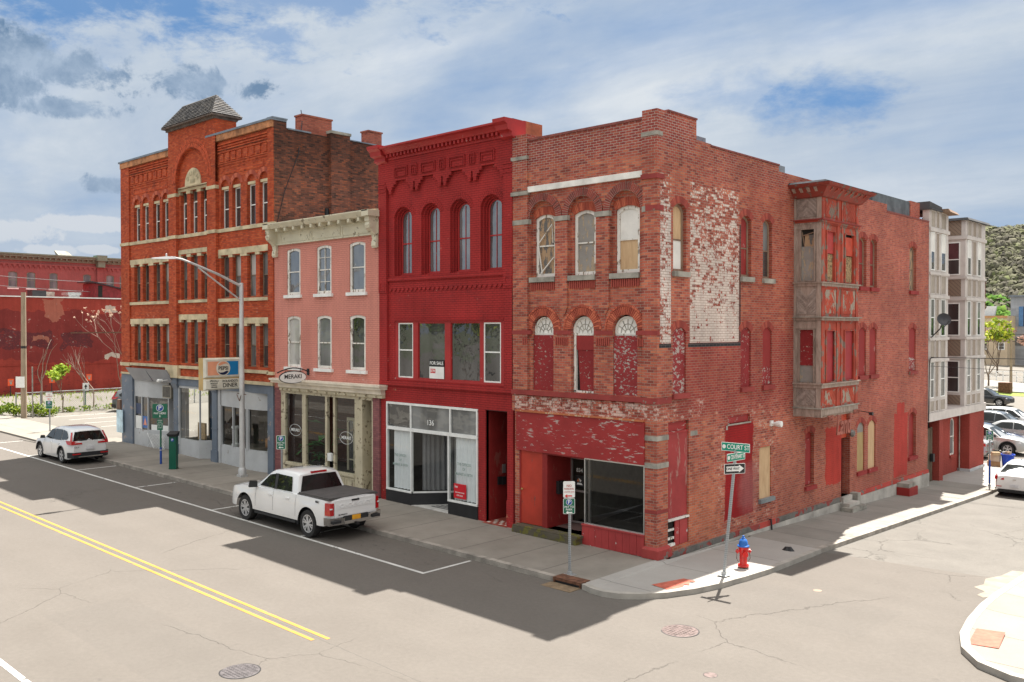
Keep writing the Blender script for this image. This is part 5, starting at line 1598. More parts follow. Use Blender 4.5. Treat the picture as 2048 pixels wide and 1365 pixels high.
# left shop
mb = MB(F)
mb.box(-33.2, -31.6, -0.25, -0.05, 3.02, 3.95).hull([(-31.6, -0.05, 3.02), (-31.6, -0.15, 3.02), (-29.95, -0.5, 3.02), (-29.95, -0.4, 3.02)], [(-31.6, -0.05, 3.95), (-31.6, -0.15, 3.95), (-29.95, -0.5, 3.95), (-29.95, -0.4, 3.95)])
mb.box(-33.2, -31.5, -0.25, -0.03, 0.35, 1.30).hull([(-31.6, -0.03, 0.35), (-31.6, -0.15, 0.35), (-29.95, -0.5, 0.35), (-29.95, -0.38, 0.35)], [(-31.6, -0.03, 1.34), (-31.6, -0.15, 1.34), (-29.95, -0.5, 1.34), (-29.95, -0.38, 1.34)])
for x in (-33.18, -32.35, -31.62): mb.box(x - 0.03, x + 0.05, -0.15, -0.04, 1.3, 3.05)
mb.box(-30.0, -29.9, -0.6, -0.35, 0.4, 3.95).box(-30.0, -28.66, -0.8, -0.7, 2.75, 3.95).box(-28.80, -28.66, -0.8, -0.6, 0.4, 2.8).box(-29.95, -29.8, -0.8, -0.65, 0.4, 2.8)
shl = mb.build('shop_front', M['offwhite'], B1)
MB(F).poly([(-33.15, -0.09, 1.3), (-31.6, -0.09, 1.3), (-31.6, -0.09, 3.02), (-33.15, -0.09, 3.02)]).poly([(-31.6, -0.1, 1.3), (-29.95, -0.44, 1.3), (-29.95, -0.44, 3.02), (-31.6, -0.1, 3.02)]).build('glass', M['glassdark'], shl)
MB(F).box(-29.75, -28.86, -0.76, -0.72, 0.45, 1.45).box(-29.75, -28.86, -0.76, -0.73, 2.55, 2.75).build('door', simple('grey_door', (0.42, 0.42, 0.44), 0.5), shl)
MB(F).poly([(-29.75, -0.74, 1.45), (-28.86, -0.74, 1.45), (-28.86, -0.74, 2.55), (-29.75, -0.74, 2.55)]).build('glass', M['glassdark'], shl)
mb = MB(F)
mb.poly([(-33.1, -0.075, 1.32), (-32.4, -0.075, 1.32), (-32.4, -0.075, 2.0), (-33.1, -0.075, 2.0)]).poly([(-31.4, -0.13, 1.34), (-30.1, -0.40, 1.34), (-30.1, -0.40, 1.62), (-31.4, -0.13, 1.62)])
mb.build('window_board', M['white'], shl)
pc = MB(F); pc.poly([(-32.28, -0.075, 1.40), (-31.72, -0.075, 1.40), (-31.72, -0.075, 2.02), (-32.28, -0.075, 2.02)])
ps_ = pc.build('window_poster', simple('poster_blue', (0.05, 0.16, 0.45), 0.5), shl)
MB(F).poly([(-32.2, -0.07, 1.55), (-31.8, -0.07, 1.55), (-32.0, -0.07, 1.95)]).build('poster_print', simple('poster_orange', (0.8, 0.3, 0.2), 0.5), ps_)
pz = MB(F).poly([(-33.05, -0.075, 2.1), (-32.45, -0.075, 2.1), (-32.45, -0.075, 2.65), (-33.05, -0.075, 2.65)]).build('window_poster', simple('poster_navy', (0.04, 0.06, 0.12), 0.5), shl)
mb = MB(F)
for k in range(12):
    for s in (0, 1):
        a = -31.55 + k * 0.13
        mb.tube([(a, 0.02 - 0.22 * (k / 12), 0.42 if s else 1.18), (min(a + 0.76, -29.98), 0.02 - 0.22 * (k / 12), (0.42 + 0.76 * min(1, (-29.98 - a) / 0.76)) if s else (1.18 - 0.76 * min(1, (-29.98 - a) / 0.76)))], 0.012, 3)
mb.build('lattice', M['white'], B1)
ac = tag(MB(F).box(-29.85, -28.95, -0.6, 0.02, 3.10, 3.74).build('air_conditioner', simple('ac_case', (0.36, 0.33, 0.27), 0.6, metal=0.3)), 'beige window air conditioner sticking out above the left shop door of the orange building', 'air conditioner')
mb = MB(F)
for k in range(9): mb.box(-29.78 + k * 0.09, -29.74 + k * 0.09, 0.02, 0.03, 3.16, 3.68)
mb.build('grille', M['darkmetal'], ac)
MB(F).box(-28.9, -28.70, -0.6, -0.05, 2.98, 3.9).build('ac_support', M['black'], ac)
tag(MB(F).tube([(-28.95, 0.05, 4.05), (-29.2, 0.35, 4.02)], 0.02, 5).lathe([(0.001, 0.30), (0.09, 0.30), (0.10, 0.5), (0.06, 0.56), (0.001, 0.56)], (-29.28, 4.0), 10, 1).build('flood_lamp', M['white']), 'white flood lamp at the right end of the grey sign panel', 'lamp')
# middle shop: angled window, entrance with blue walls
mb = MB(F)
A3, B3_ = (-28.15, -0.12), (-26.1, -0.02)
mb.hull([(-28.18, -0.05, 0.3), (-26.06, 0.03, 0.3), (-26.06, -0.15, 0.3), (-28.18, -0.2, 0.3)], [(-28.18, -0.05, 1.2), (-26.06, 0.03, 1.2), (-26.06, -0.15, 1.2), (-28.18, -0.2, 1.2)])
mb.hull([(-26.12, 0.03, 0.3), (-26.05, 0.03, 0.3), (-24.87, -1.2, 0.3), (-24.95, -1.25, 0.3)], [(-26.12, 0.03, 1.26), (-26.05, 0.03, 1.26), (-24.87, -1.2, 1.26), (-24.95, -1.25, 1.26)])
mb.box(-26.12, -26.06, -0.08, -0.01, 1.2, 3.8).box(-28.2, -28.10, -0.1, 0.0, 0.3, 3.85).box(-28.15, -26.06, -0.1, 0.0, 3.70, 3.85)
shm = mb.build('shop_front', M['offwhite'], B1)
MB(F).poly([(-28.1, -0.06, 1.2), (-26.1, -0.04, 1.2), (-26.1, -0.04, 3.7), (-28.1, -0.06, 3.7)]).build('glass', M['glass'], shm)
MB(F).poly([(-26.09, -0.04, 1.26), (-24.9, -1.25, 1.26), (-24.9, -1.25, 3.7), (-26.09, -0.04, 3.7)]).build('glass', M['glass'], shm)
mb = MB(F)
mb.poly([(-24.85, -0.1, 0.4), (-24.85, -2.4, 0.4), (-24.85, -2.4, 3.9), (-24.85, -0.1, 3.9)]).poly([(-26.9, -2.4, 0.4), (-24.85, -2.4, 0.4), (-24.85, -2.4, 3.9), (-26.9, -2.4, 3.9)]).poly([(-26.9, -1.0, 1.0), (-26.9, -2.4, 1.0), (-26.9, -2.4, 3.9), (-26.9, -1.0, 3.9)])
mb.build('blue_lining', simple('blue_wall', (0.02, 0.10, 0.22), 0.6, var=0.2), shm)
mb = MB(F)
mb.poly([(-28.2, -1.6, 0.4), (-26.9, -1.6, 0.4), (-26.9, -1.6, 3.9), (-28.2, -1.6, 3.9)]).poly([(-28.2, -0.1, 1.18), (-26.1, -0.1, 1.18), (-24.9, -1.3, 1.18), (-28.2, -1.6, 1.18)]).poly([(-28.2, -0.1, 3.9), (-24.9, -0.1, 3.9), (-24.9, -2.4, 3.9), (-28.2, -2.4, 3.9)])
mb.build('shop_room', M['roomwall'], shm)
MB(F).box(-27.2, -26.5, -0.6, -0.5, 1.2, 2.0).build('cardboard_panel', simple('cardboard', (0.42, 0.28, 0.15), 0.8), shm)
# right shop
mb = MB(F)
L1 = [(-24.25, -0.1), (-23.0, -0.02), (-21.75, 0.05), (-20.9, 0.0), (-20.0, -0.22)]
for (x0, n0), (x1, n1) in zip(L1, L1[1:]):
    for z0, z1 in ((0.3, 1.24), (3.03, 3.80)):
        mb.hull([(x0, n0, z0), (x1, n1, z0), (x1, n1 - 0.12, z0), (x0, n0 - 0.12, z0)], [(x0, n0, z1), (x1, n1, z1), (x1, n1 - 0.12, z1), (x0, n0 - 0.12, z1)])
mb.box(-24.42, -24.2, -0.2, -0.03, 0.3, 3.78)
for x, n in ((-24.18, -0.06), (-22.98, 0.0), (-21.72, 0.06), (-21.6, 0.06), (-20.03, -0.17)): mb.box(x - 0.035, x + 0.035, n - 0.08, n + 0.01, 1.2, 3.05)
shr = mb.build('shop_front', M['offwhite'], B1)
mb = MB(F)
for (x0, n0), (x1, n1) in zip(L1, L1[1:]):
    mb.poly([(x0, n0 - 0.05, 1.22), (x1, n1 - 0.05, 1.22), (x1, n1 - 0.05, 3.05), (x0, n0 - 0.05, 3.05)])
mb.build('glass', M['glass'], shr)
mb = MB(F)
mb.poly([(-24.4, -2.5, 0.4), (-19.97, -2.5, 0.4), (-19.97, -2.5, 3.9), (-24.4, -2.5, 3.9)]).poly([(-24.4, -0.2, 0.4), (-24.4, -2.5, 0.4), (-24.4, -2.5, 3.9), (-24.4, -0.2, 3.9)]).poly([(-24.4, -0.1, 1.2), (-19.97, -0.1, 1.2), (-19.97, -2.5, 1.2), (-24.4, -2.5, 1.2)]).poly([(-24.4, -0.1, 3.7), (-19.97, -0.1, 3.7), (-19.97, -2.5, 3.7), (-24.4, -2.5, 3.7)]).poly([(-19.99, -0.2, 0.4), (-19.99, -2.5, 0.4), (-19.99, -2.5, 3.9), (-19.99, -0.2, 3.9)])
mb.build('shop_room', simple('shop_interior', (0.16, 0.13, 0.10), 0.9, var=0.3, sc=1.2), shr)
for x, y in ((-23.35, 0.35), (-20.55, 0.5)):
    t = MB().lathe([(0.001, 1.2), (0.19, 1.2), (0.19, 1.3), (0.12, 1.36), (0.11, 1.95), (0.15, 2.0), (0.19, 2.03), (0.19, 2.12), (0.001, 2.12)], (x, y), 14).build('display_column', M['white'], None, 40)
    tag(t, 'white plaster column at the %s side of the right shop window' % ('left' if x < -22 else 'right'), 'column')
tag(MB().box(-21.9, -20.7, 1.0, 1.4, 1.21, 1.62).build('wooden_chest', simple('chest_wood', (0.40, 0.20, 0.09), 0.6)), 'low brown wooden chest inside the right shop window', 'chest')
# information board on the end pier
ib = thing('notice_board', 'pale blue poster board fixed to the left end pier of the orange building', 'notice board', (-34.9, -0.1, 1.0))
MB(F).box(-34.98, -34.58, 0.02, 0.12, 1.05, 2.75).build('frame', simple('board_brown', (0.16, 0.09, 0.06)), ib)
MB(F).box(-34.95, -34.2, 0.12, 0.16, 0.98, 2.2).build('poster', simple('poster_pale', (0.50, 0.68, 0.78), 0.4, var=0.15, sc=3), ib)
# PEPSI sign
M['signwhite'] = simple('sign_cream', (0.72, 0.70, 0.60), 0.4, var=0.08, sc=2)
M['signtan'] = peel('sign_tan', (0.55, 0.38, 0.16), (0.6, 0.5, 0.35), 0.58, 4)
ps = thing('diner_sign', 'large cream sign box with pink and blue cola panel over a diner name board', 'sign', (-22.2, -1.0, 3.9))
fs = frS(-22.0)
MB(fs).box(-1.95, -0.17, -0.42, -0.02, 3.93, 5.33).build('box', M['signtan'], ps)
mb = MB(fs)
for c, d in ((4.46, 5.33), (3.93, 4.42)):
    mb.hull([(-1.95, -0.02, c), (-0.17, -0.02, c), (-0.17, -0.02, d), (-1.95, -0.02, d)], [(-1.85, 0.06, c + 0.06), (-0.27, 0.06, c + 0.06), (-0.27, 0.06, d - 0.06), (-1.85, 0.06, d - 0.06)])
mb.build('face_frame', M['signwhite'], ps)
sg_ = lambda nm, c: simple(nm, c, 0.35, var=0.04)
dx = 0.065
MB(frS(-22.0 + dx)).box(-1.78, -1.05, -0.004, 0.002, 4.58, 5.18).build('panel', sg_('cola_pink', (0.80, 0.36, 0.22)), ps)
MB(frS(-22.0 + dx)).box(-1.05, -0.32, -0.004, 0.002, 4.58, 5.18).build('panel', sg_('cola_blue', (0.01, 0.22, 0.52)), ps)
ci = lambda r, a0, a1, n=24: [(-1.05 + r * math.cos(R(a0 + (a1 - a0) * k / n)), 4.88 + r * math.sin(R(a0 + (a1 - a0) * k / n))) for k in range(n + 1)]
mb = MB(frS(-22.0 + dx + 0.006)); mb.poly([(p[0], 0, p[1]) for p in ci(0.335, 0, 360)[:-1]]); ro = mb.build('roundel', M['signwhite'], ps)
mb = MB(frS(-22.0 + dx + 0.010)); mb.poly([(p[0], 0, p[1]) for p in ci(0.29, 28, 152)] + [(-1.2, 0, 5.0), (-1.05, 0, 5.06), (-0.9, 0, 5.09)]); mb.build('roundel_top', bpy.data.materials['cola_pink'], ro)
mb = MB(frS(-22.0 + dx + 0.010)); mb.poly([(p[0], 0, p[1]) for p in ci(0.29, 208, 332)] + [(-0.9, 0, 4.76), (-1.05, 0, 4.70), (-1.2, 0, 4.69)]); mb.build('roundel_bottom', sg_('cola_navy', (0.01, 0.02, 0.07)), ro)
text('sign_lettering', 'PEPSI', 0.22, mtx_side(-22.0 + dx + 0.015, -1.05, 4.875), M['black'], ps, 0.003, sx=0.98)
for s, y, z, h, sx in (('SPECIALS', -1.48, 4.33, 0.115, 0.9), ('BREAKFAST', -1.48, 4.225, 0.075, 0.9), ('- LUNCH -', -1.48, 4.145, 0.075, 0.9), ('DINNER', -1.48, 4.06, 0.08, 1.0), ("ROLANDO'S", -0.72, 4.31, 0.15, 0.88), ('DINER', -0.72, 4.12, 0.25, 1.0)):
    text('sign_lettering', s, h, mtx_side(-22.0 + dx, y, z), M['black'], ps, 0.003, sx=sx)
MB(F).box(-22.3, -22.22, -0.1, 0.2, 4.1, 4.2).box(-22.3, -22.22, -0.1, 0.2, 5.0, 5.1).build('bracket', M['darkmetal'], ps)

# =================================================================== white panelled bay building
M['trimw'] = simple('pinkish_white_trim', (0.58, 0.53, 0.50), 0.55, var=0.07, sc=2)
M['tanp'] = simple('tan_panel', (0.36, 0.31, 0.26), 0.7, var=0.1, sc=3)
M['b5red'] = brick('painted_red_brick', [(0.30, 0.055, 0.04), (0.38, 0.07, 0.05)], (0.28, 0.05, 0.04), paint=(0.34, 0.06, 0.045), stain=0.2)
def diag(name, col, sg=1):
    m, t, b, o = newmat(name)
    p = t.n('ShaderNodeNewGeometry').outputs['Position']
    x, y, z = t.sep(p)
    s = t.m('ADD', t.m('ADD', x, y), z)
    f = t.m('FRACT', t.m('MULTIPLY', s, 5.0))
    t.set(b.inputs['Base Color'], t.mix(t.mapr(f, 0.82, 0.9), col, tuple(c * 0.45 for c in col)))
    b.inputs['Roughness'].default_value = 0.7
    bump(t, b, f, 0.02)
    return m
M['diag'] = diag('diagonal_boards', (0.33, 0.27, 0.22))
M['diag2'] = diag('brown_diagonal_boards', (0.27, 0.20, 0.15))
B5 = thing('panelled_bay_building', 'tall white and tan panelled bays over a red brick ground floor at far right', 'building', (-1, 26, -0.6))
zf = [(11.25, 12.05), (9.30, 11.05), (8.20, 9.10), (6.25, 8.0), (5.2, 6.08), (3.4, 5.1), (2.75, 3.3)]
def bayface(fr, u0, u1, cols, n=0.0):
    mb = MB(fr)
    mb.box(u0, u1, n - 0.3, n, 2.7, 12.1)
    mb.build('bay_wall', M['trimw'], B5)
    for z0, z1 in ((11.08, 11.24), (9.10, 9.22), (8.02, 8.18), (6.08, 6.20), (5.08, 5.22)):
        MB(fr).box(u0 - 0.03, u1 + 0.03, n - 0.1, n + 0.07, z0, z1).build('ledge', M['trimw'], B5)
    for i, (z0, z1) in enumerate(zf):
        for (a, b, kind) in cols:
            iswin = i in (1, 3, 5)
            if iswin and kind == 'w':
                win(B5, fr, a, b, z0, z1, 0, n + 0.03, M['white'], M['glassdark'], 0.05, 0.05, rail=(z0 + z1) / 2, upper=M['whiteboard'] if i == 1 else M['glassmid'])
            else:
                MB(fr).box(a, b, n - 0.05, n + 0.012, z0 + 0.04, z1 - 0.04).build('panel', M['diag'] if kind == 'd' else M['tanp'], B5)
                mb = MB(fr); mb.band(outline(a - 0.04, b + 0.04, z0, z1, 0), outline(a, b, z0 + 0.04, z1 - 0.04, 0), n, n + 0.035); mb.build('panel_frame', M['trimw'], B5)
fr5 = frS(0.0)
bayface(fr5, 21.93, 24.55, [(22.10, 22.62, 'w'), (22.82, 23.18, 'd'), (23.50, 24.12, 'w')])
bayface(fr5, 27.15, 30.4, [(27.42, 27.98, 'w'), (28.25, 28.78, 'd'), (29.05, 29.62, 'w')])
fr6 = frY(27.15)
MB(fr6).box(-1.05, -0.003, -3.2, 0.003, 2.7, 12.05).build('bay_wall', M['trimw'], B5)
for i, (z0, z1) in enumerate(zf):
    if i in (1, 3, 5): win(B5, fr6, -0.85, -0.25, z0, z1 - 0.1, 0, 0.03, M['white'], M['glassdark'], 0.05, 0.05, rail=(z0 + z1) / 2 - 0.1, upper=simple('maroon_blind', (0.10, 0.03, 0.035)) if i == 1 else M['glassdark'])
    else: MB(fr6).box(-0.98, -0.20, 0.0, 0.014, z0 + 0.03, z1 - 0.03).build('panel', M['diag2'], B5)
for z0, z1 in ((11.08, 11.24), (9.10, 9.22), (8.02, 8.18), (6.08, 6.20), (5.08, 5.22)):
    MB(fr6).box(-1.05, 0.07, 0.0, 0.07, z0, z1).build('ledge', M['trimw'], B5)
MB().box(-1.2, -1.05, 24.5, 27.2, 2.6, 12.0).build('recess_wall', simple('recess_red', (0.22, 0.05, 0.045)), B5)
MB().hull([(0.03, 21.86, 12.10), (0.03, 23.55, 12.10), (-1.5, 23.55, 12.10), (-1.5, 21.86, 12.10)], [(0.03, 21.86, 12.42), (0.03, 23.55, 12.30), (-1.5, 23.55, 12.3), (-1.5, 21.86, 12.42)]).box(-1.5, 0.12, 21.85, 24.75, 12.05, 12.12).build('roof', M['roof'], B5)
MB().hull([(0.45, 23.4, 12.05), (0.45, 24.7, 12.0), (-1, 24.7, 12.0), (-1, 23.4, 12.05)], [(0.35, 23.4, 12.2), (0.35, 24.7, 12.12), (-1, 24.7, 12.15), (-1, 23.4, 12.22)]).build('broken_eave', M['brownwood'], B5)
MB().hull([(0.2, 26.95, 12.02), (0.2, 30.65, 12.02), (-1.5, 30.65, 12.02), (-1.5, 26.95, 12.02)], [(0.12, 27.0, 12.14), (0.12, 30.6, 12.14), (-1.5, 30.6, 12.14), (-1.5, 27.0, 12.14)]).build('roof', M['roof'], B5)
MB().box(-0.9, 0.06, 21.90, 30.55, 2.33, 2.72).build('floor_slab', M['trimw'], B5)
mb = MB(frS(-0.55))
wall(mb, 23.6, 28.0, -1.0, 2.4, 0.0, [(25.0, 25.65, 0.30, 2.05, 0.2), (26.75, 27.4, 0.25, 2.1, 0.25)], 0.12)
mb.build('wall', M['b5red'], B5)
MB().box(-0.6, -0.05, 23.62, 24.15, -1.0, 2.33).box(-0.6, 0.0, 28.0, 30.4, -0.55, 2.33).build('pier', M['b5red'], B5)
MB().box(-0.7, 0.05, 27.95, 30.45, -1.0, -0.52).build('pier_base', M['offwhite'], B5)
for a, b, c, d, r in ((25.0, 25.65, 0.30, 2.05, 0.2), (26.75, 27.4, 0.25, 2.1, 0.25)):
    win(B5, frS(-0.55), a, b, c, d, r, -0.02, M['whitewood'], M['glassmid'], 0.07, 0.07, rail=(c + d) / 2)
    sill(B5, frS(-0.55), a - 0.06, b + 0.08, c - 0.14, c - 0.005, 0, M['b5red'], 0.08)
mb = MB(frS(-0.35))
for k in range(6): mb.box(21.95 + k * 0.27, 22.21 + k * 0.27, -0.03, 0.01 * (k % 2), -0.85, 1.85 + 0.02 * k)
mb.build('gate', wood('gate_wood', (0.17, 0.13, 0.09), (0.08, 0.06, 0.045), (3, 3, 0.6)), B5)
MB().box(-4, -1.2, 21.9, 30.4, -1, 11.9).build('building_core', M['b5red'], B5)
MB().box(-0.9, -0.5, 21.9, 23.6, -1, 2.33).build('passage', M['darkroom'], B5)
MB().tube([(-0.45, 27.9, -0.9), (-0.45, 27.9, 2.3)], 0.03, 6).build('downpipe', M['stone'], B5)
tag(MB(frS(-0.3)).box(23.15, 23.35, 0.0, 0.14, 0.35, 0.72).build('mailbox', M['darkmetal']), 'dark mailbox on the wooden gate beside the red brick pier', 'mailbox')
sd = thing('satellite_dish', 'dark satellite dish on the corner of the white panelled bay building', 'satellite dish', (0.1, 22.0, 6.6))
mb = MB()
prv = None
axd = Vector((0.45, -0.72, 0.35)).normalized(); sx_ = axd.orthogonal().normalized(); sy_ = axd.cross(sx_)
cc = Vector((0.75, 21.6, 7.0))
for r0 in (0.001, 0.12, 0.22, 0.30):
    cur = mb.vs([tuple(cc + (sx_ * math.cos(q * PI / 10) + sy_ * math.sin(q * PI / 10)) * r0 + axd * (r0 * r0 * 0.9)) for q in range(20)])
    if prv:
        for q in range(20): mb.face([prv[q], prv[(q + 1) % 20], cur[(q + 1) % 20], cur[q]])
    prv = cur
mb.build('dish', M['darkmetal'], sd, 60)
mb = MB(); mb.tube([(0.05, 22.1, 6.2), (0.55, 21.75, 6.6), tuple(cc)], 0.03, 5).tube([tuple(cc - Vector((0, 0, 0.35))), (1.1, 21.25, 6.95)], 0.015, 4)
mb.build('mount', M['darkmetal'], sd)
mb = MB()
mb.tube([(0.10, 21.7, 2.4), (0.10, 21.75, 4.9), (0.1, 21.85, 5.25), (0.2, 22.0, 5.3)], 0.025, 6)
B4c = mb.build('cable_conduit', M['black'], B4)
# lamp and THE Landmark-style relief letters over the side door
bl = thing('bell_lamp', 'white floodlight fitting on the side wall of the corner building', 'lamp', (0.0, 6.75, 3.45))
MB().box(0.0, 0.06, 6.66, 6.82, 3.36, 3.54).tube([(0.05, 6.75, 3.45), (0.22, 6.75, 3.46)], 0.05, 8).build('base', M['white'], bl)
MB().lathe([(0.001, 0.20), (0.08, 0.2), (0.11, 0.30), (0.10, 0.40), (0.001, 0.42)], (6.72, 3.45), 12, 0).lathe([(0.001, 0.05), (0.06, 0.06), (0.09, 0.2), (0.001, 0.2)], (6.88, 3.42), 12, 0).build('lamp_head', M['white'], bl, 40)
stl2 = simple('relief_letter', (0.36, 0.12, 0.09), 0.8)
frt = lambda y, z: Matrix.Translation((1.05, y, z)) @ Matrix.Rotation(PI / 2, 4, 'Z') @ Matrix.Rotation(PI / 2, 4, 'X')
lt = thing('fascia_lettering', 'small raised red letters with a big script word hanging under the wooden bay', 'sign', (1.0, 9.9, 3.5))
mb = MB(); mb.tube([(1.03, 8.5, 3.63), (1.03, 11.5, 3.63)], 0.015, 4); mb.build('rail', M['brownwood'], lt)
text('sign_lettering', 'THE', 0.24, frt(9.05, 3.52), stl2, lt, 0.02)
text('sign_lettering', 'INGTO', 0.22, frt(11.3, 3.60), stl2, lt, 0.02, sx=0.8)
text('sign_lettering', 'Land', 1.0, frt(10.1, 3.20), stl2, lt, 0.025, sx=0.62, shear=0.25)
lp2 = thing('wall_lamp', 'small dark spotlight on an arm at the right of the hanging letters', 'lamp', (0, 12.0, 3.4))
MB().tube([(0.0, 13.6, 3.45), (0.75, 13.3, 3.4)], 0.018, 4).build('arm', M['darkmetal'], lp2)
MB().lathe([(0.001, 0.72), (0.06, 0.72), (0.07, 0.86), (0.001, 0.86)], (13.27, 3.37), 10, 0).build('lamp_head', M['darkmetal'], lp2)
tag(MB().lathe([(0.001, 0.14), (0.13, 0.14), (0.15, 0.2), (0.1, 0.28), (0.001, 0.3)], (12.95, 2.6), 12, 0).build('alarm_bell', simple('bell_grey', (0.18, 0.17, 0.16), 0.4, metal=0.6)), 'round grey alarm bell on the orange red panel over the side door', 'alarm bell')
# =================================================================== ground, road, pavements
def asphalt():
    m, t, b, o = newmat('asphalt')
    p = t.n('ShaderNodeNewGeometry').outputs['Position']
    x, y, z = t.sep(p)
    flat = t.comb(x, y, 0.0)
    big = t.noise(flat, 0.12, 4, 0.6)
    mid = t.noise(flat, 0.8, 5, 0.6)
    agg = t.noise(flat, 55, 3, 0.75)
    agg2 = t.noise(flat, 170, 2, 0.8)
    k = t.m('ADD', t.m('MULTIPLY', big, 0.5), t.m('MULTIPLY', mid, 0.5))
    c = t.ramp(k, [(0.34, (0.122, 0.108, 0.095)), (0.66, (0.138, 0.123, 0.109))])
    # wheel tracks along the main street
    tr = t.m('ABSOLUTE', t.m('SUBTRACT', t.m('FRACT', t.m('DIVIDE', t.m('ADD', y, 30.0), 1.75)), 0.5))
    c = t.mix(t.m('MULTIPLY', t.mapr(tr, 0.15, 0.4), 0.10), c, (0.10, 0.09, 0.08))
    # side street is paler and older
    ss = t.m('MULTIPLY', t.mapr(t.m('ADD', y, t.m('MULTIPLY', x, -0.12)), 5.0, 5.06), t.mapr(x, -2, 0))
    c = t.mix(ss, c, t.ramp(mid, [(0.3, (0.128, 0.118, 0.106)), (0.7, (0.155, 0.143, 0.128))]))
    # gravelly lots
    lot = t.m('MAXIMUM', t.mapr(x, -36.0, -38.0), t.mapr(y, 30, 33))
    lot = t.m('MULTIPLY', lot, t.mapr(y, -0.2, 0.2))
    c = t.mix(lot, c, t.ramp(big, [(0.3, (0.14, 0.127, 0.11)), (0.7, (0.185, 0.168, 0.146))]))
    gb = t.noise(flat, 0.35, 5, 0.6)
    grass = t.m('MULTIPLY', t.mapr(t.m('ADD', t.m('MULTIPLY', gb, 14.0), x), -65.0, -68.0), t.mapr(y, 0, 4))
    c = t.mix(grass, c, (0.07, 0.10, 0.03))
    far = t.mapr(t.v('LENGTH', p), 170, 230)
    c = t.mix(far, c, t.ramp(gb, [(0.4, (0.06, 0.085, 0.035)), (0.6, (0.13, 0.12, 0.09))]))
    vo = t.n('ShaderNodeTexVoronoi', dict(feature='DISTANCE_TO_EDGE'), Vector=t.v('ADD', flat, t.v('SCALE', t.n('ShaderNodeTexNoise', None, Vector=flat, Scale=1.3, Detail=6.0, Roughness=0.7).outputs['Color'], 0.5)), Scale=0.13)
    cr = t.mapr(vo.outputs['Distance'], 0.0, 0.0016, 1, 0)
    cr = t.m('MULTIPLY', cr, t.mapr(t.noise(flat, 0.3, 2, 0.5), 0.44, 0.56))
    vo2 = t.n('ShaderNodeTexVoronoi', dict(feature='DISTANCE_TO_EDGE'), Vector=t.v('ADD', flat, t.v('SCALE', t.n('ShaderNodeTexNoise', None, Vector=flat, Scale=2.5, Detail=6.0, Roughness=0.7).outputs['Color'], 0.5)), Scale=0.55)
    cr2 = t.m('MULTIPLY', t.mapr(vo2.outputs['Distance'], 0.0, 0.008, 1, 0), t.m('MULTIPLY', ss, t.mapr(t.noise(flat, 0.4, 2, 0.5), 0.50, 0.56)))
    cr = t.m('MAXIMUM', cr, cr2)
    c = t.mix(t.m('MULTIPLY', cr, 0.17), c, (0.05, 0.047, 0.045))
    mt = t.mapr(t.noise(flat, 9, 4, 0.7), 0.3, 0.7, 0.93, 1.06)
    c = t.mix(1.0, c, t.comb(mt, mt, mt), 'MULTIPLY')
    # old patches, the seam between the yellow lines, drips in the parking lane
    pt = t.m('MAXIMUM', boxmask(t, x, y, -7.5, -1.2, -13.6, -11.6, 0.03, t.noise(flat, 3, 3, 0.5), 0.05), boxmask(t, x, y, 2.2, 6.6, -1.9, 0.6, 0.03, t.noise(flat, 3, 3, 0.5), 0.05))
    c = t.mix(t.m('MULTIPLY', pt, 0.10), c, (0.08, 0.075, 0.07))
    sm = boxmask(t, x, t.m('ADD', y, t.m('MULTIPLY', t.m('SUBTRACT', t.noise(flat, 2.5, 5, 0.7), 0.5), 0.10)), -90, 3.0, -10.072, -10.052, 0.006)
    c = t.mix(t.m('MULTIPLY', sm, 0.55), c, (0.05, 0.05, 0.048))
    dr_ = t.m('MULTIPLY', boxmask(t, x, y, -60, -4.2, -4.9, -3.6, 0.4), t.mapr(t.noise(flat, 3.5, 4, 0.65), 0.58, 0.70, 0, 0.55))
    c = t.mix(dr_, c, (0.04, 0.038, 0.036))
    sp = t.m('ADD', 0.58, t.m('ADD', t.m('MULTIPLY', agg, 0.45), t.m('MULTIPLY', agg2, 0.40)))
    c = t.mix(1.0, c, t.comb(sp, sp, sp), 'MULTIPLY')
    stain = t.mapr(t.noise(flat, 2.3, 4, 0.6), 0.68, 0.76, 0, 0.4)
    c = t.mix(stain, c, (0.055, 0.05, 0.048))
    t.set(b.inputs['Base Color'], c)
    b.inputs['Roughness'].default_value = 0.88
    b.inputs['Specular IOR Level'].default_value = 0.2
    bump(t, b, t.m('SUBTRACT', agg, t.m('MULTIPLY', cr, 2.0)), 0.006)
    return m


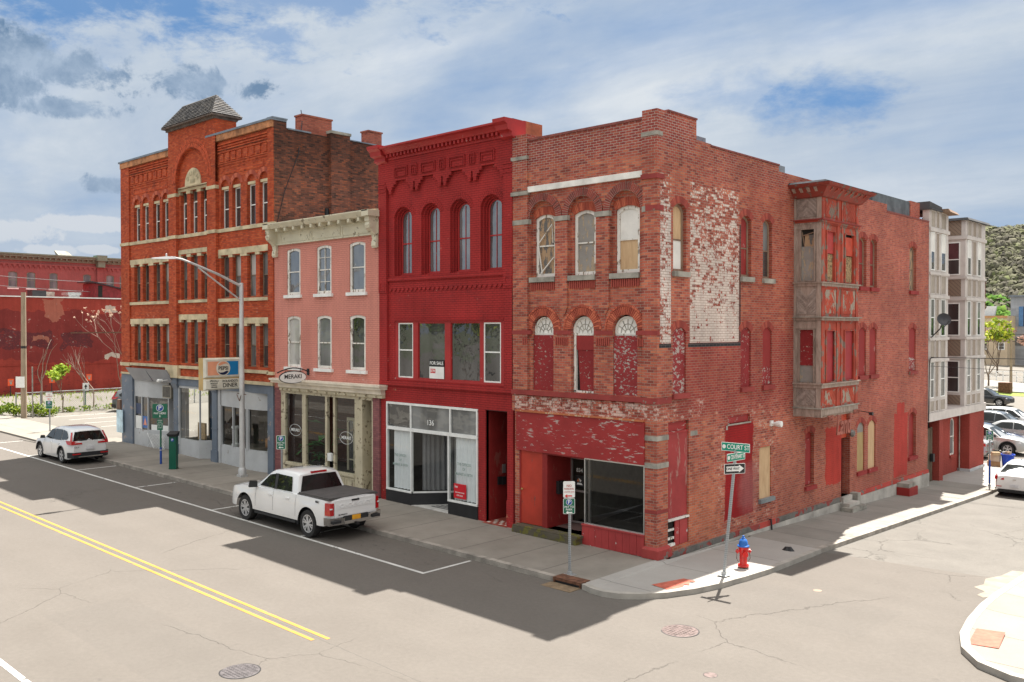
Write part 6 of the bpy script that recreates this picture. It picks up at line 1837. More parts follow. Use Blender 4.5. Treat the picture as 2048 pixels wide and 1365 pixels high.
def pavement(name, c1, c2, jx=1.6, jy=None, joint=0.5):
    m, t, b, o = newmat(name)
    p = t.n('ShaderNodeNewGeometry').outputs['Position']
    x, y, z = t.sep(p)
    flat = t.comb(x, y, 0.0)
    big = t.noise(flat, 0.6, 6, 0.65)
    fine = t.noise(flat, 40, 3, 0.7)
    cx = t.m('FLOOR', t.m('DIVIDE', x if jx else y, jx or jy))
    wn = t.n('ShaderNodeTexWhiteNoise', dict(noise_dimensions='1D'), W=cx).outputs['Value']
    k = t.m('ADD', t.m('MULTIPLY', big, 0.8), t.m('MULTIPLY', wn, 0.2))
    c = t.ramp(k, [(0.3, c2), (0.68, c1)])
    js = []
    for v, q in ((x, jx), (y, jy)):
        if q: js.append(t.m('MINIMUM', t.m('FRACT', t.m('DIVIDE', v, q)), t.m('SUBTRACT', 1.0, t.m('FRACT', t.m('DIVIDE', v, q)))))
    jd = js[0] if len(js) == 1 else t.m('MINIMUM', js[0], js[1])
    jm = t.mapr(jd, 0.006, 0.010, 1, 0)
    c = t.mix(t.m('MULTIPLY', jm, joint), c, (0.05, 0.045, 0.04))
    sp = t.m('ADD', 0.84, t.m('MULTIPLY', fine, 0.3))
    c = t.mix(1.0, c, t.comb(sp, sp, sp), 'MULTIPLY')
    st = t.mapr(t.noise(flat, 2.6, 5, 0.7), 0.6, 0.78, 0, 0.4)
    c = t.mix(st, c, tuple(q * 0.55 for q in c2))
    t.set(b.inputs['Base Color'], c)
    b.inputs['Roughness'].default_value = 0.9
    b.inputs['Specular IOR Level'].default_value = 0.2
    bump(t, b, t.m('SUBTRACT', fine, t.m('MULTIPLY', jm, 2.0)), 0.004)
    return m


M['asphalt'] = asphalt()
xs = [-1500, -800, -400, -200, -120, -90] + [-60 + 3 * i for i in range(22)] + [4, 8, 14, 25, 60, 150, 400, 1500]
ys = [-1500, -400, -150, -60, -30, -16, -8, -4] + [0 + 2 * i for i in range(12)] + [30, 45, 70, 110, 160, 250, 500, 1000, 1700]
mb = MB()
mb.v = [(x, y, gz(x, y)) for y in ys for x in xs]
nx_ = len(xs)
for j in range(len(ys) - 1):
    for i in range(nx_ - 1): mb.face([j * nx_ + i, j * nx_ + i + 1, (j + 1) * nx_ + i + 1, (j + 1) * nx_ + i])
struct(mb.build('ground', M['asphalt']))


def sheet(name, pts, dz, m, th=0.0, step=2.0):
    """flat polygon that follows the ground; th > 0 gives it a side wall down to the road"""
    mb = MB()
    # refine edges
    L = []
    for i in range(len(pts)):
        p, q = Vector(pts[i]), Vector(pts[(i + 1) % len(pts)])
        k = max(1, int((q - p).length / step))
        L += [tuple(p.lerp(q, j / k)) for j in range(k)]
    mb.poly([(p[0], p[1], gz(p[0], p[1]) + dz) for p in L])
    if th:
        for i in range(len(L)):
            p, q = L[i], L[(i + 1) % len(L)]
            mb.poly([(p[0], p[1], gz(*p) + dz), (q[0], q[1], gz(*q) + dz), (q[0], q[1], gz(*q) + dz - th), (p[0], p[1], gz(*p) + dz - th)])
    return mb.build(name, m)


def strip(name, A, B, dz, m, th=0.16):
    """ribbon between two polylines with side walls"""
    mb = MB()
    f = lambda p, d: (p[0], p[1], gz(p[0], p[1]) + d)
    for i in range(len(A) - 1):
        mb.poly([f(A[i], dz), f(A[i + 1], dz), f(B[i + 1], dz), f(B[i], dz)])
        mb.poly([f(A[i], dz), f(A[i + 1], dz), f(A[i + 1], dz - th), f(A[i], dz - th)])
        mb.poly([f(B[i], dz), f(B[i + 1], dz), f(B[i + 1], dz - th), f(B[i], dz - th)])
    for i in (0, -1): mb.poly([f(A[i], dz), f(B[i], dz), f(B[i], dz - th), f(A[i], dz - th)])
    return mb.build(name, m)


M['walk'] = pavement('old_pavement', (0.29, 0.262, 0.228), (0.20, 0.18, 0.155), 1.6, None, 0.65)
M['walk2'] = pavement('side_pavement', (0.29, 0.268, 0.24), (0.21, 0.195, 0.175), None, 1.6, 0.6)
M['newwalk'] = pavement('new_concrete', (0.37, 0.35, 0.325), (0.31, 0.292, 0.27), None, 2.6, 0.35)
M['kerb'] = simple('kerb_stone', (0.30, 0.27, 0.235), 0.9, var=0.2, sc=2.5, dirt=0.6, bmp=0.01)
M['newkerb'] = simple('new_kerb', (0.34, 0.315, 0.28), 0.9, var=0.12, sc=2, dirt=0.3, bmp=0.004)
M['tactile'] = simple('tactile_red', (0.46, 0.115, 0.075), 0.8, var=0.15, sc=5, dirt=0.15)
cv = [(-0.02, -3.32), (0.35, -3.44), (0.75, -3.47), (1.15, -3.32), (1.55, -2.98), (1.95, -2.40), (2.28, -1.60), (2.50, -0.7), (2.62, 0.3), (2.66, 1.5), (2.60, 3.2), (2.52, 5.08)]
off = lambda L, d: [(L[i][0] - d * nrm(L, i)[0], L[i][1] - d * nrm(L, i)[1]) for i in range(len(L))]
def nrm(L, i):
    a, b = Vector(L[max(0, i - 1)]), Vector(L[min(len(L) - 1, i + 1)])
    d = (b - a).normalized()
    return (d.y, -d.x)
cvi = off(cv, 0.17)
xsw = [-34.4 + k * 1.6 for k in range(22)]
XS = [x for x in xsw if x < -0.05] + [-0.03]
struct(strip('pavement', [(x, 0.4) for x in XS], [(x, -3.13) for x in XS], 0.13, M['walk']))
struct(strip('kerb', [(x, -3.135) for x in XS if x < -0.95] + [(-0.98, -3.135)], [(x, -3.31) for x in XS if x < -0.95] + [(-0.98, -3.31)], 0.135, M['kerb']))
struct(sheet('corner_pavement', [(-0.025, 0.3)] + [(-0.025, -3.14)] + cvi[1:] + [(0.2, 5.08), (0.2, 0.3)], 0.132, M['newwalk'], 0.16, 1.0))
struct(strip('corner_kerb', cvi, cv, 0.138, M['newkerb']))
YS = [5.1 + k * 1.7 for k in range(12)]
struct(strip('side_pavement', [(-0.3, y) for y in YS], [(2.30, y) for y in YS], 0.13, M['walk2']))
struct(strip('side_kerb', [(2.305, y) for y in YS], [(2.50, y) for y in YS], 0.134, M['kerb']))
struct(sheet('driveway_apron', [(-0.6, 23.85), (2.3, 23.85), (2.45, 23.85), (2.2, 26.5), (1.3, 30.0), (-0.2, 31.6), (-0.6, 31.6)], 0.06, M['newwalk'], 0.1))
# across the side street
rc = [(7.6, 16.0), (7.66, 8.0), (7.70, 3.4), (7.76, 2.2), (7.92, 0.7), (8.12, -0.5), (8.42, -1.4), (8.92, -2.08), (9.6, -2.42), (12, -2.5), (22, -2.5)]
rci = [(7.78, 16.0), (7.84, 8.0), (7.88, 3.4), (7.94, 2.25), (8.10, 0.75), (8.29, -0.42), (8.58, -1.3), (9.02, -1.92), (9.64, -2.24), (12, -2.32), (22, -2.32)]
M['walk3'] = pavement('sunny_concrete', (0.27, 0.245, 0.21), (0.22, 0.20, 0.172), None, 1.9, 0.5)
struct(sheet('far_pavement', rci + [(22, 16.0)], 0.13, M['walk3'], 0.16, 1.0))
struct(strip('far_kerb', rci, rc, 0.137, M['newkerb']))
struct(sheet('gutter_patch', [(7.2, 7.2), (7.6, 7.4), (7.68, 4.0), (7.5, 3.4), (7.30, 3.6), (7.35, 4.1), (7.0, 4.4), (7.1, 4.9), (6.95, 5.6), (7.15, 6.3)], 0.006, simple('gutter_concrete', (0.26, 0.225, 0.18), 0.9, dirt=0.3), 0, 5))
# left of the row: pavement, driveway, lot edge
struct(sheet('pavement_left', [(-36.5, -3.1), (-34.41, -3.1), (-34.41, 0.4), (-36.5, 0.5)], 0.13, M['walk'], 0.15))
struct(sheet('left_apron', [(-90, -3.0), (-36.55, -3.0), (-36.55, 0.2), (-90, 0.2)], 0.09, M['walk3'], 0.1, 3))
struct(strip('left_kerb', [(-90 + 3 * k, -3.05) for k in range(16)], [(-90 + 3 * k, -3.25) for k in range(16)], 0.11, M['kerb']))
# far side pavement, behind the camera
struct(strip('far_side_pavement', [(-90 + 10 * k, -17.6) for k in range(20)], [(-90 + 10 * k, -21.0 - 0.0) for k in range(20)], 0.13, M['walk']))
# markings
M['white_line'] = peel('white_road_paint', (0.58, 0.57, 0.54), (0.16, 0.15, 0.14), thr=0.60, sc=7, rough=0.7, bmp=0.001)
M['yellow_line'] = peel('yellow_road_paint', (0.47, 0.245, 0.045), (0.20, 0.16, 0.11), thr=0.60, sc=7, rough=0.7, bmp=0.001)
def mark(x0, x1, y0, y1, m, name='road_marking'):
    n = max(1, int(abs(x1 - x0) / 4)); mb = MB()
    for i in range(n):
        a, b = x0 + (x1 - x0) * i / n, x0 + (x1 - x0) * (i + 1) / n
        mb.poly([(a, y0, gz(a, y0) + 0.005), (b, y0, gz(b, y0) + 0.005), (b, y1, gz(b, y1) + 0.005), (a, y1, gz(a, y1) + 0.005)])
    struct(mb.build(name, m))
mark(-60, -3.92, -5.25, -5.14, M['white_line'])
for x in (-3.97, -9.84, -15.4, -21.5, -27.4, -33.4, -39.4): mark(x - 0.05, x + 0.05, -5.139, -3.42, M['white_line'])
mark(-70, -1.62, -9.965, -9.875, M['yellow_line']); mark(-70, -1.80, -10.24, -10.15, M['yellow_line'])
mark(-70, -3.6, -15.25, -15.13, M['white_line'])
for k in range(5): mark(-40.6 - 2.6 * k, -40.5 - 2.6 * k, 2.4, 6.5, M['white_line'])
struct(sheet('tactile_mat', [(1.28, -2.12), (1.57, -1.07), (1.94, -1.04), (1.90, -1.18), (1.83, -1.2), (2.0, -1.48), (1.86, -1.5), (1.95, -1.72), (1.9, -1.95), (1.80, -2.2)], 0.137, M['tactile'], 0, 5))
struct(sheet('tactile_mat', [(8.31, 0.02), (8.84, 0.18), (9.02, -1.0), (8.47, -1.13)], 0.136, M['tactile'], 0, 5))
# the covers
def ring(name, x, y, r, label, m):
    t = thing(name, label, 'manhole cover', (x, y, gz(x, y)))
    z = gz(x, y)
    mb = MB(); mb.lathe([(r, z - 0.02), (r, z + 0.004), (r * 0.93, z + 0.006), (0.001, z + 0.006)], (x, y), 28); mb.build('cover', m, t)
    mb = MB(); mb.lathe([(r * 1.07, z - 0.02), (r * 1.07, z + 0.003), (r * 1.0, z + 0.0035), (r * 1.0, z - 0.02)], (x, y), 28); mb.build('rim', M['black'], t)
    if r > 0.3:
        mb = MB()
        for k in range(9):
            for j in range(9):
                a, b = (k - 4) * r * 0.2, (j - 4) * r * 0.2
                if a * a + b * b < r * r * 0.75: mb.box(x + a - 0.02, x + a + 0.02, y + b - 0.02, y + b + 0.02, z + 0.006, z + 0.012)
        o = mb.build('studs', m, t); o['kind'] = 'stuff'
M['iron'] = simple('cast_iron', (0.13, 0.095, 0.088), 0.6, metal=0.3, var=0.25, sc=9)
ring('manhole_cover', 3.47, -4.22, 0.40, 'round pinkish manhole cover in the junction by the corner kerb', M['iron'])
ring('manhole_cover', -1.38, -12.15, 0.37, 'round manhole cover beside the yellow lines at the bottom left', simple('grey_iron', (0.10, 0.09, 0.092), 0.6, metal=0.3, var=0.2, sc=9))
ring('valve_cover', 5.28, -5.98, 0.13, 'small round valve cover in a broken asphalt hole at the bottom right', M['iron'])
ring('valve_cover', 4.3, 0.9, 0.11, 'small tan valve cover in the mouth of the side street', simple('tan_iron', (0.26, 0.19, 0.14), 0.8))
# storm drain
dr = thing('storm_drain', 'rusty steel storm drain opening in the kerb near the corner', 'drain', (-0.55, -3.3, 0.0))
M['rust'] = simple('rusty_steel', (0.16, 0.075, 0.045), 0.8, metal=0.3, var=0.3, sc=7)
mb = MB(); mb.box(-0.97, -0.04, -3.33, -2.95, 0.115, 0.150).box(-0.97, -0.91, -3.33, -3.0, -0.02, 0.115).box(-0.10, -0.04, -3.33, -3.0, -0.02, 0.115).box(-0.97, -0.04, -3.345, -3.33, 0.08, 0.152)
mb.build('frame', M['rust'], dr)
MB().box(-0.91, -0.10, -3.30, -3.29, 0.008, 0.115).build('opening', M['black'], dr)
MB().box(-1.02, -0.05, -3.78, -3.33, 0.0, 0.014).build('grate', simple('muddy_grate', (0.20, 0.14, 0.085), 0.9, var=0.2, sc=5), dr)
# small litter and cloth
cl = MB()
rr = random.Random(5)
P = []
for k in range(14):
    a = 2 * PI * k / 14; q = rr.uniform(0.75, 1.15)
    P.append((1.94 + 0.19 * q * math.cos(a), 4.1 + 0.12 * q * math.sin(a)))
cl.hull([(p[0], p[1], -0.03) for p in P], [(1.94 + (p[0] - 1.94) * 0.55 + rr.uniform(-.03, .03), 4.1 + (p[1] - 4.1) * 0.5, 0.05 + rr.uniform(-0.02, 0.05)) for p in P])
tag(cl.build('black_cloth', M['black'], None, 0), 'crumpled black cloth lying on the new concrete by the kerb', 'cloth')

# =================================================================== vehicles
M['tyre'] = simple('tyre', (0.022, 0.021, 0.021), 0.8, objco=True, sc=8)
M['rim'] = simple('alloy', (0.60, 0.60, 0.61), 0.3, metal=0.45, objco=True, var=0.06)
M['hub'] = simple('dark_hub', (0.03, 0.03, 0.032), 0.6, objco=True)
M['plastic'] = simple('black_plastic', (0.025, 0.026, 0.028), 0.6, objco=True)
M['carglass'] = glass('car_glass', ior=1.5, base=(0.018, 0.02, 0.02))
M['tail'] = simple('tail_lamp_red', (0.42, 0.008, 0.012), 0.15, objco=True, coat=1, var=0.1, sc=12)
M['lampw'] = simple('clear_lamp', (0.7, 0.7, 0.72), 0.1, objco=True, coat=1)
M['chrome'] = simple('chrome', (0.62, 0.62, 0.62), 0.15, metal=1, objco=True, var=0.03)
M['carwhite'] = paintmat('car_white', (0.72, 0.72, 0.72))
M['carsilver'] = paintmat('car_silver', (0.42, 0.42, 0.41), 0.3, 0.4)
M['carblack'] = paintmat('car_black', (0.012, 0.014, 0.018))
M['carblue'] = paintmat('car_blue', (0.018, 0.035, 0.10))
M['cargreen'] = paintmat('car_green', (0.014, 0.03, 0.028))
M['cargrey'] = paintmat('car_grey', (0.10, 0.11, 0.12), 0.3, 0.3)
M['plate'] = simple('plate_white', (0.6, 0.6, 0.62), 0.4, objco=True)


def lerpL(L, x):
    if x <= L[0][0]: return L[0][1]
    for (a, b), (c, d) in zip(L, L[1:]):
        if x <= c: return b + (d - b) * (x - a) / (c - a)
    return L[-1][1]


def wheel(parent, x, y, r, w, side, spokes=5):
    """side = +1 outer face towards +y"""
    mb = MB(lambda a, b, c: (x + a, y + b * side, r + c))
    mb.lathe([(r * 0.66, -w / 2), (r * 0.94, -w / 2), (r, -w * 0.36), (r, w * 0.36), (r * 0.95, w / 2), (r * 0.68, w / 2), (r * 0.64, w * 0.40)], (0, 0), 28, 1)
    t = mb.build('wheel', M['tyre'], parent, 50, loc=(0, 0, 0))
    mb = MB(lambda a, b, c: (x + a, y + b * side, r + c))
    mb.lathe([(r * 0.66, w * 0.30), (r * 0.67, w * 0.47), (r * 0.61, w * 0.47), (r * 0.59, w * 0.30)], (0, 0), 28, 1)
    mb.lathe([(0.001, w * 0.30), (r * 0.15, w * 0.30), (r * 0.14, w * 0.44), (0.001, w * 0.45)], (0, 0), 12, 1)
    for k in range(spokes):
        for dd in (-0.11, 0.11):
            a = 2 * PI * k / spokes + 0.3
            c0, s0 = math.cos(a + dd * 0.8), math.sin(a + dd * 0.8)
            c1, s1 = math.cos(a + dd * 1.7), math.sin(a + dd * 1.7)
            p0, p1 = (c0 * r * 0.10, s0 * r * 0.10), (c1 * r * 0.62, s1 * r * 0.62)
            q = r * 0.055; nx1, nz1 = -s0 * q, c0 * q
            mb.hull([(p0[0] - nx1, w * 0.36, p0[1] - nz1), (p0[0] + nx1, w * 0.36, p0[1] + nz1), (p1[0] + nx1, w * 0.33, p1[1] + nz1), (p1[0] - nx1, w * 0.33, p1[1] - nz1)],
                    [(p0[0] - nx1, w * 0.44, p0[1] - nz1), (p0[0] + nx1, w * 0.44, p0[1] + nz1), (p1[0] + nx1, w * 0.45, p1[1] + nz1), (p1[0] - nx1, w * 0.45, p1[1] - nz1)])
    mb.build('rim', M['rim'], t, 30, loc=(0, 0, 0))
    mb = MB(lambda a, b, c: (x + a, y + b * side, r + c))
    mb.lathe([(0.001, w * 0.27), (r * 0.62, w * 0.27), (r * 0.62, w * 0.20), (0.001, w * 0.2)], (0, 0), 20, 1)
    mb.build('hub', M['hub'], t, loc=(0, 0, 0))
    return t


def bodyshell(sp):
    """returns side-skin stations and helpers for a car body; local x forward, z up"""
    L, W, cl = sp['L'], sp['W'], sp['cl']
    fx, rx, r = sp['fx'], sp['rx'], sp['r']
    Ra = r + sp.get('gap', 0.07)
    xs = sorted(set([round(-L / 2 + L * k / 46, 4) for k in range(47)] + [round(c + Ra * math.cos(PI * k / 12), 4) for c in (fx, rx) for k in range(13)]))
    def zl(x):
        for c in (fx, rx):
            if abs(x - c) < Ra: return max(cl, r + math.sqrt(Ra * Ra - (x - c) ** 2) * 1.0)
        e = max(0, abs(x) - (L / 2 - 0.35)) / 0.35
        return cl + 0.10 * e * e
    def hw(x):
        e = max(0, abs(x) - (L / 2 - sp.get('cr', 0.55))) / sp.get('cr', 0.55)
        return W / 2 - sp.get('ct', 0.16) * e ** 2.2
    mb = MB()
    T = [0, 0.10, 0.3, 0.52, 0.74, 0.90, 1.0]
    rows = []
    for x in xs:
        zb, zs = zl(x), lerpL(sp['sh'], x)
        if zb > zs - 0.06: zb = zs - 0.06
        hh = hw(x)
        half = []
        for t in T:
            z = zb + (zs - zb) * t
            q = z / zs
            ins = 0.05 * max(0, (0.35 - q) / 0.35) + sp.get('tum', 0.05) * max(0, (q - 0.62) / 0.38) ** 1.6 - 0.012 * math.exp(-((q - 0.78) / 0.05) ** 2)
            half.append((hh - ins, z))
        half.append((hh - 0.13, zs + 0.02)); half.append((hh * 0.5, zs + 0.02 + sp.get('crown', 0.03)))
        ring_ = [(x, -y, z) for y, z in half] + [(x, 0, zs + 0.02 + sp.get('crown', 0.03) * 1.15)] + [(x, y, z) for y, z in half[::-1]]
        rows.append(mb.vs(ring_))
    for A, B in zip(rows, rows[1:]):
        for k in range(len(A) - 1): mb.face([A[k], A[k + 1], B[k + 1], B[k]])
    mb.face(rows[0][::-1]); mb.face(rows[-1])
    return mb, hw, zl


def cabin(sp):
    """greenhouse: sp['roof'] = side outline [(x, z)] from the front foot to the rear foot, sp['belt'] z of its foot"""
    zb = sp['belt']; k = sp.get('lean', 0.34); hb = sp['W'] / 2 - sp.get('cin', 0.085)
    hy = lambda z: hb - k * max(0, z - zb) - 0.0
    mb = MB(); rows = []
    for x, z in sp['roof']:
        zz = lerpL(sp['sh'], x) - 0.02
        y = hy(z)
        rows.append(mb.vs([(x, -hb, min(zz, z)), (x, -(y + 0.0), max(z - 0.06, min(zz, z))), (x, -(y - 0.07), z), (x, -y * 0.5, z + 0.02), (x, 0, z + 0.028), (x, y * 0.5, z + 0.02), (x, y - 0.07, z), (x, y, max(z - 0.06, min(zz, z))), (x, hb, min(zz, z))]))
    for A, B in zip(rows, rows[1:]):
        for q in range(len(A) - 1): mb.face([A[q], A[q + 1], B[q + 1], B[q]])
    return mb, hy


def sideglass(o, polys, hy, m, name='side_window', off=0.012):
    for s in (-1, 1):
        for P in polys:
            MB().poly([(x, s * (hy(z) + off), z) for x, z in P]).build(name, m, o, loc=(0, 0, 0))


def slopeglass(o, x0, z0, x1, z1, hy, m, name, ins=0.09, off=0.012):
    d = Vector((x1 - x0, z1 - z0)).normalized(); n = Vector((-d.y, d.x))
    if (n.x > 0) != (x0 > x1): n = -n
    if n.y < 0: n = -n
    f = lambda t: (x0 + (x1 - x0) * t + n.x * off, z0 + (z1 - z0) * t + n.y * off)
    a, b = f(0.06), f(0.93)
    A, B = hy(z0) - ins, hy(z1) - ins - 0.03
    MB().poly([(a[0], -A, a[1]), (a[0], A, a[1]), (b[0], B, b[1] + 0.012), (b[0], 0, b[1] + 0.03), (b[0], -B, b[1] + 0.012)]).build(name, m, o, loc=(0, 0, 0))


L0 = (0, 0, 0)


def seam(mb, sp, x, zt, s):
    """a thin dark line that follows the door skin"""
    W, cl = sp['W'], sp['cl']; zs = lerpL(sp['sh'], x); P = []
    for k in range(9):
        z = cl + 0.12 + (zt - cl - 0.12) * k / 8; q = z / zs
        ins = 0.05 * max(0, (0.35 - q) / 0.35) + sp.get('tum', 0.05) * max(0, (q - 0.62) / 0.38) ** 1.6 - 0.012 * math.exp(-((q - 0.78) / 0.05) ** 2)
        P.append((s * (W / 2 - ins + 0.002), z))
    for (a, b), (c, d) in zip(P, P[1:]):
        mb.poly([(x - 0.005, a, b), (x + 0.005, a, b), (x + 0.005, c, d), (x - 0.005, c, d)])


def make_car(name, label, cat, loc, rz, sp, paint, group=None):
    t = thing(name, label, cat, loc, rz, group)
    mb, hw, zl = bodyshell(sp)
    body = mb.build('body', paint, t, 38, loc=L0)
    mb, hy = cabin(sp)
    mb.build('roof', paint, t, 38, loc=L0)
    sideglass(t, sp['side'], hy, M['carglass'])
    R_ = sp['roof']
    slopeglass(t, *R_[0], *sp['wtop'], hy, M['carglass'], 'windscreen')
    slopeglass(t, *R_[-1], *sp['rtop'], hy, M['carglass'], 'rear_window')
    MB().box(sp['rx'] - 0.6, sp['fx'] + 0.6, -sp['W'] / 2 + 0.26, sp['W'] / 2 - 0.26, sp['cl'] + 0.02, 0.72).build('chassis', M['plastic'], t, loc=L0)
    for x in (sp['fx'], sp['rx']):
        for s in (-1, 1): wheel(t, x, s * (sp['W'] / 2 - 0.13), sp['r'], 0.22, s, sp.get('sp', 5))
    hwd = sp['W'] / 2; L = sp['L']
    # sills and arches in plastic
    if sp.get('clad', 1):
        for s in (-1, 1):
            mb = MB()
            mb.box(sp['rx'] + sp['r'] + 0.07, sp['fx'] - sp['r'] - 0.07, s * (hwd - 0.045) - 0.012, s * (hwd - 0.045) + 0.022, sp['cl'] - 0.01, sp['cl'] + 0.17)
            for c in (sp['fx'], sp['rx']):
                Ra = sp['r'] + 0.07
                A = [(c + Ra * math.cos(PI * k / 14), sp['r'] + Ra * math.sin(PI * k / 14)) for k in range(15)]
                B = [(c + (Ra + 0.055) * math.cos(PI * k / 14), sp['r'] + (Ra + 0.055) * math.sin(PI * k / 14)) for k in range(15)]
                for k in range(14):
                    y1 = s * (hwd + 0.012)
                    mb.poly([(A[k][0], y1, A[k][1]), (A[k + 1][0], y1, A[k + 1][1]), (B[k + 1][0], y1, B[k + 1][1]), (B[k][0], y1, B[k][1])])
                    mb.poly([(B[k][0], y1, B[k][1]), (B[k + 1][0], y1, B[k + 1][1]), (B[k + 1][0], y1 - s * 0.06, B[k + 1][1]), (B[k][0], y1 - s * 0.06, B[k][1])])
            mb.build('cladding', M['plastic'], t, loc=L0)
    for s in (-1, 1):
        mx, mz = sp['mir']
        MB().hull([(mx - 0.05, s * (hwd - 0.02), mz), (mx + 0.10, s * (hwd - 0.02), mz + 0.02), (mx + 0.12, s * (hwd + 0.17), mz + 0.02), (mx - 0.02, s * (hwd + 0.19), mz + 0.01)],
                  [(mx - 0.05, s * (hwd - 0.0), mz + 0.13), (mx + 0.06, s * (hwd - 0.0), mz + 0.14), (mx + 0.06, s * (hwd + 0.16), mz + 0.15), (mx - 0.03, s * (hwd + 0.18), mz + 0.14)]).build('mirror', sp.get('mm', paint), t, loc=L0)
        for hx, hz in sp['hand']:
            MB().box(hx - 0.1, hx + 0.1, s * (hwd - 0.025) - 0.01, s * (hwd - 0.0) + 0.006, hz, hz + 0.03).build('door_handle', paint, t, loc=L0)
    # seams
    mb = MB()
    for s in (-1, 1):
        for x0 in sp['seam']:
            zt = lerpL(sp['sh'], x0) - 0.05
            seam(mb, sp, x0, zt, s)
    mb.build('door_seam', M['plastic'], t, loc=L0)
    for q in sp['parts']: 
        nm, m, bxs = q[0], q[1], q[2:]
        mb = MB()
        for b_ in bxs:
            if len(b_) == 6: mb.box(*b_)
            else: mb.hull(b_[0], b_[1])
        mb.build(nm, m, t, loc=L0)
    return t


SUV = dict(L=4.6, W=1.85, cl=0.24, fx=1.40, rx=-1.26, r=0.355, belt=1.05, lean=0.30, cr=0.6, ct=0.20,
           sh=[(-2.3, 1.02), (-2.0, 1.06), (-1.4, 1.06), (0.5, 1.01), (1.0, 1.0), (1.5, 0.96), (2.0, 0.88), (2.3, 0.72)],
           roof=[(1.02, 1.0), (0.35, 1.48), (0.10, 1.58), (-0.5, 1.65), (-1.3, 1.63), (-1.85, 1.56), (-2.0, 1.50), (-2.24, 1.05)],
           wtop=(0.30, 1.52), rtop=(-2.0, 1.50),
           side=[[(0.78, 1.06), (0.28, 1.47), (-0.12, 1.53), (-0.14, 1.05)], [(-0.2, 1.05), (-0.18, 1.53), (-1.0, 1.54), (-1.06, 1.07)], [(-1.12, 1.08), (-1.07, 1.54), (-1.5, 1.49), (-1.82, 1.24), (-1.72, 1.13)]],
           mir=(0.72, 1.02), hand=[(-0.02, 0.88), (-1.0, 0.90)], seam=[0.85, -0.17, -1.0], sp=5, mm=M['plastic'])
yw = 0.925
SUV['parts'] = [
    ('tail_lamp', M['tail'], ([(-2.325, s * 0.36, 0.93), (-2.315, s * 0.84, 0.92), (-2.02, s * 0.925, 0.94), (-2.1, s * 0.60, 0.94)], [(-2.29, s * 0.36, 1.02), (-2.27, s * 0.83, 1.10), (-1.80, s * 0.905, 1.10), (-2.1, s * 0.60, 1.06)])) for s in (-1, 1)] + [
    ('lamp_strip', M['tail'], ([(-2.27, s * 0.80, 1.08), (-2.20, s * 0.86, 1.08), (-2.12, s * 0.84, 1.08), (-2.2, s * 0.74, 1.08)], [(-2.06, s * 0.70, 1.48), (-2.0, s * 0.74, 1.48), (-1.96, s * 0.70, 1.48), (-2.0, s * 0.66, 1.48)])) for s in (-1, 1)] + [
    ('rear_bumper', M['plastic'], ([(-2.34, -0.72, 0.30), (-2.34, 0.72, 0.30), (-2.05, 0.93, 0.30), (-2.05, -0.93, 0.30)], [(-2.37, -0.74, 0.56), (-2.37, 0.74, 0.56), (-2.05, 0.945, 0.56), (-2.05, -0.945, 0.56)])),
    ('bumper_trim', M['chrome'], (-2.385, -2.34, -0.55, 0.55, 0.34, 0.38)),
    ('reflector', M['tail'], (-2.385, -2.3, -0.80, -0.45, 0.46, 0.52), (-2.385, -2.3, 0.45, 0.80, 0.46, 0.52)),
    ('number_plate', M['plate'], (-2.365, -2.32, -0.17, 0.17, 0.68, 0.83)),
    ('wiper', M['plastic'], (-2.27, -2.24, -0.1, 0.45, 1.12, 1.14)),
    ('headlight', M['lampw'], ([(2.18, 0.45, 0.72), (2.10, 0.86, 0.72), (1.80, 0.905, 0.76), (1.85, 0.5, 0.76)], [(2.14, 0.45, 0.84), (2.02, 0.83, 0.85), (1.70, 0.89, 0.86), (1.80, 0.5, 0.86)])),
    ('headlight', M['lampw'], ([(2.18, -0.45, 0.72), (2.10, -0.86, 0.72), (1.80, -0.905, 0.76), (1.85, -0.5, 0.76)], [(2.14, -0.45, 0.84), (2.02, -0.83, 0.85), (1.70, -0.89, 0.86), (1.80, -0.5, 0.86)])),
    ('grille', M['plastic'], (2.2, 2.325, -0.6, 0.6, 0.36, 0.68))]
crv = make_car('parked_car', 'white SUV parked by the kerb near the left end of the row', 'car', (-31.12, -4.02, gz(-31.1, -4)), PI, SUV, M['carwhite'])
text('badge', 'CR-V', 0.10, Matrix.Translation((-2.345, -0.62 * -1, 0.80)) @ Matrix.Rotation(-PI / 2, 4, 'Z') @ Matrix.Rotation(PI / 2, 4, 'X'), M['chrome'], crv, 0.004, loc0=False)

# sedan seen from behind on the side street
SED = dict(L=4.35, W=1.73, cl=0.20, fx=1.32, rx=-1.26, r=0.315, belt=0.93, lean=0.36, cr=0.6, ct=0.17,
           sh=[(-2.18, 0.86), (-2.05, 0.99), (-1.6, 0.98), (0.4, 0.90), (1.0, 0.88), (1.6, 0.80), (2.0, 0.68), (2.18, 0.58)],
           roof=[(1.05, 0.88), (0.30, 1.34), (0.0, 1.42), (-0.5, 1.44), (-1.0, 1.38), (-1.25, 1.30), (-1.80, 0.99)],
           wtop=(0.28, 1.36), rtop=(-1.22, 1.32),
           side=[[(0.80, 0.95), (0.22, 1.30), (-0.15, 1.35), (-0.15, 0.94)], [(-0.2, 0.94), (-0.2, 1.35), (-0.85, 1.33), (-1.3, 1.10), (-1.22, 1.0)]],
           mir=(0.62, 0.90), hand=[(-0.05, 0.80), (-0.95, 0.82)], seam=[0.8, -0.17, -1.0], clad=0)
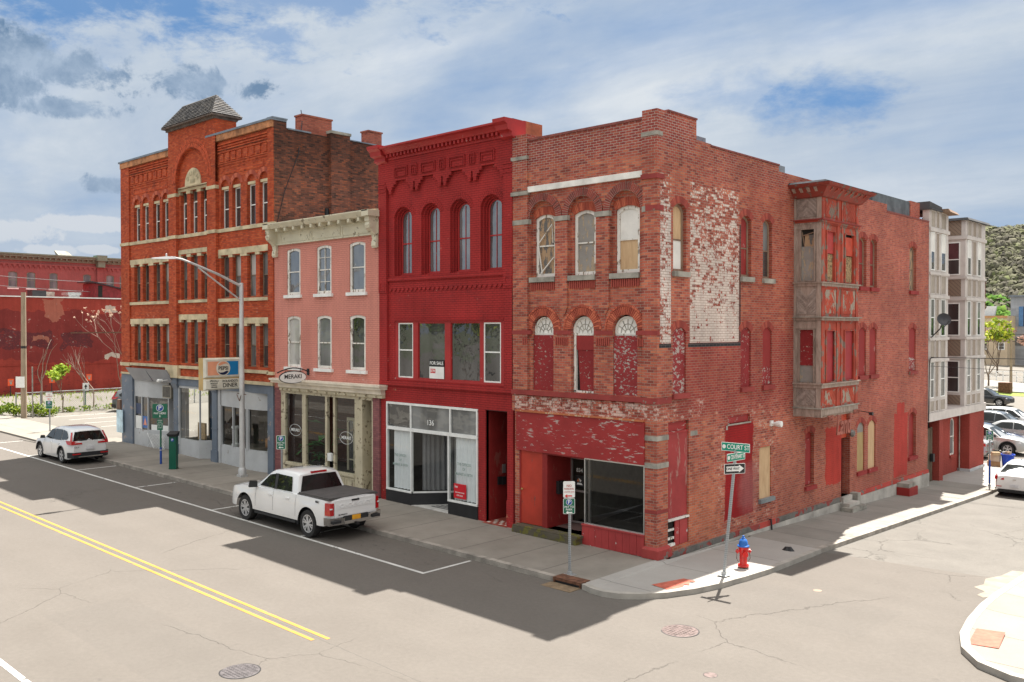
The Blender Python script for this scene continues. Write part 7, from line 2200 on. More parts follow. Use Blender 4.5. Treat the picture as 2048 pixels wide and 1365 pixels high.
def sedparts(plate):
    return [('tail_lamp', M['tail'], ([(-2.20, s * 0.40, 0.74), (-2.14, s * 0.78, 0.74), (-1.9, s * 0.86, 0.78), (-1.95, s * 0.45, 0.78)], [(-2.17, s * 0.42, 0.86), (-2.12, s * 0.77, 0.90), (-1.8, s * 0.84, 0.90), (-1.95, s * 0.45, 0.88)])) for s in (-1, 1)] + [
        ('number_plate', plate, (-2.215, -2.16, -0.16, 0.16, 0.44, 0.56)), ('reflector', M['tail'], (-2.20, -2.1, -0.72, -0.5, 0.44, 0.47), (-2.20, -2.1, 0.5, 0.72, 0.44, 0.47)),
        ('rear_bumper', M['plastic'], ([(-2.19, -0.6, 0.21), (-2.19, 0.6, 0.21), (-1.9, 0.8, 0.21), (-1.9, -0.8, 0.21)], [(-2.215, -0.62, 0.34), (-2.215, 0.62, 0.34), (-1.9, 0.86, 0.34), (-1.9, -0.86, 0.34)])),
        ('badge', M['chrome'], (-2.19, -2.13, -0.06, 0.06, 0.75, 0.79)), ('antenna', M['plastic'], (-1.02, -1.0, -0.01, 0.01, 1.38, 1.58)),
        ('headlight', M['lampw'], (1.85, 2.08, 0.45, 0.78, 0.62, 0.72)), ('headlight', M['lampw'], (1.85, 2.08, -0.78, -0.45, 0.62, 0.72)), ('grille', M['plastic'], (2.1, 2.19, -0.5, 0.5, 0.28, 0.5))]
SED['parts'] = sedparts(M['plate'])
make_car('parked_car', 'white sedan seen from behind at the kerb of the side street', 'car', (3.50, 24.40, -0.74), PI / 2, SED, M['carwhite'])

# pickup
PK = dict(L=5.88, W=2.02, cl=0.46, fx=1.86, rx=-1.84, r=0.425, gap=0.10, belt=1.25, lean=0.26, cr=0.5, ct=0.16, cin=0.10, tum=0.05, crown=0.035,
          sh=[(-2.94, 1.24), (-1.2, 1.25), (1.15, 1.22), (1.3, 1.22), (2.2, 1.16), (2.7, 1.07), (2.94, 0.90)],
          roof=[(1.32, 1.22), (0.62, 1.74), (0.38, 1.84), (-0.2, 1.905), (-0.85, 1.88), (-1.02, 1.82), (-1.20, 1.25)])
pk = thing('pickup_truck', 'white crew cab pickup truck with a black bed cover parked at the kerb', 'pickup truck', (-11.36, -4.12, gz(-11.3, -4)), PI)
mb, hw_, zl_ = bodyshell(PK)
mb.build('body', M['carwhite'], pk, 38, loc=L0)
mb, hy_ = cabin(PK)
mb.build('cab', M['carwhite'], pk, 38, loc=L0)
sideglass(pk, [[(1.02, 1.29), (0.55, 1.68), (0.22, 1.74), (0.16, 1.28)], [(0.02, 1.28), (0.06, 1.75), (-0.72, 1.74), (-0.86, 1.29)]], hy_, M['carglass'])
mb = MB()
for s in (-1, 1): mb.poly([(x, s * (hy_(z) + 0.010), z) for x, z in [(0.20, 1.27), (0.24, 1.75), (0.04, 1.76), (0.0, 1.27)]])
mb.build('door_pillar', M['plastic'], pk, loc=L0)
slopeglass(pk, 1.32, 1.22, 0.60, 1.75, hy_, M['carglass'], 'windscreen')
slopeglass(pk, -1.20, 1.25, -1.03, 1.80, hy_, M['carglass'], 'rear_window', 0.10, 0.015)
MB().box(-1.04, -0.98, -0.30, 0.30, 1.83, 1.885).build('brake_lamp', M['tail'], pk, loc=L0)
MB().box(-2.4, 2.5, -0.75, 0.75, 0.48, 0.95).build('chassis', M['plastic'], pk, loc=L0)
tv = MB()
for k in range(4): tv.box(-2.88 + k * 0.415, -2.88 + k * 0.415 + 0.405, -0.90, 0.90, 1.27, 1.325)
tv.box(-2.90, -1.20, -0.93, 0.93, 1.25, 1.29)
tv.build('bed_cover', simple('bed_cover', (0.075, 0.07, 0.068), 0.75, objco=True, var=0.08), pk, loc=L0)
MB().box(-2.975, -2.93, -0.78, 0.78, 0.72, 1.24).build('tailgate', M['carwhite'], pk, loc=L0)
MB().box(-2.985, -2.97, -0.74, 0.74, 0.98, 1.14).box(-2.98, -2.97, -0.74, 0.74, 0.76, 0.79).build('tailgate_panel', M['carwhite'], pk, loc=L0)
MB().box(-2.992, -2.975, -0.14, 0.14, 1.175, 1.225).build('tailgate_handle', M['black'], pk, loc=L0)
tr_ = lambda y, z: Matrix.Translation((-2.988, y, z)) @ Matrix.Rotation(-PI / 2, 4, 'Z') @ Matrix.Rotation(PI / 2, 4, 'X')
text('tailgate_lettering', 'CHEVROLET', 0.15, tr_(0, 1.06), M['carwhite'], pk, 0.006, sx=1.45, loc0=False)
text('badge', 'SILVERADO', 0.05, tr_(0.48, 0.80), M['plastic'], pk, 0.004, sx=1.3, loc0=False)
text('badge', '4X4', 0.10, Matrix.Translation((-2.35, 0.995, 1.17)) @ Matrix.Rotation(PI, 4, 'Z') @ Matrix.Rotation(PI / 2, 4, 'X'), M['plastic'], pk, 0.006, loc0=False)
for s in (-1, 1):
    MB().hull([(-2.965, s * 0.80, 0.80), (-2.95, s * 0.93, 0.80), (-2.74, s * 0.985, 0.80), (-2.78, s * 0.82, 0.80)], [(-2.965, s * 0.80, 1.18), (-2.95, s * 0.92, 1.18), (-2.74, s * 0.975, 1.18), (-2.78, s * 0.82, 1.18)]).build('tail_lamp', M['tail'], pk, loc=L0)
    MB().box(-2.975, -2.93, *sorted((s * 0.86, s * 0.93)), 0.99, 1.03).build('reverse_lamp', M['lampw'], pk, loc=L0)
    MB().hull([(1.05, s * 0.99, 1.22), (1.2, s * 0.99, 1.22), (1.22, s * 1.24, 1.24), (1.10, s * 1.27, 1.24)], [(1.05, s * 1.0, 1.42), (1.14, s * 1.0, 1.44), (1.16, s * 1.23, 1.46), (1.08, s * 1.26, 1.46)]).build('mirror', M['plastic'], pk, loc=L0)
    for hx in (0.28, -0.72): MB().box(hx - 0.11, hx + 0.11, *sorted((s * 0.985, s * 1.02)), 1.06, 1.10).build('door_handle', M['carwhite'], pk, loc=L0)
    MB().box(-1.2, 1.2, *sorted((s * 0.88, s * 1.03)), 0.36, 0.43).build('side_step', M['plastic'], pk, loc=L0)
    MB().box(-0.95, -0.45, *sorted((s * 0.90, s * 1.035)), 0.425, 0.435).box(0.2, 0.7, *sorted((s * 0.90, s * 1.035)), 0.425, 0.435).build('step_pad', M['darkmetal'], pk, loc=L0)
    for x in (PK['fx'], PK['rx']): wheel(pk, x, s * 0.86, 0.425, 0.27, s, 6)
    mb = MB()
    for x0 in (1.18, 0.12, -1.18): seam(mb, PK, x0, 1.23, s)
    mb.build('door_seam', M['plastic'], pk, loc=L0)
    mb = MB()
    mb.box(-1.9 + 0.62, -1.24, *sorted((s * 0.93, s * 0.985)), 0.32, 0.62)
    mb.build('mud_flap', M['plastic'], pk, loc=L0)
mb = MB()
for s in (-1, 1):
    mb.hull([(-3.02, s * 0.45, 0.50), (-2.98, s * 0.97, 0.50), (-2.72, s * 1.0, 0.50), (-2.8, s * 0.45, 0.50)], [(-3.06, s * 0.45, 0.70), (-3.0, s * 0.98, 0.74), (-2.72, s * 1.01, 0.74), (-2.8, s * 0.45, 0.70)])
mb.box(-3.05, -2.8, -0.46, 0.46, 0.50, 0.60)
mb.build('rear_bumper', M['chrome'], pk, loc=L0)
MB().box(-3.02, -2.78, -0.45, 0.45, 0.60, 0.74).build('bumper_step', M['plastic'], pk, loc=L0)
for s in (-1, 1): MB().box(-3.065, -2.99, *sorted((s * 0.60, s * 0.90)), 0.56, 0.64).build('bumper_foot_hole', M['plastic'], pk, loc=L0)
MB().box(-3.035, -3.015, -0.16, 0.16, 0.60, 0.74).build('number_plate', simple('plate_orange', (0.75, 0.36, 0.03), 0.4, objco=True), pk, loc=L0)
MB().box(-3.12, -2.9, -0.05, 0.05, 0.44, 0.52).build('tow_hitch', M['black'], pk, loc=L0)
# car park
g = 'cars in the car park behind'
def lot(label, x, y, rz, sp, m, z=-0.72):
    return make_car('parked_car', label, 'car', (x, y, z), rz, sp, m, None)
lot('silver SUV with big alloy wheels behind the blue bin', -1.75, 37.1, 0.0, SUV, M['carsilver'])
lot('dark blue car just behind the silver SUV in the car park', -2.6, 40.0, 0.0, SED, M['carblue'])
lot('silver grey sedan between the dark blue car and the white SUVs', -1.4, 43.0, 0.0, SED, M['carsilver'])
lot('black estate car in front of the white van shaped SUV', -3.5, 46.8, 0.0, SUV, M['cargrey'])
lot('large white SUV farthest back in the near row of the car park', -3.8, 50.6, 0.0, dict(SUV, L=4.9), M['carwhite'])
lot('silver hatchback showing its red tail lamp beside the brick pier', -2.9, 34.2, PI, SED, M['carsilver'])
lot('glossy black SUV on its own at the far side of the car park', -11.2, 71.2, 0.0, SUV, M['carblack'], -0.63)
lot('dark green saloon at the right edge beyond the black SUV', -6.5, 80.5, 0.05, dict(SED, L=5.0), M['cargreen'], -0.65)
lot('pale car half hidden behind the panelled building in the car park', -14.4, 66.5, 0.0, SED, M['carwhite'], -0.6)
lot('dark car behind the left end of the orange building', -51.0, 9.0, 0.9, SUV, M['cargrey'], gz(-51, 9))
# =================================================================== street furniture
M['galv'] = simple('galvanised', (0.42, 0.43, 0.43), 0.45, metal=0.5, var=0.12, sc=5, dirt=0.2)
M['lamp'] = simple('lamp_grey', (0.55, 0.55, 0.55), 0.4, metal=0.3, var=0.1, sc=1.5)
M['signgreen'] = simple('sign_green', (0.0, 0.25, 0.16), 0.35, var=0.05)
M['parkgreen'] = simple('parking_green', (0.01, 0.13, 0.075), 0.35, var=0.06)
M['parkblue'] = simple('parking_blue', (0.02, 0.07, 0.32), 0.35, var=0.05)
sl = thing('street_lamp', 'tall grey street lamp with a long arm reaching over the parking lane', 'street lamp', (-20.19, -1.16, 0.34))
mb = MB()
mb.tube([(-20.19, -1.16, 0.6), (-20.19, -1.16, 4.5), (-20.19, -1.16, 8.55)], [0.125, 0.11, 0.085], 12)
mb.box(-20.36, -20.02, -1.33, -0.99, 0.32, 0.42); mb.lathe([(0.17, 0.42), (0.17, 0.62), (0.13, 0.72), (0.001, 0.72)], (-20.19, -1.16), 12)
mb.build('pole', M['lamp'], sl, 40)
mb = MB()
mb.tube([(-20.19, -1.2, 8.42), (-20.19, -2.24, 8.87), (-20.19, -3.3, 9.24), (-20.19, -3.8, 9.40), (-20.19, -4.25, 9.46)], [0.06, 0.055, 0.05, 0.045, 0.04], 8)
mb.tube([(-20.19, -1.2, 7.81), (-20.19, -3.1, 9.10)], 0.035, 6)
mb.build('arm', M['lamp'], sl, 40)
mb = MB()
mb.hull([(-20.27, -4.1, 9.40), (-20.11, -4.1, 9.40), (-20.05, -4.6, 9.36), (-20.13, -5.05, 9.36), (-20.25, -5.05, 9.36), (-20.33, -4.6, 9.36)],
        [(-20.25, -4.1, 9.50), (-20.13, -4.1, 9.50), (-20.08, -4.6, 9.46), (-20.15, -5.03, 9.40), (-20.23, -5.03, 9.40), (-20.30, -4.6, 9.46)])
mb.lathe([(0.03, 9.47), (0.035, 9.58), (0.001, 9.60)], (-20.19, -4.45), 8)
mb.build('lamp_head', M['lamp'], sl, 40)
mb = MB(); mb.tube([(-20.5, -1.2, 3.86), (-19.95, -1.1, 3.82)], 0.018, 4); mb.tube([(-20.19, -1.28, 3.55), (-20.02, -1.3, 3.8)], 0.015, 4); mb.tube([(-20.19, -1.28, 3.55), (-20.36, -1.3, 3.82)], 0.015, 4)
mb.build('banner_bracket', M['rust'], sl)


def frame_at(x, y, ang):
    """local (u right, n towards viewer, z) panel frame turned by ang"""
    c, s = math.cos(ang), math.sin(ang)
    return lambda u, n, z: (x + u * c + n * s, y + u * s - n * c, z)


def mtx_at(x, y, z, ang, u, n):
    p = frame_at(x, y, ang)(u, n, z)
    return Matrix.Translation(p) @ Matrix.Rotation(ang, 4, 'Z') @ Matrix.Rotation(PI / 2, 4, 'X')


def rrect(u0, u1, z0, z1, r, n=3):
    P = []
    for cx, cz, a0 in ((u1 - r, z1 - r, 0), (u0 + r, z1 - r, 90), (u0 + r, z0 + r, 180), (u1 - r, z0 + r, 270)):
        for k in range(n + 1):
            a = R(a0 + 90 * k / n); P.append((cx + r * math.cos(a), cz + r * math.sin(a)))
    return P


def plate(parent, fr, u0, u1, z0, z1, m, border=None, bw=0.012, n=0.0, r=0.03, name='sign_panel'):
    P = rrect(u0, u1, z0, z1, r)
    o = MB(fr).hull([(p[0], n - 0.006, p[1]) for p in P], [(p[0], n, p[1]) for p in P]).build(name, border or m, parent)
    if border:
        Q = rrect(u0 + bw, u1 - bw, z0 + bw, z1 - bw, r * 0.7)
        MB(fr).hull([(p[0], n - 0.001, p[1]) for p in Q], [(p[0], n + 0.002, p[1]) for p in Q]).build('sign_face', m, o)
    return o


def pdisc(parent, fr, x, y, ang, u, z, r, n):
    MB(fr).poly([(u + r * math.cos(k * PI / 12), n, z + r * math.sin(k * PI / 12)) for k in range(24)]).build('roundel', M['white'], parent)
    MB(fr).poly([(u + r * 0.88 * math.cos(k * PI / 12), n + 0.002, z + r * 0.88 * math.sin(k * PI / 12)) for k in range(24)]).build('roundel', M['parkblue'], parent)
    text('sign_lettering', 'P', r * 1.75, mtx_at(x, y, z, ang, u, n + 0.004), M['white'], parent, 0.002)


def arrow(parent, fr, u, z, w_, m, n, s=-1):
    h = w_ * 0.16
    MB(fr).poly([(u - s * w_ / 2, n, z - h / 2), (u - s * w_ / 2, n, z + h / 2), (u + s * w_ * 0.15, n, z + h / 2), (u + s * w_ * 0.15, n, z + h * 1.5), (u + s * w_ / 2, n, z), (u + s * w_ * 0.15, n, z - h * 1.5), (u + s * w_ * 0.15, n, z - h / 2)]).build('arrow', m, parent)


def post(parent, x, y, z0, z1, r=0.028, lean=(0, 0), m=None, base=True):
    mb = MB()
    mb.hull([(x - r, y - r, z0), (x + r, y - r, z0), (x + r, y + r, z0), (x - r, y + r, z0)], [(x - r + lean[0], y - r + lean[1], z1), (x + r + lean[0], y - r + lean[1], z1), (x + r + lean[0], y + r + lean[1], z1), (x - r + lean[0], y + r + lean[1], z1)])
    o = mb.build('post', m or M['perf'], parent)
    if base:
        MB().box(x - 0.14, x + 0.14, y - 0.14, y + 0.14, z0, z0 + 0.015).box(x - 0.05, x + 0.05, y - 0.05, y + 0.05, z0, z0 + 0.10).build('base_plate', M['galv'], parent)
    return o


def perf():
    m, t, b, o = newmat('perforated_post')
    p = t.n('ShaderNodeNewGeometry').outputs['Position']
    x, y, z = t.sep(p)
    f = t.m('FRACT', t.m('MULTIPLY', z, 20.0))
    t.set(b.inputs['Base Color'], t.mix(t.m('MULTIPLY', t.mapr(f, 0.6, 0.65), 0.5), (0.36, 0.38, 0.39), (0.12, 0.13, 0.14)))
    b.inputs['Metallic'].default_value = 0.4; b.inputs['Roughness'].default_value = 0.45
    return m


M['perf'] = perf()
CA = R(43.0)           # the signs in this street face the camera side roughly

# corner parking sign
t = thing('parking_sign', 'no parking plate over a green pay to park plate by the storm drain', 'parking sign', (-0.80, -2.86, 0.13))
x0, y0_, an = -0.80, -2.86, R(48)
# the sign stands just behind the kerb
post(t, x0, y0_, 0.13, 2.57, 0.026, (0.0, 0.0))
f_ = frame_at(x0 - 0.0, y0_ - 0.03, an)
p1 = plate(t, f_, -0.155, 0.155, 2.18, 2.61, M['whitetrim'], None, n=0.02)
text('sign_lettering', 'NO', 0.085, mtx_at(x0, y0_ - 0.03, 2.49, an, 0, 0.024), simple('faded_red', (0.55, 0.16, 0.15)), p1, 0.002)
text('sign_lettering', 'PARKING', 0.062, mtx_at(x0, y0_ - 0.03, 2.41, an, 0, 0.024), bpy.data.materials['faded_red'], p1, 0.002)
text('sign_lettering', 'LOADING ZONE', 0.036, mtx_at(x0, y0_ - 0.03, 2.33, an, 0, 0.024), bpy.data.materials['faded_red'], p1, 0.002)
arrow(p1, f_, -0.02, 2.225, 0.20, simple('arrow_red', (0.6, 0.03, 0.03)), 0.024)
p1 = plate(t, f_, -0.155, 0.155, 1.75, 2.16, M['parkgreen'], M['white'], n=0.024)
pdisc(p1, f_, x0, y0_ - 0.03, an, 0, 2.06, 0.082, 0.028)
text('sign_lettering', 'PAY TO', 0.072, mtx_at(x0, y0_ - 0.03, 1.935, an, 0, 0.03), M['white'], p1, 0.002)
text('sign_lettering', 'PARK', 0.072, mtx_at(x0, y0_ - 0.03, 1.865, an, 0, 0.03), M['white'], p1, 0.002)
arrow(p1, f_, 0.0, 1.79, 0.17, M['white'], 0.030)

# pay to park sign behind the truck
t = thing('parking_sign', 'small green pay to park sign on a post behind the pickup truck', 'parking sign', (-16.1, -2.6, 0.3))
x0, y0_ = -15.0, -2.5
x0 = -15.05
t.location = (x0, y0_, 0.28)
post(t, x0, y0_, 0.28, 2.6, 0.026)
f_ = frame_at(x0, y0_ - 0.03, an)
p1 = plate(t, f_, -0.165, 0.165, 2.10, 2.62, M['parkgreen'], M['white'], n=0.02)
pdisc(p1, f_, x0, y0_ - 0.03, an, 0, 2.50, 0.095, 0.024)
for s_, z_ in (('PAY TO', 2.34), ('PARK', 2.265)): text('sign_lettering', s_, 0.075, mtx_at(x0, y0_ - 0.03, z_, an, 0, 0.026), M['white'], p1, 0.002)
arrow(p1, f_, 0.0, 2.17, 0.18, M['white'], 0.026)

# PAY HERE sign
t = thing('pay_here_sign', 'dark green PAY HERE sign and rate plate on a post with blue sleeve', 'parking sign', (-25.75, -2.07, 0.39))
x0, y0_ = -25.75, -2.07
post(t, x0, y0_, 0.39, 3.14, 0.028, m=M['parkgreen'], base=False)
MB().lathe([(0.05, 0.39), (0.05, 1.16), (0.001, 1.17)], (x0, y0_), 10).build('sleeve', M['parkblue'], t)
MB().lathe([(0.052, 1.02), (0.052, 1.05)], (x0, y0_), 10).build('sleeve_band', M['white'], t)
f_ = frame_at(x0, y0_ - 0.03, an)
p1 = plate(t, f_, -0.33, 0.33, 2.50, 3.16, M['parkgreen'], None, n=0.02)
pdisc(p1, f_, x0, y0_ - 0.03, an, 0, 2.97, 0.165, 0.024)
text('sign_lettering', 'PAY HERE', 0.125, mtx_at(x0, y0_ - 0.03, 2.72, an, 0, 0.026), M['white'], p1, 0.002)
MB(f_).poly([(-0.012, 0.025, 2.66), (0.012, 0.025, 2.66), (0.012, 0.025, 2.59), (0.035, 0.025, 2.59), (0, 0.025, 2.54), (-0.035, 0.025, 2.59), (-0.012, 0.025, 2.59)]).build('arrow', M['white'], p1)
p1 = plate(t, f_, -0.13, 0.13, 1.95, 2.46, M['parkgreen'], None, n=0.02)
for i, s_ in enumerate(('PARKING', 'RATES', '8 AM - 6 PM', 'MON - FRI', 'HOURLY')): text('sign_lettering', s_, 0.05, mtx_at(x0, y0_ - 0.03, 2.40 - i * 0.085, an, 0, 0.024), M['white'], p1, 0.002)
# kiosk
kx, ky = -24.05, -2.3
t = thing('pay_station', 'dark green parking pay station with a slanted black top on the pavement', 'pay station', (kx, ky, 0.38), R(43))
hb = 0.155
MB().box(-hb, hb, -0.14, 0.14, 0, 1.45).box(-hb - 0.01, hb + 0.01, -0.15, 0.15, 0, 0.05).build('cabinet', simple('kiosk_green', (0.0, 0.085, 0.05), 0.35, var=0.05, objco=True), t, loc=L0)
MB().hull([(-hb - 0.03, -0.2, 1.45), (hb + 0.03, -0.2, 1.45), (hb + 0.03, 0.17, 1.45), (-hb - 0.03, 0.17, 1.45)], [(-hb - 0.06, -0.26, 1.56), (hb + 0.06, -0.26, 1.56), (hb + 0.06, 0.19, 1.66), (-hb - 0.06, 0.19, 1.66)]).build('top', M['plastic'], t, loc=L0)
MB(lambda u, n, z: (u, -0.142 - n, z)).poly([(0.0 + 0.075 * math.cos(k * PI / 10), 0, 1.30 + 0.075 * math.sin(k * PI / 10)) for k in range(20)]).build('roundel', M['parkblue'], t, loc=L0)
text('sign_lettering', 'P', 0.13, Matrix.Translation((0, -0.145, 1.30)) @ Matrix.Rotation(PI / 2, 4, 'X'), M['white'], t, 0.002, loc0=False)

# street name post
t = thing('street_name_sign', 'leaning post with green COURT ST and CENTENARY ST blades over a ONE WAY plate', 'street sign', (2.15, -0.04, 0.11))
x0, y0_ = 2.15, -0.04
lx, ly = 0.22, 0.20
post(t, x0, y0_, 0.11, 3.35, 0.03, (lx, ly))
at_ = lambda z: (x0 + lx * (z - 0.11) / 3.24, y0_ + ly * (z - 0.11) / 3.24)
def blade(z, h, w_, ang, s_, size, sx, off=0.035, mat=None, side=1):
    a, b = at_(z)
    f_ = frame_at(a, b - 0.0, ang)
    o = plate(t, f_, -w_ / 2, w_ / 2, z - h / 2, z + h / 2, mat or M['signgreen'], M['white'], 0.012, n=off, r=0.01)
    text('sign_lettering', s_, size, mtx_at(a, b, z, ang, 0.075, off + 0.006), M['white'], o, 0.002, sx=sx)
    MB(f_).poly([(-w_ / 2 + 0.075 + 0.05 * math.cos(k * PI / 9), off + 0.005, z + 0.055 * math.sin(k * PI / 9)) for k in range(18)]).build('emblem', M['white'], o)
    return o
blade(3.50, 0.23, 0.80, R(4), 'COURT ST', 0.17, 0.78)
blade(3.25, 0.21, 0.80, R(84), 'CENTENARY ST', 0.15, 0.60, 0.03)
MB().box(at_(3.4)[0] - 0.03, at_(3.4)[0] + 0.03, at_(3.4)[1] - 0.04, at_(3.4)[1] + 0.03, 3.33, 3.42).build('bracket', M['galv'], t)
a, b = at_(2.93)
f_ = frame_at(a, b, R(60))
o = plate(t, f_, -0.31, 0.31, 2.80, 3.07, M['black'], M['white'], 0.012, n=0.035, r=0.02)
MB(f_).poly([(-0.25, 0.040, 2.87), (0.12, 0.040, 2.87), (0.12, 0.040, 2.83), (0.27, 0.040, 2.935), (0.12, 0.040, 3.04), (0.12, 0.040, 3.0), (-0.25, 0.040, 3.0)]).build('arrow', M['white'], o)
text('sign_lettering', 'ONE WAY', 0.098, mtx_at(a, b, 2.935, R(60), -0.055, 0.042), M['black'], o, 0.002, sx=0.85)

# sign by the white sedan
t = thing('parking_sign', 'small green parking sign on a post with a blue sleeve near the white sedan', 'parking sign', (2.03, 24.0, -0.62))
post(t, 2.03, 24.0, -0.66, 1.9, 0.025)
MB().lathe([(0.045, -0.5), (0.045, 0.56), (0.001, 0.57)], (2.03, 24.0), 10).build('sleeve', M['parkblue'], t)
f_ = frame_at(2.03, 23.97, R(20))
p1 = plate(t, f_, -0.15, 0.15, 1.48, 1.94, M['parkgreen'], M['white'], n=0.02)
pdisc(p1, f_, 2.03, 23.97, R(20), 0, 1.83, 0.08, 0.024)
for s_, z_ in (('PAY TO', 1.68), ('PARK', 1.61)): text('sign_lettering', s_, 0.06, mtx_at(2.03, 23.97, z_, R(20), 0, 0.026), M['white'], p1, 0.002)
arrow(p1, f_, 0.0, 1.53, 0.17, M['white'], 0.026)
# sign at far left
t = thing('parking_sign', 'white plate over a green parking plate on a post at far left of the street', 'parking sign', (-42.21, -1.0, 0.53))
post(t, -42.21, -1.0, 0.5, 2.78, 0.03)
f_ = frame_at(-42.21, -1.03, an)
p1 = plate(t, f_, -0.19, 0.19, 2.36, 2.82, M['whitetrim'], None, n=0.02)
for i, s_ in enumerate(('NO', 'PARKING')): text('sign_lettering', s_, 0.09, mtx_at(-42.21, -1.03, 2.68 - i * 0.1, an, 0, 0.024), bpy.data.materials['faded_red'], p1, 0.002)
arrow(p1, f_, 0, 2.43, 0.2, bpy.data.materials['arrow_red'], 0.024)
p1 = plate(t, f_, -0.19, 0.19, 1.86, 2.33, M['parkgreen'], M['white'], n=0.02)
pdisc(p1, f_, -42.21, -1.03, an, 0, 2.2, 0.09, 0.024)
text('sign_lettering', 'PAY TO PARK', 0.055, mtx_at(-42.21, -1.03, 2.02, an, 0, 0.024), M['white'], p1, 0.002)

# hydrant
hx, hy, hz = 2.06, 1.16, 0.095
t = thing('fire_hydrant', 'red fire hydrant with a blue bonnet on the corner pavement', 'fire hydrant', (hx, hy, hz))
M['hred'] = simple('hydrant_red', (0.56, 0.015, 0.012), 0.35, var=0.1, sc=8, coat=0.4)
M['hblue'] = simple('hydrant_blue', (0.015, 0.12, 0.42), 0.4, var=0.12, sc=8)
mb = MB()
mb.lathe([(0.15, hz), (0.155, hz + 0.03), (0.15, hz + 0.055), (0.105, hz + 0.06), (0.10, hz + 0.10), (0.105, hz + 0.30), (0.115, hz + 0.46), (0.135, hz + 0.50), (0.135, hz + 0.545), (0.001, hz + 0.55)], (hx, hy), 18)
mb.build('barrel', M['hred'], t, 40)
MB().lathe([(0.145, hz - 0.02), (0.15, hz + 0.0), (0.11, hz + 0.012)], (hx, hy), 16).build('flange', M['rust'], t)
MB().lathe([(0.165, hz + 0.55), (0.165, hz + 0.575), (0.13, hz + 0.60), (0.115, hz + 0.68), (0.085, hz + 0.745), (0.05, hz + 0.765), (0.05, hz + 0.79), (0.03, hz + 0.80), (0.028, hz + 0.845), (0.001, hz + 0.85)], (hx, hy), 18).build('bonnet', M['hblue'], t, 40)
an2 = R(46)
for s, rr_, ln in ((-1, 0.052, 0.19), (1, 0.052, 0.19)):
    d = Vector((math.cos(an2) * s, math.sin(an2) * s, 0))
    p = Vector((hx, hy, hz + 0.42))
    MB().tube([tuple(p + d * 0.08), tuple(p + d * (ln - 0.04))], rr_ * 0.75, 12).tube([tuple(p + d * (ln - 0.04)), tuple(p + d * ln)], rr_ * 1.15, 12).tube([tuple(p + d * ln), tuple(p + d * (ln + 0.03))], 0.02, 5).build('nozzle', M['hred'], t, 50)
    q = [tuple(p + d * (ln - 0.02) + Vector((0, 0, -0.04))), tuple(p + d * (ln + 0.0) + Vector((0, 0, -0.20))), tuple(p + d * 0.13 + Vector((0, 0, -0.30)))]
    MB().tube(q, 0.008, 4).build('chain', M['rust'], t)
d = Vector((math.sin(an2), -math.cos(an2), 0)); p = Vector((hx, hy, hz + 0.36))
MB().tube([tuple(p + d * 0.08), tuple(p + d * 0.16)], 0.07, 14).tube([tuple(p + d * 0.16), tuple(p + d * 0.195)], 0.082, 14).tube([tuple(p + d * 0.195), tuple(p + d * 0.22)], 0.022, 5).build('nozzle', M['hred'], t, 50)

# bin and boxes by the far driveway
t = thing('recycling_bin', 'bright blue recycling bin full of rubbish beside the brick pier', 'bin', (0.95, 31.2, -0.72))
MB().lathe([(0.001, -0.70), (0.25, -0.70), (0.31, -0.06), (0.35, -0.05), (0.35, 0.0), (0.30, 0.0), (0.28, -0.10), (0.001, -0.12)], (0.95, 31.2), 18).build('tub', simple('bin_blue', (0.01, 0.06, 0.48), 0.4, var=0.06), t, 40)
mb = MB()
r_ = random.Random(9)
for k in range(9):
    a, q = r_.uniform(0, 6.28), r_.uniform(0, 0.2); x, y, s = 0.95 + q * math.cos(a), 31.2 + q * math.sin(a), r_.uniform(0.06, 0.13)
    mb.hull([(x - s, y - s * 0.7, -0.1), (x + s, y - s, -0.1), (x + s * 0.8, y + s, -0.1), (x - s, y + s, -0.1)], [(x - s * 0.8, y - s, 0.03 + s), (x + s * 0.5, y - s * 0.6, 0.05 + s * 0.6), (x + s, y + s * 0.7, 0.02 + s), (x - s * 0.5, y + s, 0.05 + s * 0.4)])
mb.build('rubbish', island('rubbish', [(0.5, 0.5, 0.5), (0.35, 0.2, 0.1), (0.1, 0.2, 0.12), (0.6, 0.55, 0.5)]), t)
for i, (x, y, z, s, h, ca, lab) in enumerate(((0.30, 31.1, -0.70, 0.30, 0.28, 0.3, 'brown cardboard box on the ground by the brick pier'), (0.32, 31.15, -0.42, 0.27, 0.34, 0.1, 'pale cardboard box stacked on the brown box by the pier'),
                                     (0.42, 31.0, -0.08, 0.2, 0.16, 0.6, 'small box on top of the stack by the pier'))):
    o = MB().box(-s, s, -s * 0.7, s * 0.7, 0, h).build('cardboard_box', simple('box_card_%d' % i, [(0.34, 0.20, 0.10), (0.50, 0.42, 0.32), (0.42, 0.30, 0.18)][i], 0.85, objco=True), None, loc=(x, y, z))
    o.rotation_euler.z = ca
    tag(o, lab, 'box')
bb = thing('side_steps', 'dark red block with a grey stone slab on top against the side wall', 'step block', (0.4, 18.4, -0.6))
MB().box(0.09, 0.62, 17.85, 18.85, -0.75, -0.12).build('block', M['darkred'], bb)
MB().box(0.09, 0.58, 17.9, 18.7, -0.12, 0.06).build('slab', M['stone'], bb)

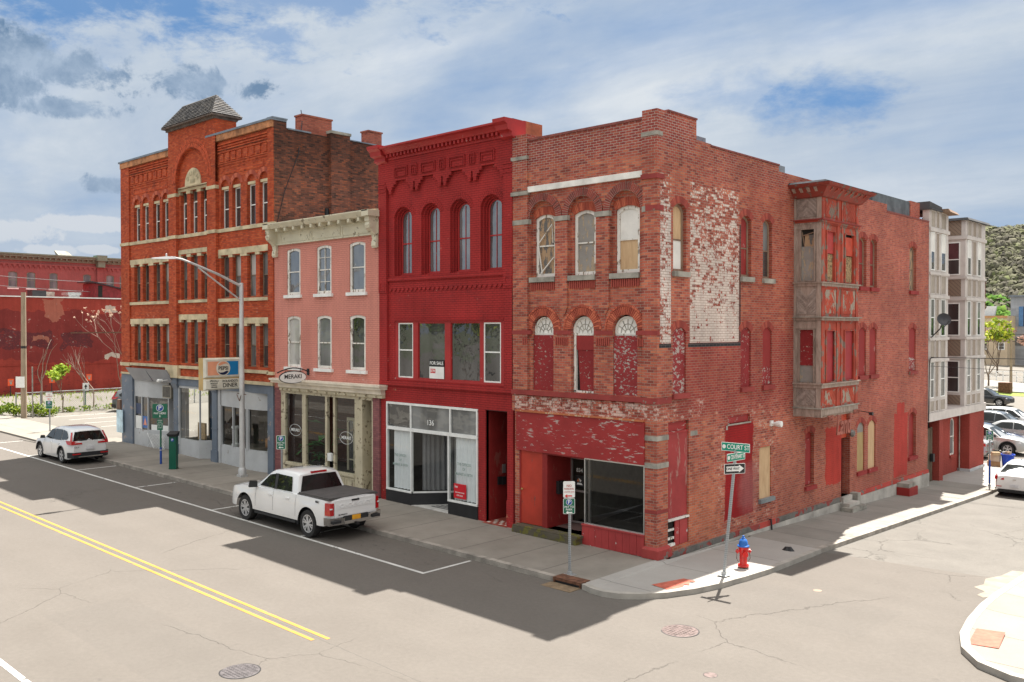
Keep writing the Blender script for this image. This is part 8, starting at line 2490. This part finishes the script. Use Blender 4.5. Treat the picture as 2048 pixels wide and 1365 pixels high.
# =================================================================== left background
M['wh'] = brick('old_red_wall', [(0.24, 0.04, 0.035), (0.33, 0.055, 0.042), (0.38, 0.07, 0.05)], (0.22, 0.05, 0.04), paint=(0.38, 0.052, 0.036), stain=0.25, bmp=0.004, patches=[
    dict(box=(-72, -40, 3.6, 8.2), c=(0.23, 0.035, 0.032), ws=0.35, amp=1.1, soft=0.05, a=0.9),
    dict(box=(-69.0, -62.9, 4.8, 6.5), c=(0.12, 0.03, 0.035), ws=0.5, amp=1.2, soft=0.05, peel=0.40, ps=8, a=0.9),
    dict(box=(-62.2, -59.5, 4.7, 6.3), c=(0.12, 0.03, 0.035), ws=0.5, amp=1.0, soft=0.05, peel=0.40, ps=8, a=0.9),
    dict(box=(-63.9, -62.2, 7.5, 9.4), c=(0.46, 0.16, 0.11), ws=0.8, amp=1.3, soft=0.03, a=0.75), dict(box=(-64.8, -63.2, 5.4, 5.9), c=(0.48, 0.18, 0.12), ws=0.9, amp=0.9, soft=0.03, a=0.7), dict(box=(-58.2, -57.1, 8.1, 8.8), c=(0.62, 0.52, 0.44), ws=0.9, amp=0.5, soft=0.03, a=0.9), dict(box=(-58.3, -56.9, 3.6, 4.1), c=(0.62, 0.54, 0.46), ws=0.9, amp=0.6, soft=0.03, a=0.9),
    dict(box=(-72, -40, 3.2, 9.0), c=(0.62, 0.52, 0.44), ws=0.8, amp=1.0, soft=0.2, peel=0.63, ps=1.8, a=0.8),
    dict(box=(-72, -40, 0.3, 3.2), c=(0.16, 0.03, 0.03), ws=0.8, amp=0.6, soft=0.2, peel=0.56, ps=2.2, a=0.7),
    dict(box=(-72, -40, 4.2, 9.0), c=(0.60, 0.50, 0.46), ws=0.8, amp=0.9, soft=0.2, peel=0.635, ps=5, a=0.8)])
wh = thing('warehouse_wall', 'long patched red painted brick warehouse wall across the parking lot', 'building', (-74, 10, 0.6))
MB(frS(-73.5)).box(-6, 45, -14, 0.0, -0.5, 9.42).build('wall', M['wh'], wh)
MB(frS(-73.5)).box(-6, 45, -0.5, 0.08, 9.42, 9.52).build('coping', M['whitetrim'], wh)
MB(frS(-73.5)).box(-6, 45, -0.02, 0.05, 3.22, 3.30).build('ledge', M['wh'], wh)
MB().box(-75.5, -74.2, 9.0, 10.2, 9.4, 10.1).build('roof_unit', M['darkmetal'], wh)
MB().box(-75.2, -74.4, 10.2, 11.0, 9.4, 10.0).build('roof_unit', M['stone'], wh)
MB().box(-75.6, -74.2, 12.2, 13.2, 9.4, 9.75).box(-75.7, -74.1, 12.1, 13.3, 9.75, 10.0).build('roof_unit', M['galv'], wh)
rs = thing('roof_shed', 'dark red sloping roofed shed on top of the red warehouse', 'shed', (-76, 16, 9.5))
MB().hull([(-77, 14.6, 9.45), (-73.8, 14.6, 9.45), (-73.8, 19.5, 9.45), (-77, 19.5, 9.45)], [(-77, 14.6, 10.9), (-73.8, 14.6, 10.9), (-73.8, 19.5, 9.9), (-77, 19.5, 9.9)]).build('wall', simple('shed_red', (0.24, 0.025, 0.03), 0.7, var=0.15), rs)
MB().hull([(-77.2, 14.1, 11.0), (-73.6, 14.1, 11.0), (-73.6, 19.8, 9.83), (-77.2, 19.8, 9.83)], [(-77.2, 14.1, 11.1), (-73.6, 14.1, 11.1), (-73.6, 19.8, 9.93), (-77.2, 19.8, 9.93)]).build('roof', M['darkmetal'], rs)
MB(frS(-73.8)).box(14.75, 15.15, -0.1, 0.02, 9.6, 10.7).build('window', M['darkroom'], rs)
M['purple'] = brick('purple_brick', [(0.24, 0.085, 0.085), (0.31, 0.11, 0.105), (0.35, 0.125, 0.12)], (0.25, 0.11, 0.10), paint=(0.30, 0.105, 0.10), stain=0.15, bmp=0.003)
M['greencorn'] = simple('green_cornice', (0.17, 0.23, 0.17), 0.7, var=0.1)
pb = thing('purple_brick_building', 'mauve painted brick building with a pale green cornice behind the warehouse wall', 'building', (-88, 15, 0.6))
FP = frS(-86.0)
pw = [(10.75, 11.60), (12.50, 13.33), (14.72, 15.53), (18.16, 18.97), (20.62, 21.45), (22.1, 22.9), (24.2, 25.0), (8.6, 9.4), (6.6, 7.4)]
mb = MB(FP)
wall(mb, -2, 40, 0, 13.6, 0, [(a, b, 10.75, 12.42, 0.12) for a, b in pw], 0.15)
mb.box(19.55, 20.2, -0.1, 0.25, 6, 13.6)
k = -1.8
while k < 39:
    mb.box(k, k + 0.26, -0.1, 0.10, 12.95, 13.15).box(k + 0.08, k + 0.18, -0.1, 0.09, 12.80, 12.95); k += 0.5
mb.box(-2, 40, -0.1, 0.12, 13.15, 13.3)
mb.build('wall', M['purple'], pb)
for a, b in pw:
    win(pb, FP, a, b, 10.75, 12.42, 0.12, -0.05, M['greencorn'], M['glassmid'], 0.07, 0.05, rail=11.55)
    sill(pb, FP, a - 0.1, b + 0.1, 10.60, 10.745, 0, M['white'], 0.08)
mb = MB(FP); mb.box(-2.2, 40, -0.3, 0.14, 13.6, 13.95).box(-2.3, 40, -0.3, 0.5, 13.95, 14.15).box(-2.3, 40, -0.3, 0.62, 14.15, 14.3)
k = -1.9
while k < 39.5:
    mb.box(k, k + 0.14, 0.1, 0.42, 13.78, 13.95); k += 0.55
mb.build('cornice', M['greencorn'], pb)
MB(FP).box(19.5, 20.25, -0.3, 0.65, 13.2, 13.9).box(19.35, 20.4, -0.3, 0.85, 13.9, 14.5).build('bracket', M['greencorn'], pb)
MB().box(-100, -86.4, -2, 40, 0, 14.0).build('roof', M['roof'], pb)
MB().hull([(-88, 16.2, 14.2), (-87, 16.2, 14.2), (-87, 17.7, 14.2), (-88, 17.7, 14.2)], [(-88, 15.9, 14.95), (-87.9, 15.9, 14.95), (-87.9, 17.2, 14.95), (-88, 17.2, 14.95)]).build('roof_hatch', M['stone'], pb)

# pole, fence, plants of the lot
M['polewood'] = wood('pole_wood', (0.36, 0.28, 0.20), (0.17, 0.12, 0.085), (6, 6, 0.5))
up = thing('utility_pole', 'bare wooden pole with a small white notice at the edge of the lot', 'utility pole', (-51.64, 0.71, 0.6))
MB().tube([(-51.64, 0.71, 0.5), (-51.6, 0.73, 9.05)], [0.19, 0.15], 12).build('pole', M['polewood'], up, 60)
MB().tube([(-51.3, 1.15, 0.5), (-51.3, 1.15, 4.0)], 0.05, 6).build('conduit', M['stone'], up)
MB(frame_at(-51.6, 0.5, an)).box(-0.28, 0.28, 0.05, 0.07, 2.6, 3.35).build('notice', M['whitetrim'], up)
MB().lathe([(0.175, 5.25), (0.175, 5.42)], (-51.62, 0.72), 12).build('band', M['black'], up)
ft = simple('fence_steel', (0.34, 0.36, 0.36), 0.5, metal=0.5)
fe = thing('chain_link_fence', 'chain link fence with round posts along the back of the driveway', 'fence', (-54, 8, 0.5))
fy = [0.9, 2.55, 5.6, 8.5, 11.5, 14.5, 17.5]
fx_ = lambda y: -53.8 - 0.06 * (y - 2.5)
for y in fy: MB().tube([(fx_(y), y, 0.4), (fx_(y), y, 2.15)], 0.05, 8).build('post', ft, fe)
MB().tube([(fx_(y), y, 2.08) for y in fy], 0.03, 6).build('rail', ft, fe)
mb = MB()
y = 0.9
while y < 17.4:
    for s in (1, -1):
        y1_ = y + s * 1.5
        if 0.9 <= y1_ <= 17.5: mb.tube([(fx_(y), y, 0.55), (fx_(y1_), y1_, 2.05)], 0.006, 3, False)
    y += 0.16
mb.build('mesh', ft, fe)
M['orange'] = simple('orange_sign', (0.75, 0.10, 0.03), 0.5, var=0.05)
for i, (y, z, w_) in enumerate(((6.42, 1.65, 'leftmost orange notice on a post against the red wall'), (9.85, 1.75, 'orange notice on a post behind the young green tree'), (13.13, 1.82, 'orange notice on a post in front of the bare bushes'), (16.3, 1.8, 'orange notice on a post at the corner of the orange building'))):
    t = thing('orange_notice', w_, 'sign', (-72.0, y, 0.6), 0, 'orange notices along the red wall')
    MB().tube([(-72.05, y, 0.4), (-72.05, y, z + 0.2)], 0.04, 5).build('post', M['darkmetal'], t)
    MB(frS(-72)).box(y - 0.24, y + 0.24, 0.0, 0.03, z - 0.1, z + 0.5).build('panel', M['orange'], t)
    MB(frS(-71.97)).box(y - 0.16, y + 0.16, 0.0, 0.01, z + 0.28, z + 0.36).box(y - 0.08, y + 0.08, 0.0, 0.01, z + 0.02, z + 0.24).build('symbol', M['stone'], t)
for i, (x, y, w_) in enumerate(((-55.5, 6.3, 'white arrow sign on a green post behind the fence'), (-57.0, 11.6, 'white arrow sign on a green post at the right of the fence'))):
    t = thing('lot_sign', w_, 'sign', (x, y, 0.55))
    MB().tube([(x, y, 0.4), (x, y, 2.5)], 0.035, 5).build('post', M['parkgreen'], t)
    MB(frS(x)).box(y - 0.22, y + 0.22, 0.04, 0.06, 1.9, 2.5).build('panel', M['white'], t)
    MB(frS(x + 0.07)).poly([(y, 0, 2.4), (y + 0.12, 0, 2.2), (y + 0.04, 0, 2.2), (y + 0.04, 0, 2.0), (y - 0.04, 0, 2.0), (y - 0.04, 0, 2.2), (y - 0.12, 0, 2.2)]).build('arrow', M['black'], t)


def leafmat(name, cols, trans=0.35):
    m, t, b, o = newmat(name)
    ri = t.n('ShaderNodeNewGeometry').outputs['Random Per Island']
    p = t.n('ShaderNodeNewGeometry').outputs['Position']
    k = t.m('ADD', t.m('MULTIPLY', ri, 0.6), t.m('MULTIPLY', t.noise(p, 0.8, 3, 0.5), 0.5))
    kk = len(cols)
    c = t.ramp(k, [(0.15 + 0.75 * i / (kk - 1), q) for i, q in enumerate(cols)])
    t.set(b.inputs['Base Color'], c)
    b.inputs['Roughness'].default_value = 0.6
    b.inputs['Specular IOR Level'].default_value = 0.25
    tr = t.n('ShaderNodeBsdfTranslucent', None, Color=c)
    mx = t.n('ShaderNodeMixShader')
    mx.inputs[0].default_value = trans
    t.l.new(b.outputs[0], mx.inputs[1]); t.l.new(tr.outputs[0], mx.inputs[2]); t.l.new(mx.outputs[0], o.inputs[0])
    return m


def leaves(mb, c, rad, n, size, rnd, droop=0.0):
    for k in range(n):
        while True:
            d = Vector((rnd.uniform(-1, 1), rnd.uniform(-1, 1), rnd.uniform(-1, 1)))
            if d.length < 1: break
        d = d * (0.55 + 0.45 * rnd.random())
        p = Vector((c[0] + d.x * rad[0], c[1] + d.y * rad[1], c[2] + d.z * rad[2]))
        a = Vector((rnd.gauss(0, 1), rnd.gauss(0, 1), rnd.gauss(0, 1) - droop)).normalized(); b_ = a.orthogonal().normalized()
        b_ = (b_ * math.cos(k) + a.cross(b_) * math.sin(k))
        s = size * rnd.uniform(0.6, 1.3)
        mb.poly([tuple(p - a * s * 0.5), tuple(p + b_ * s * 0.32), tuple(p + a * s * 0.5), tuple(p - b_ * s * 0.32)])


def limbs(mb, p, d, ln, r, depth, rnd, tips, spread=0.6, k=2, up=0.15):
    """branching wood; returns the twig ends"""
    q = p; dd = d.copy(); pts = [tuple(p)]; rs = [r]
    for i in range(3):
        dd = (dd + Vector((rnd.gauss(0, 0.10), rnd.gauss(0, 0.10), rnd.gauss(0, 0.06) + up * 0.3))).normalized()
        q = q + dd * ln / 3; pts.append(tuple(q)); rs.append(r * (1 - 0.13 * (i + 1)))
    mb.tube(pts, rs, 5 if r > 0.03 else 3, False)
    if depth == 0:
        tips.append(q); return
    for i in range(k + (rnd.random() < 0.5)):
        ax = Vector((rnd.gauss(0, 1), rnd.gauss(0, 1), rnd.gauss(0, 0.6))).normalized()
        nd = (dd + ax * spread + Vector((0, 0, up))).normalized()
        st = Vector(pts[-1 - (i > 1)])
        limbs(mb, st, nd, ln * rnd.uniform(0.62, 0.85), r * 0.62, depth - 1, rnd, tips, spread, k, up)


M['bark'] = wood('bark', (0.20, 0.15, 0.11), (0.09, 0.065, 0.05), (4, 4, 1))
M['barkpale'] = wood('pale_bark', (0.34, 0.25, 0.20), (0.20, 0.14, 0.11), (4, 4, 1))
M['leafg'] = leafmat('young_leaves', [(0.13, 0.22, 0.02), (0.26, 0.36, 0.035), (0.40, 0.48, 0.06)])
M['leafy'] = leafmat('yellow_green_leaves', [(0.08, 0.16, 0.02), (0.26, 0.33, 0.03), (0.52, 0.50, 0.06)])
M['hedge'] = leafmat('hedge_leaves', [(0.05, 0.11, 0.012), (0.14, 0.22, 0.02), (0.34, 0.38, 0.03)], 0.2)
M['buds'] = leafmat('pale_buds', [(0.55, 0.36, 0.27), (0.66, 0.48, 0.36)], 0.2)
M['pinkbuds'] = leafmat('pink_buds', [(0.22, 0.12, 0.09), (0.34, 0.20, 0.15), (0.42, 0.27, 0.20)], 0.2)


def tree(name, label, cat, x, y, z, h, tr, depth, spread, leafm, nl, ls, cr, seed, bark, k=2, up=0.2, trunk=0.35, group=None):
    rnd = random.Random(seed)
    t = thing(name, label, cat, (x, y, z), 0, group)
    tips = []; mb = MB()
    mb.tube([(x, y, z - 0.1), (x + rnd.gauss(0, 0.04) * h * 0.2, y, z + h * trunk * 0.5), (x + rnd.gauss(0, 0.03) * h * 0.2, y + rnd.gauss(0, 0.03) * h * 0.2, z + h * trunk)], [tr, tr * 0.85, tr * 0.75], 8)
    top = Vector(mb.v[-1]); top = Vector((x, y, z + h * trunk))
    for i in range(3):
        a = rnd.uniform(0, 2 * PI) + i * 2.1
        limbs(mb, top - Vector((0, 0, h * trunk * 0.12 * i)), Vector((math.cos(a) * spread, math.sin(a) * spread, 0.9)).normalized(), h * (1 - trunk) * 0.42, tr * 0.6, depth, rnd, tips, spread, k, up)
    mb.build('trunk', bark, t)
    if leafm:
        mb = MB()
        for q in tips: leaves(mb, q, (cr, cr, cr * 0.75), nl, ls, rnd)
        mb.build('crown', leafm, t)
    return t


tree('young_tree', 'small tree with fresh yellow green leaves beside the chain link fence', 'tree', -53.4, 3.9, 0.5, 3.5, 0.05, 2, 0.55, M['leafg'], 26, 0.22, 0.45, 11, M['bark'], 2, 0.35)
tree('bare_sapling', 'thin bare sapling with forked twigs in front of the red wall', 'tree', -56.9, 3.7, 0.5, 5.6, 0.07, 2, 0.5, None, 0, 0, 0, 4, M['barkpale'], 1, 0.1, 0.45)
for i, (x, y, h, s_, lab) in enumerate(((-55.5, 9.0, 8.4, 21, 'tall bare shrub with pale pinkish bud clusters against the red wall'), (-56.3, 7.2, 5.2, 23, 'lower bare shrub of thin arching stems beside the pale budded one'))):
    tree('bare_shrub', lab, 'shrub', x, y, 0.5, h, 0.06, 3 if i == 0 else 2, 0.75, M['buds'] if i == 0 else None, 7, 0.14, 0.14, s_, M['barkpale'], 2, 0.25, 0.28)
t = thing('hedge', 'low yellow green hedge at the foot of the wooden pole', 'hedge', (-53.2, 0.8, 0.5))
rnd = random.Random(2); mb = MB()
for k in range(26):
    q = rnd.random()
    leaves(mb, (-54.9 + 3.3 * q, -0.5 + 2.6 * q + rnd.gauss(0, 0.3), 0.85 + rnd.random() * 0.35), (0.55, 0.55, 0.42), 110, 0.15, rnd)
mb.build('foliage', M['hedge'], t)
mb = MB()
for k in range(40):
    y = 2.8 + rnd.random() * 9.5
    leaves(mb, (fx_(y) + 0.2 + rnd.gauss(0, 0.15), y, 0.75), (0.4, 0.4, 0.32), 26, 0.15, rnd)
o = mb.build('weeds', M['hedge']); struct(o, 'stuff'); o['label'] = 'green weeds growing along the foot of the chain link fence'; o['category'] = 'weeds'
mb = MB()
for k in range(1500):
    x, y = -60 - rnd.random() * 13, 2 + rnd.random() * 20
    if x > -70 and rnd.random() < 0.75: continue
    a = rnd.uniform(0, 6.28); h = rnd.uniform(0.15, 0.45)
    mb.poly([(x - 0.06 * math.cos(a), y - 0.06 * math.sin(a), 0.55), (x + 0.06 * math.cos(a), y + 0.06 * math.sin(a), 0.55), (x + rnd.gauss(0, 0.1), y + rnd.gauss(0, 0.1), 0.55 + h)])
o = mb.build('grass', M['leafg']); struct(o, 'stuff'); o['label'] = 'patchy grass at the foot of the red warehouse wall'; o['category'] = 'grass'
# wires
def wire(pts, label, r=0.02, name='overhead_wire', m=None):
    mb = MB(); mb.tube(pts, r, 4, False)
    tag(mb.build(name, m or M['darkmetal']), label, 'wire')
def sag(a, b, s, n=10):
    a, b = Vector(a), Vector(b)
    return [tuple(a.lerp(b, k / n) - Vector((0, 0, s * 4 * (k / n) * (1 - k / n)))) for k in range(n + 1)]
wire(sag((-78, -8, 13.0), (-74, 25, 11.2), 0.8), 'upper thin wire crossing in front of the mauve building', 0.035, m=M['galv'])
wire(sag((-78, -8, 12.2), (-74, 25, 10.2), 0.8), 'lower thin wire crossing in front of the mauve building', 0.035, m=M['galv'])
wire([(-34.6, 0.3, 6.4), (-41.0, -0.2, 6.35)], 'dark steel bar jutting left from the orange building', 0.05, 'steel_bar', M['rust'])
wire(sag((0.1, 21.9, 5.3), (60, 35, 7.6), 0.7), 'thick black service cable running right from the end of the corner building', 0.022)
wire(sag((0.1, 21.9, 4.9), (60, 34, 5.2), 0.7), 'thin service cable running right below the thick black one', 0.012)
wire(sag((-40, 100, 6.0), (40, 90, 6.4), 0.3), 'distant upper power line over the car park', 0.04)
wire(sag((-40, 100, 5.2), (40, 90, 5.5), 0.3), 'distant lower power line over the car park', 0.04)

# =================================================================== right background
tb = thing('tan_building', 'pale tan building with a band of orange trim beyond the car park', 'building', (-33, 150, 0))
TF = frY(147.0)
tw = [(-42 + 3.4 * k, -40.8 + 3.4 * k) for k in range(6)]
mb = MB(TF); wall(mb, -50, -28.9, -1, 8.7, 0, [(a, b, c, c + 1.25, 0) for a, b in [(-33.0, -32.0), (-30.2, -29.2), (-36.4, -35.4), (-40, -39), (-43.5, -42.5)] for c in (6.1, 2.9)], 0.15)
mb.box(-28.9, -28.85, -14, 0, -1, 8.7)
mb.build('wall', simple('tan_wall', (0.58, 0.46, 0.32), 0.8, var=0.08, sc=0.5), tb)
for a, b in [(-33.0, -32.0), (-30.2, -29.2), (-36.4, -35.4), (-40, -39), (-43.5, -42.5)]:
    for c in (6.1, 2.9): win(tb, TF, a, b, c, c + 1.25, 0, 0.02, M['white'], M['glassdark'], 0.12, 0.1, rail=c + 0.62)
MB(TF).box(-50, -28.8, 0, 0.15, 8.35, 8.7).box(-50, -28.8, 0, 0.1, 7.4, 7.6).box(-50, -28.8, 0, 0.08, 4.6, 5.1).build('trim', simple('orange_trim', (0.55, 0.30, 0.13), 0.8), tb)
MB().box(-50, -29, 147.5, 161, 8.3, 8.6).build('roof', M['roof'], tb)
MB().hull([(-33.5, 149, 8.6), (-31.5, 149, 8.6), (-31.5, 150, 8.6), (-33.5, 150, 8.6)], [(-32.5, 149, 10.4), (-31.0, 149, 10.4), (-31.0, 149.3, 10.4), (-32.5, 149.3, 10.4)]).build('roof_panel', M['whitetrim'], tb)
gb_ = thing('modern_building', 'modern grey building with blue yellow and green window panels beyond the car park', 'building', (-20, 155, 0))
GF = frY(152.0)
MB(GF).box(-29.6, 10, -20, 0, -1, 12.0).build('wall', brick('grey_blocks', [(0.30, 0.31, 0.33), (0.36, 0.37, 0.39), (0.42, 0.43, 0.45)], (0.30, 0.30, 0.32), bw=1.6, bh=0.5, stain=0.15), gb_)
MB(GF).box(-29.9, 10, -20, 0.3, 12.0, 12.25).build('roof', M['greycap'], gb_)
for a, b, m in ((-28.3, -27.6, 'panel_blue'), (-27.6, -26.5, None), (-26.4, -25.3, 'panel_yellow'), (-25.2, -24.1, 'panel_green'), (-24.0, -22.6, None), (-22.5, -21.6, 'panel_blue'), (-21.5, -20, None)):
    if m: MB(GF).box(a, b, 0, 0.1, 6.9, 10.3).build('panel', bpy.data.materials.get(m) or simple(m, dict(panel_blue=(0.10, 0.22, 0.42), panel_yellow=(0.75, 0.55, 0.06), panel_green=(0.20, 0.30, 0.08))[m]), gb_)
    else: win(gb_, GF, a, b, 6.9, 10.3, 0, 0.1, M['darkmetal'], M['glassdark'], 0.1, 0.08, rail=8.6)
mb = MB(GF); mb.box(-29.2, -10, 0, 0.06, 3.6, 5.0); mb.build('window', M['glassmid'], gb_)
for k in range(9): MB(GF).box(-29.2 + k * 2.0, -29.1 + k * 2.0, 0.05, 0.12, 3.6, 5.0).build('mullion', M['white'], gb_)
ch = thing('brick_chimney_stack', 'tall dark red brick chimney in front of the green hillside', 'chimney', (-55, 230, 0))
MB().hull([(-56.6, 229.4, -1), (-55.2, 229.4, -1), (-55.2, 230.8, -1), (-56.6, 230.8, -1)], [(-56.4, 229.6, 17.8), (-55.4, 229.6, 17.8), (-55.4, 230.6, 17.8), (-56.4, 230.6, 17.8)]).build('stack', simple('stack_brick', (0.20, 0.06, 0.05), 0.9, var=0.2), ch)
MB().box(-56.55, -55.25, 229.45, 230.75, 17.8, 18.3).build('cap', simple('stack_cap', (0.16, 0.05, 0.045), 0.9), ch)
tree('yellow_green_tree', 'yellow green tree in spring leaf at the far side of the car park', 'tree', -17.6, 95.5, -0.5, 7.2, 0.12, 3, 0.7, M['leafy'], 26, 0.42, 0.75, 31, M['bark'], 2, 0.28, 0.22)
tree('budding_tree', 'reddish brown budding tree right of the yellow green tree', 'tree', -14.4, 113, -0.5, 7.2, 0.15, 3, 0.75, M['pinkbuds'], 24, 0.5, 0.9, 33, M['bark'], 2, 0.25, 0.25)
tree('budding_tree', 'reddish brown budding tree at the right edge of the view', 'tree', -9.0, 112, -0.5, 7.8, 0.15, 3, 0.75, M['pinkbuds'], 24, 0.5, 0.9, 37, M['bark'], 2, 0.25, 0.25)
tree('budding_tree', 'grey brown budding tree in front of the tan building', 'tree', -24.5, 125, -0.5, 7.0, 0.15, 3, 0.75, M['pinkbuds'], 14, 0.5, 0.9, 39, M['bark'], 2, 0.25, 0.25)
up = thing('utility_pole', 'thin grey utility pole at the far edge of the car park', 'utility pole', (-13.8, 92, -0.5))
MB().tube([(-14.3, 92, -0.6), (-14.3, 92, 5.4)], [0.16, 0.12], 8).build('pole', M['polewood'], up)
fw = thing('wooden_fence', 'dark wooden board fence behind the black SUV', 'fence', (-17, 84, -0.6))
mb = MB()
for k in range(26): mb.box(-22.2 + k * 0.25, -21.98 + k * 0.25, 84.0, 84.05, -0.7, 1.25 + 0.04 * (k % 3))
mb.box(-22.2, -15.7, 84.05, 84.12, 0.9, 1.0)
mb.build('boards', wood('dark_fence_wood', (0.10, 0.08, 0.06), (0.05, 0.04, 0.03), (3, 3, 1)), fw)
t = tag(MB().box(-14.2, -13.0, 86.6, 87.5, -0.6, 0.7).build('utility_cabinet', M['rust']), 'rusty utility cabinet at the foot of the far pole', 'cabinet')
struct(sheet('far_verge', [(-40, 84.8), (10, 84.8), (10, 88.5), (-40, 88.5)], 0.02, simple('verge_grass', (0.20, 0.26, 0.04), 0.9, var=0.2)))
struct(sheet('far_road', [(-60, 88.6), (20, 88.6), (20, 108), (-60, 108)], 0.02, simple('pale_lot', (0.24, 0.225, 0.20), 0.9, var=0.1, sc=0.5)))
rl = thing('white_railing', 'white railing along the far side of the pale lot', 'fence', (-10, 109, -0.5))
mb = MB()
for k in range(60): mb.box(-30 + k * 0.8, -29.9 + k * 0.8, 109, 109.08, -0.6, 0.9)
mb.box(-30, 18, 109, 109.08, 0.85, 0.95); mb.box(-30, 18, 109, 109.08, 0.2, 0.26); mb.build('rails', M['white'], rl)

# ---- wooded hill
HD = Vector((-0.262, 0.965, 0))
HC = Vector((14.3, -21.2, 0)) + HD * 900
hs = Vector((HD.y, -HD.x, 0))
def hill_z(s, d):
    """s along the ridge, d depth behind its foot"""
    t = max(0, min(1, d / 430.0))
    t = t * t * (3 - 2 * t)
    e = 1 - 0.00000028 * (s - 80) ** 2
    return -2 + 84 * t * max(0.3, e) + 7 * mnoise.noise(Vector((s / 130, d / 130, 1.0))) * t + 3 * mnoise.noise(Vector((s / 45, d / 45, 4.0))) * t
def hill_p(s, d):
    p = HC + HD * (d - 430) + hs * s
    return (p.x, p.y, hill_z(s, d))
mb = MB()
gs, gd = [-420 + 30 * i for i in range(51)], [0 + 25 * i for i in range(26)]
mb.v = [hill_p(s, d) for d in gd for s in gs]
for j in range(len(gd) - 1):
    for i in range(len(gs) - 1):
        a = j * len(gs) + i; mb.face([a, a + 1, a + 1 + len(gs), a + len(gs)])
struct(mb.build('hill', simple('hill_floor', (0.07, 0.064, 0.045), 1.0, var=0.3, sc=0.02), None, 60))
ico = bmesh.new(); bmesh.ops.create_icosphere(ico, subdivisions=2, radius=1.0)
IV = [v.co.copy() for v in ico.verts]; IF = [[v.index for v in f.verts] for f in ico.faces]; ico.free()
def woods(name, n, s0, s1, d0, d1, r0, r1, m, seed, label):
    rnd = random.Random(seed); V, Fc = [], []
    for k in range(n):
        s, d = rnd.uniform(s0, s1), rnd.uniform(d0, d1)
        x, y, z = hill_p(s, d); r = rnd.uniform(r0, r1); o_ = len(V); sd = rnd.random() * 50
        for v in IV:
            f = r * (0.85 + 0.45 * mnoise.noise(v * 1.8 + Vector((sd, sd, 0))))
            V.append((x + v.x * f, y + v.y * f, z + r * 0.8 + v.z * f * 1.1))
        Fc += [[q + o_ for q in f] for f in IF]
        for i in range(56):
            c = Vector((rnd.gauss(0, 1), rnd.gauss(0, 1), rnd.gauss(0, 1) + 0.4)).normalized()
            u = c.orthogonal().normalized(); w_ = c.cross(u); sz = r * rnd.uniform(0.12, 0.25); o_ = len(V)
            c = Vector((x, y, z + r * 0.8)) + c * r * rnd.uniform(0.9, 1.12)
            V += [tuple(c + u * sz), tuple(c + w_ * sz), tuple(c - u * sz), tuple(c - w_ * sz)]
            Fc.append([o_, o_ + 1, o_ + 2, o_ + 3])
    me = bpy.data.meshes.new(name); me.from_pydata(V, [], Fc); me.materials.append(m)
    me.polygons.foreach_set('use_smooth', [True] * len(Fc))
    o = bpy.data.objects.new(name, me); C.objects.link(o); struct(o, 'stuff'); o['label'] = label; o['category'] = 'woods'
def woodmat(name, cols):
    m, t, b, o = newmat(name)
    ri = t.n('ShaderNodeNewGeometry').outputs['Random Per Island']; p = t.n('ShaderNodeNewGeometry').outputs['Position']
    k = t.m('ADD', t.m('MULTIPLY', ri, 0.45), t.m('MULTIPLY', t.m('SUBTRACT', t.noise(p, 0.06, 5, 0.7), 0.25), 1.1))
    kk = len(cols); t.set(b.inputs['Base Color'], t.ramp(k, [(0.05 + 0.9 * i / (kk - 1), q) for i, q in enumerate(cols)]))
    b.inputs['Roughness'].default_value = 1.0; b.inputs['Specular IOR Level'].default_value = 0.05
    return m
woods('hillside_woods', 4000, -110, 300, 90, 450, 4.0, 6.8, woodmat('bare_woods', [(0.072, 0.067, 0.056), (0.105, 0.098, 0.078), (0.125, 0.124, 0.080), (0.15, 0.175, 0.07)]), 41, 'grey brown budding woods covering the upper hillside')
woods('valley_woods', 1200, -110, 300, -5, 130, 4.0, 6.5, woodmat('green_woods', [(0.035, 0.085, 0.02), (0.055, 0.125, 0.025), (0.09, 0.17, 0.03), (0.17, 0.23, 0.04)]), 43, 'fresh green woods at the foot of the hill')

# leafy trees across the main street (seen only in the window panes)
st = tree('street_tree', 'leafy tree across the main street, seen in the window glass', 'tree', -10, -36, 0.1, 9.5, 0.2, 2, 0.8, M['hedge'], 60, 0.7, 1.7, 51, M['bark'], 2, 0.25, 0.3, group='trees across the main street')
for k, (x, y) in enumerate(((-22, -37), (-34, -35), (-46, -37), (-58, -36), (-72, -36), (4, -38), (18, -37))):
    c_ = copy_tree(st); c_.location = (x, y, 0.1); c_.rotation_euler.z = k * 1.3
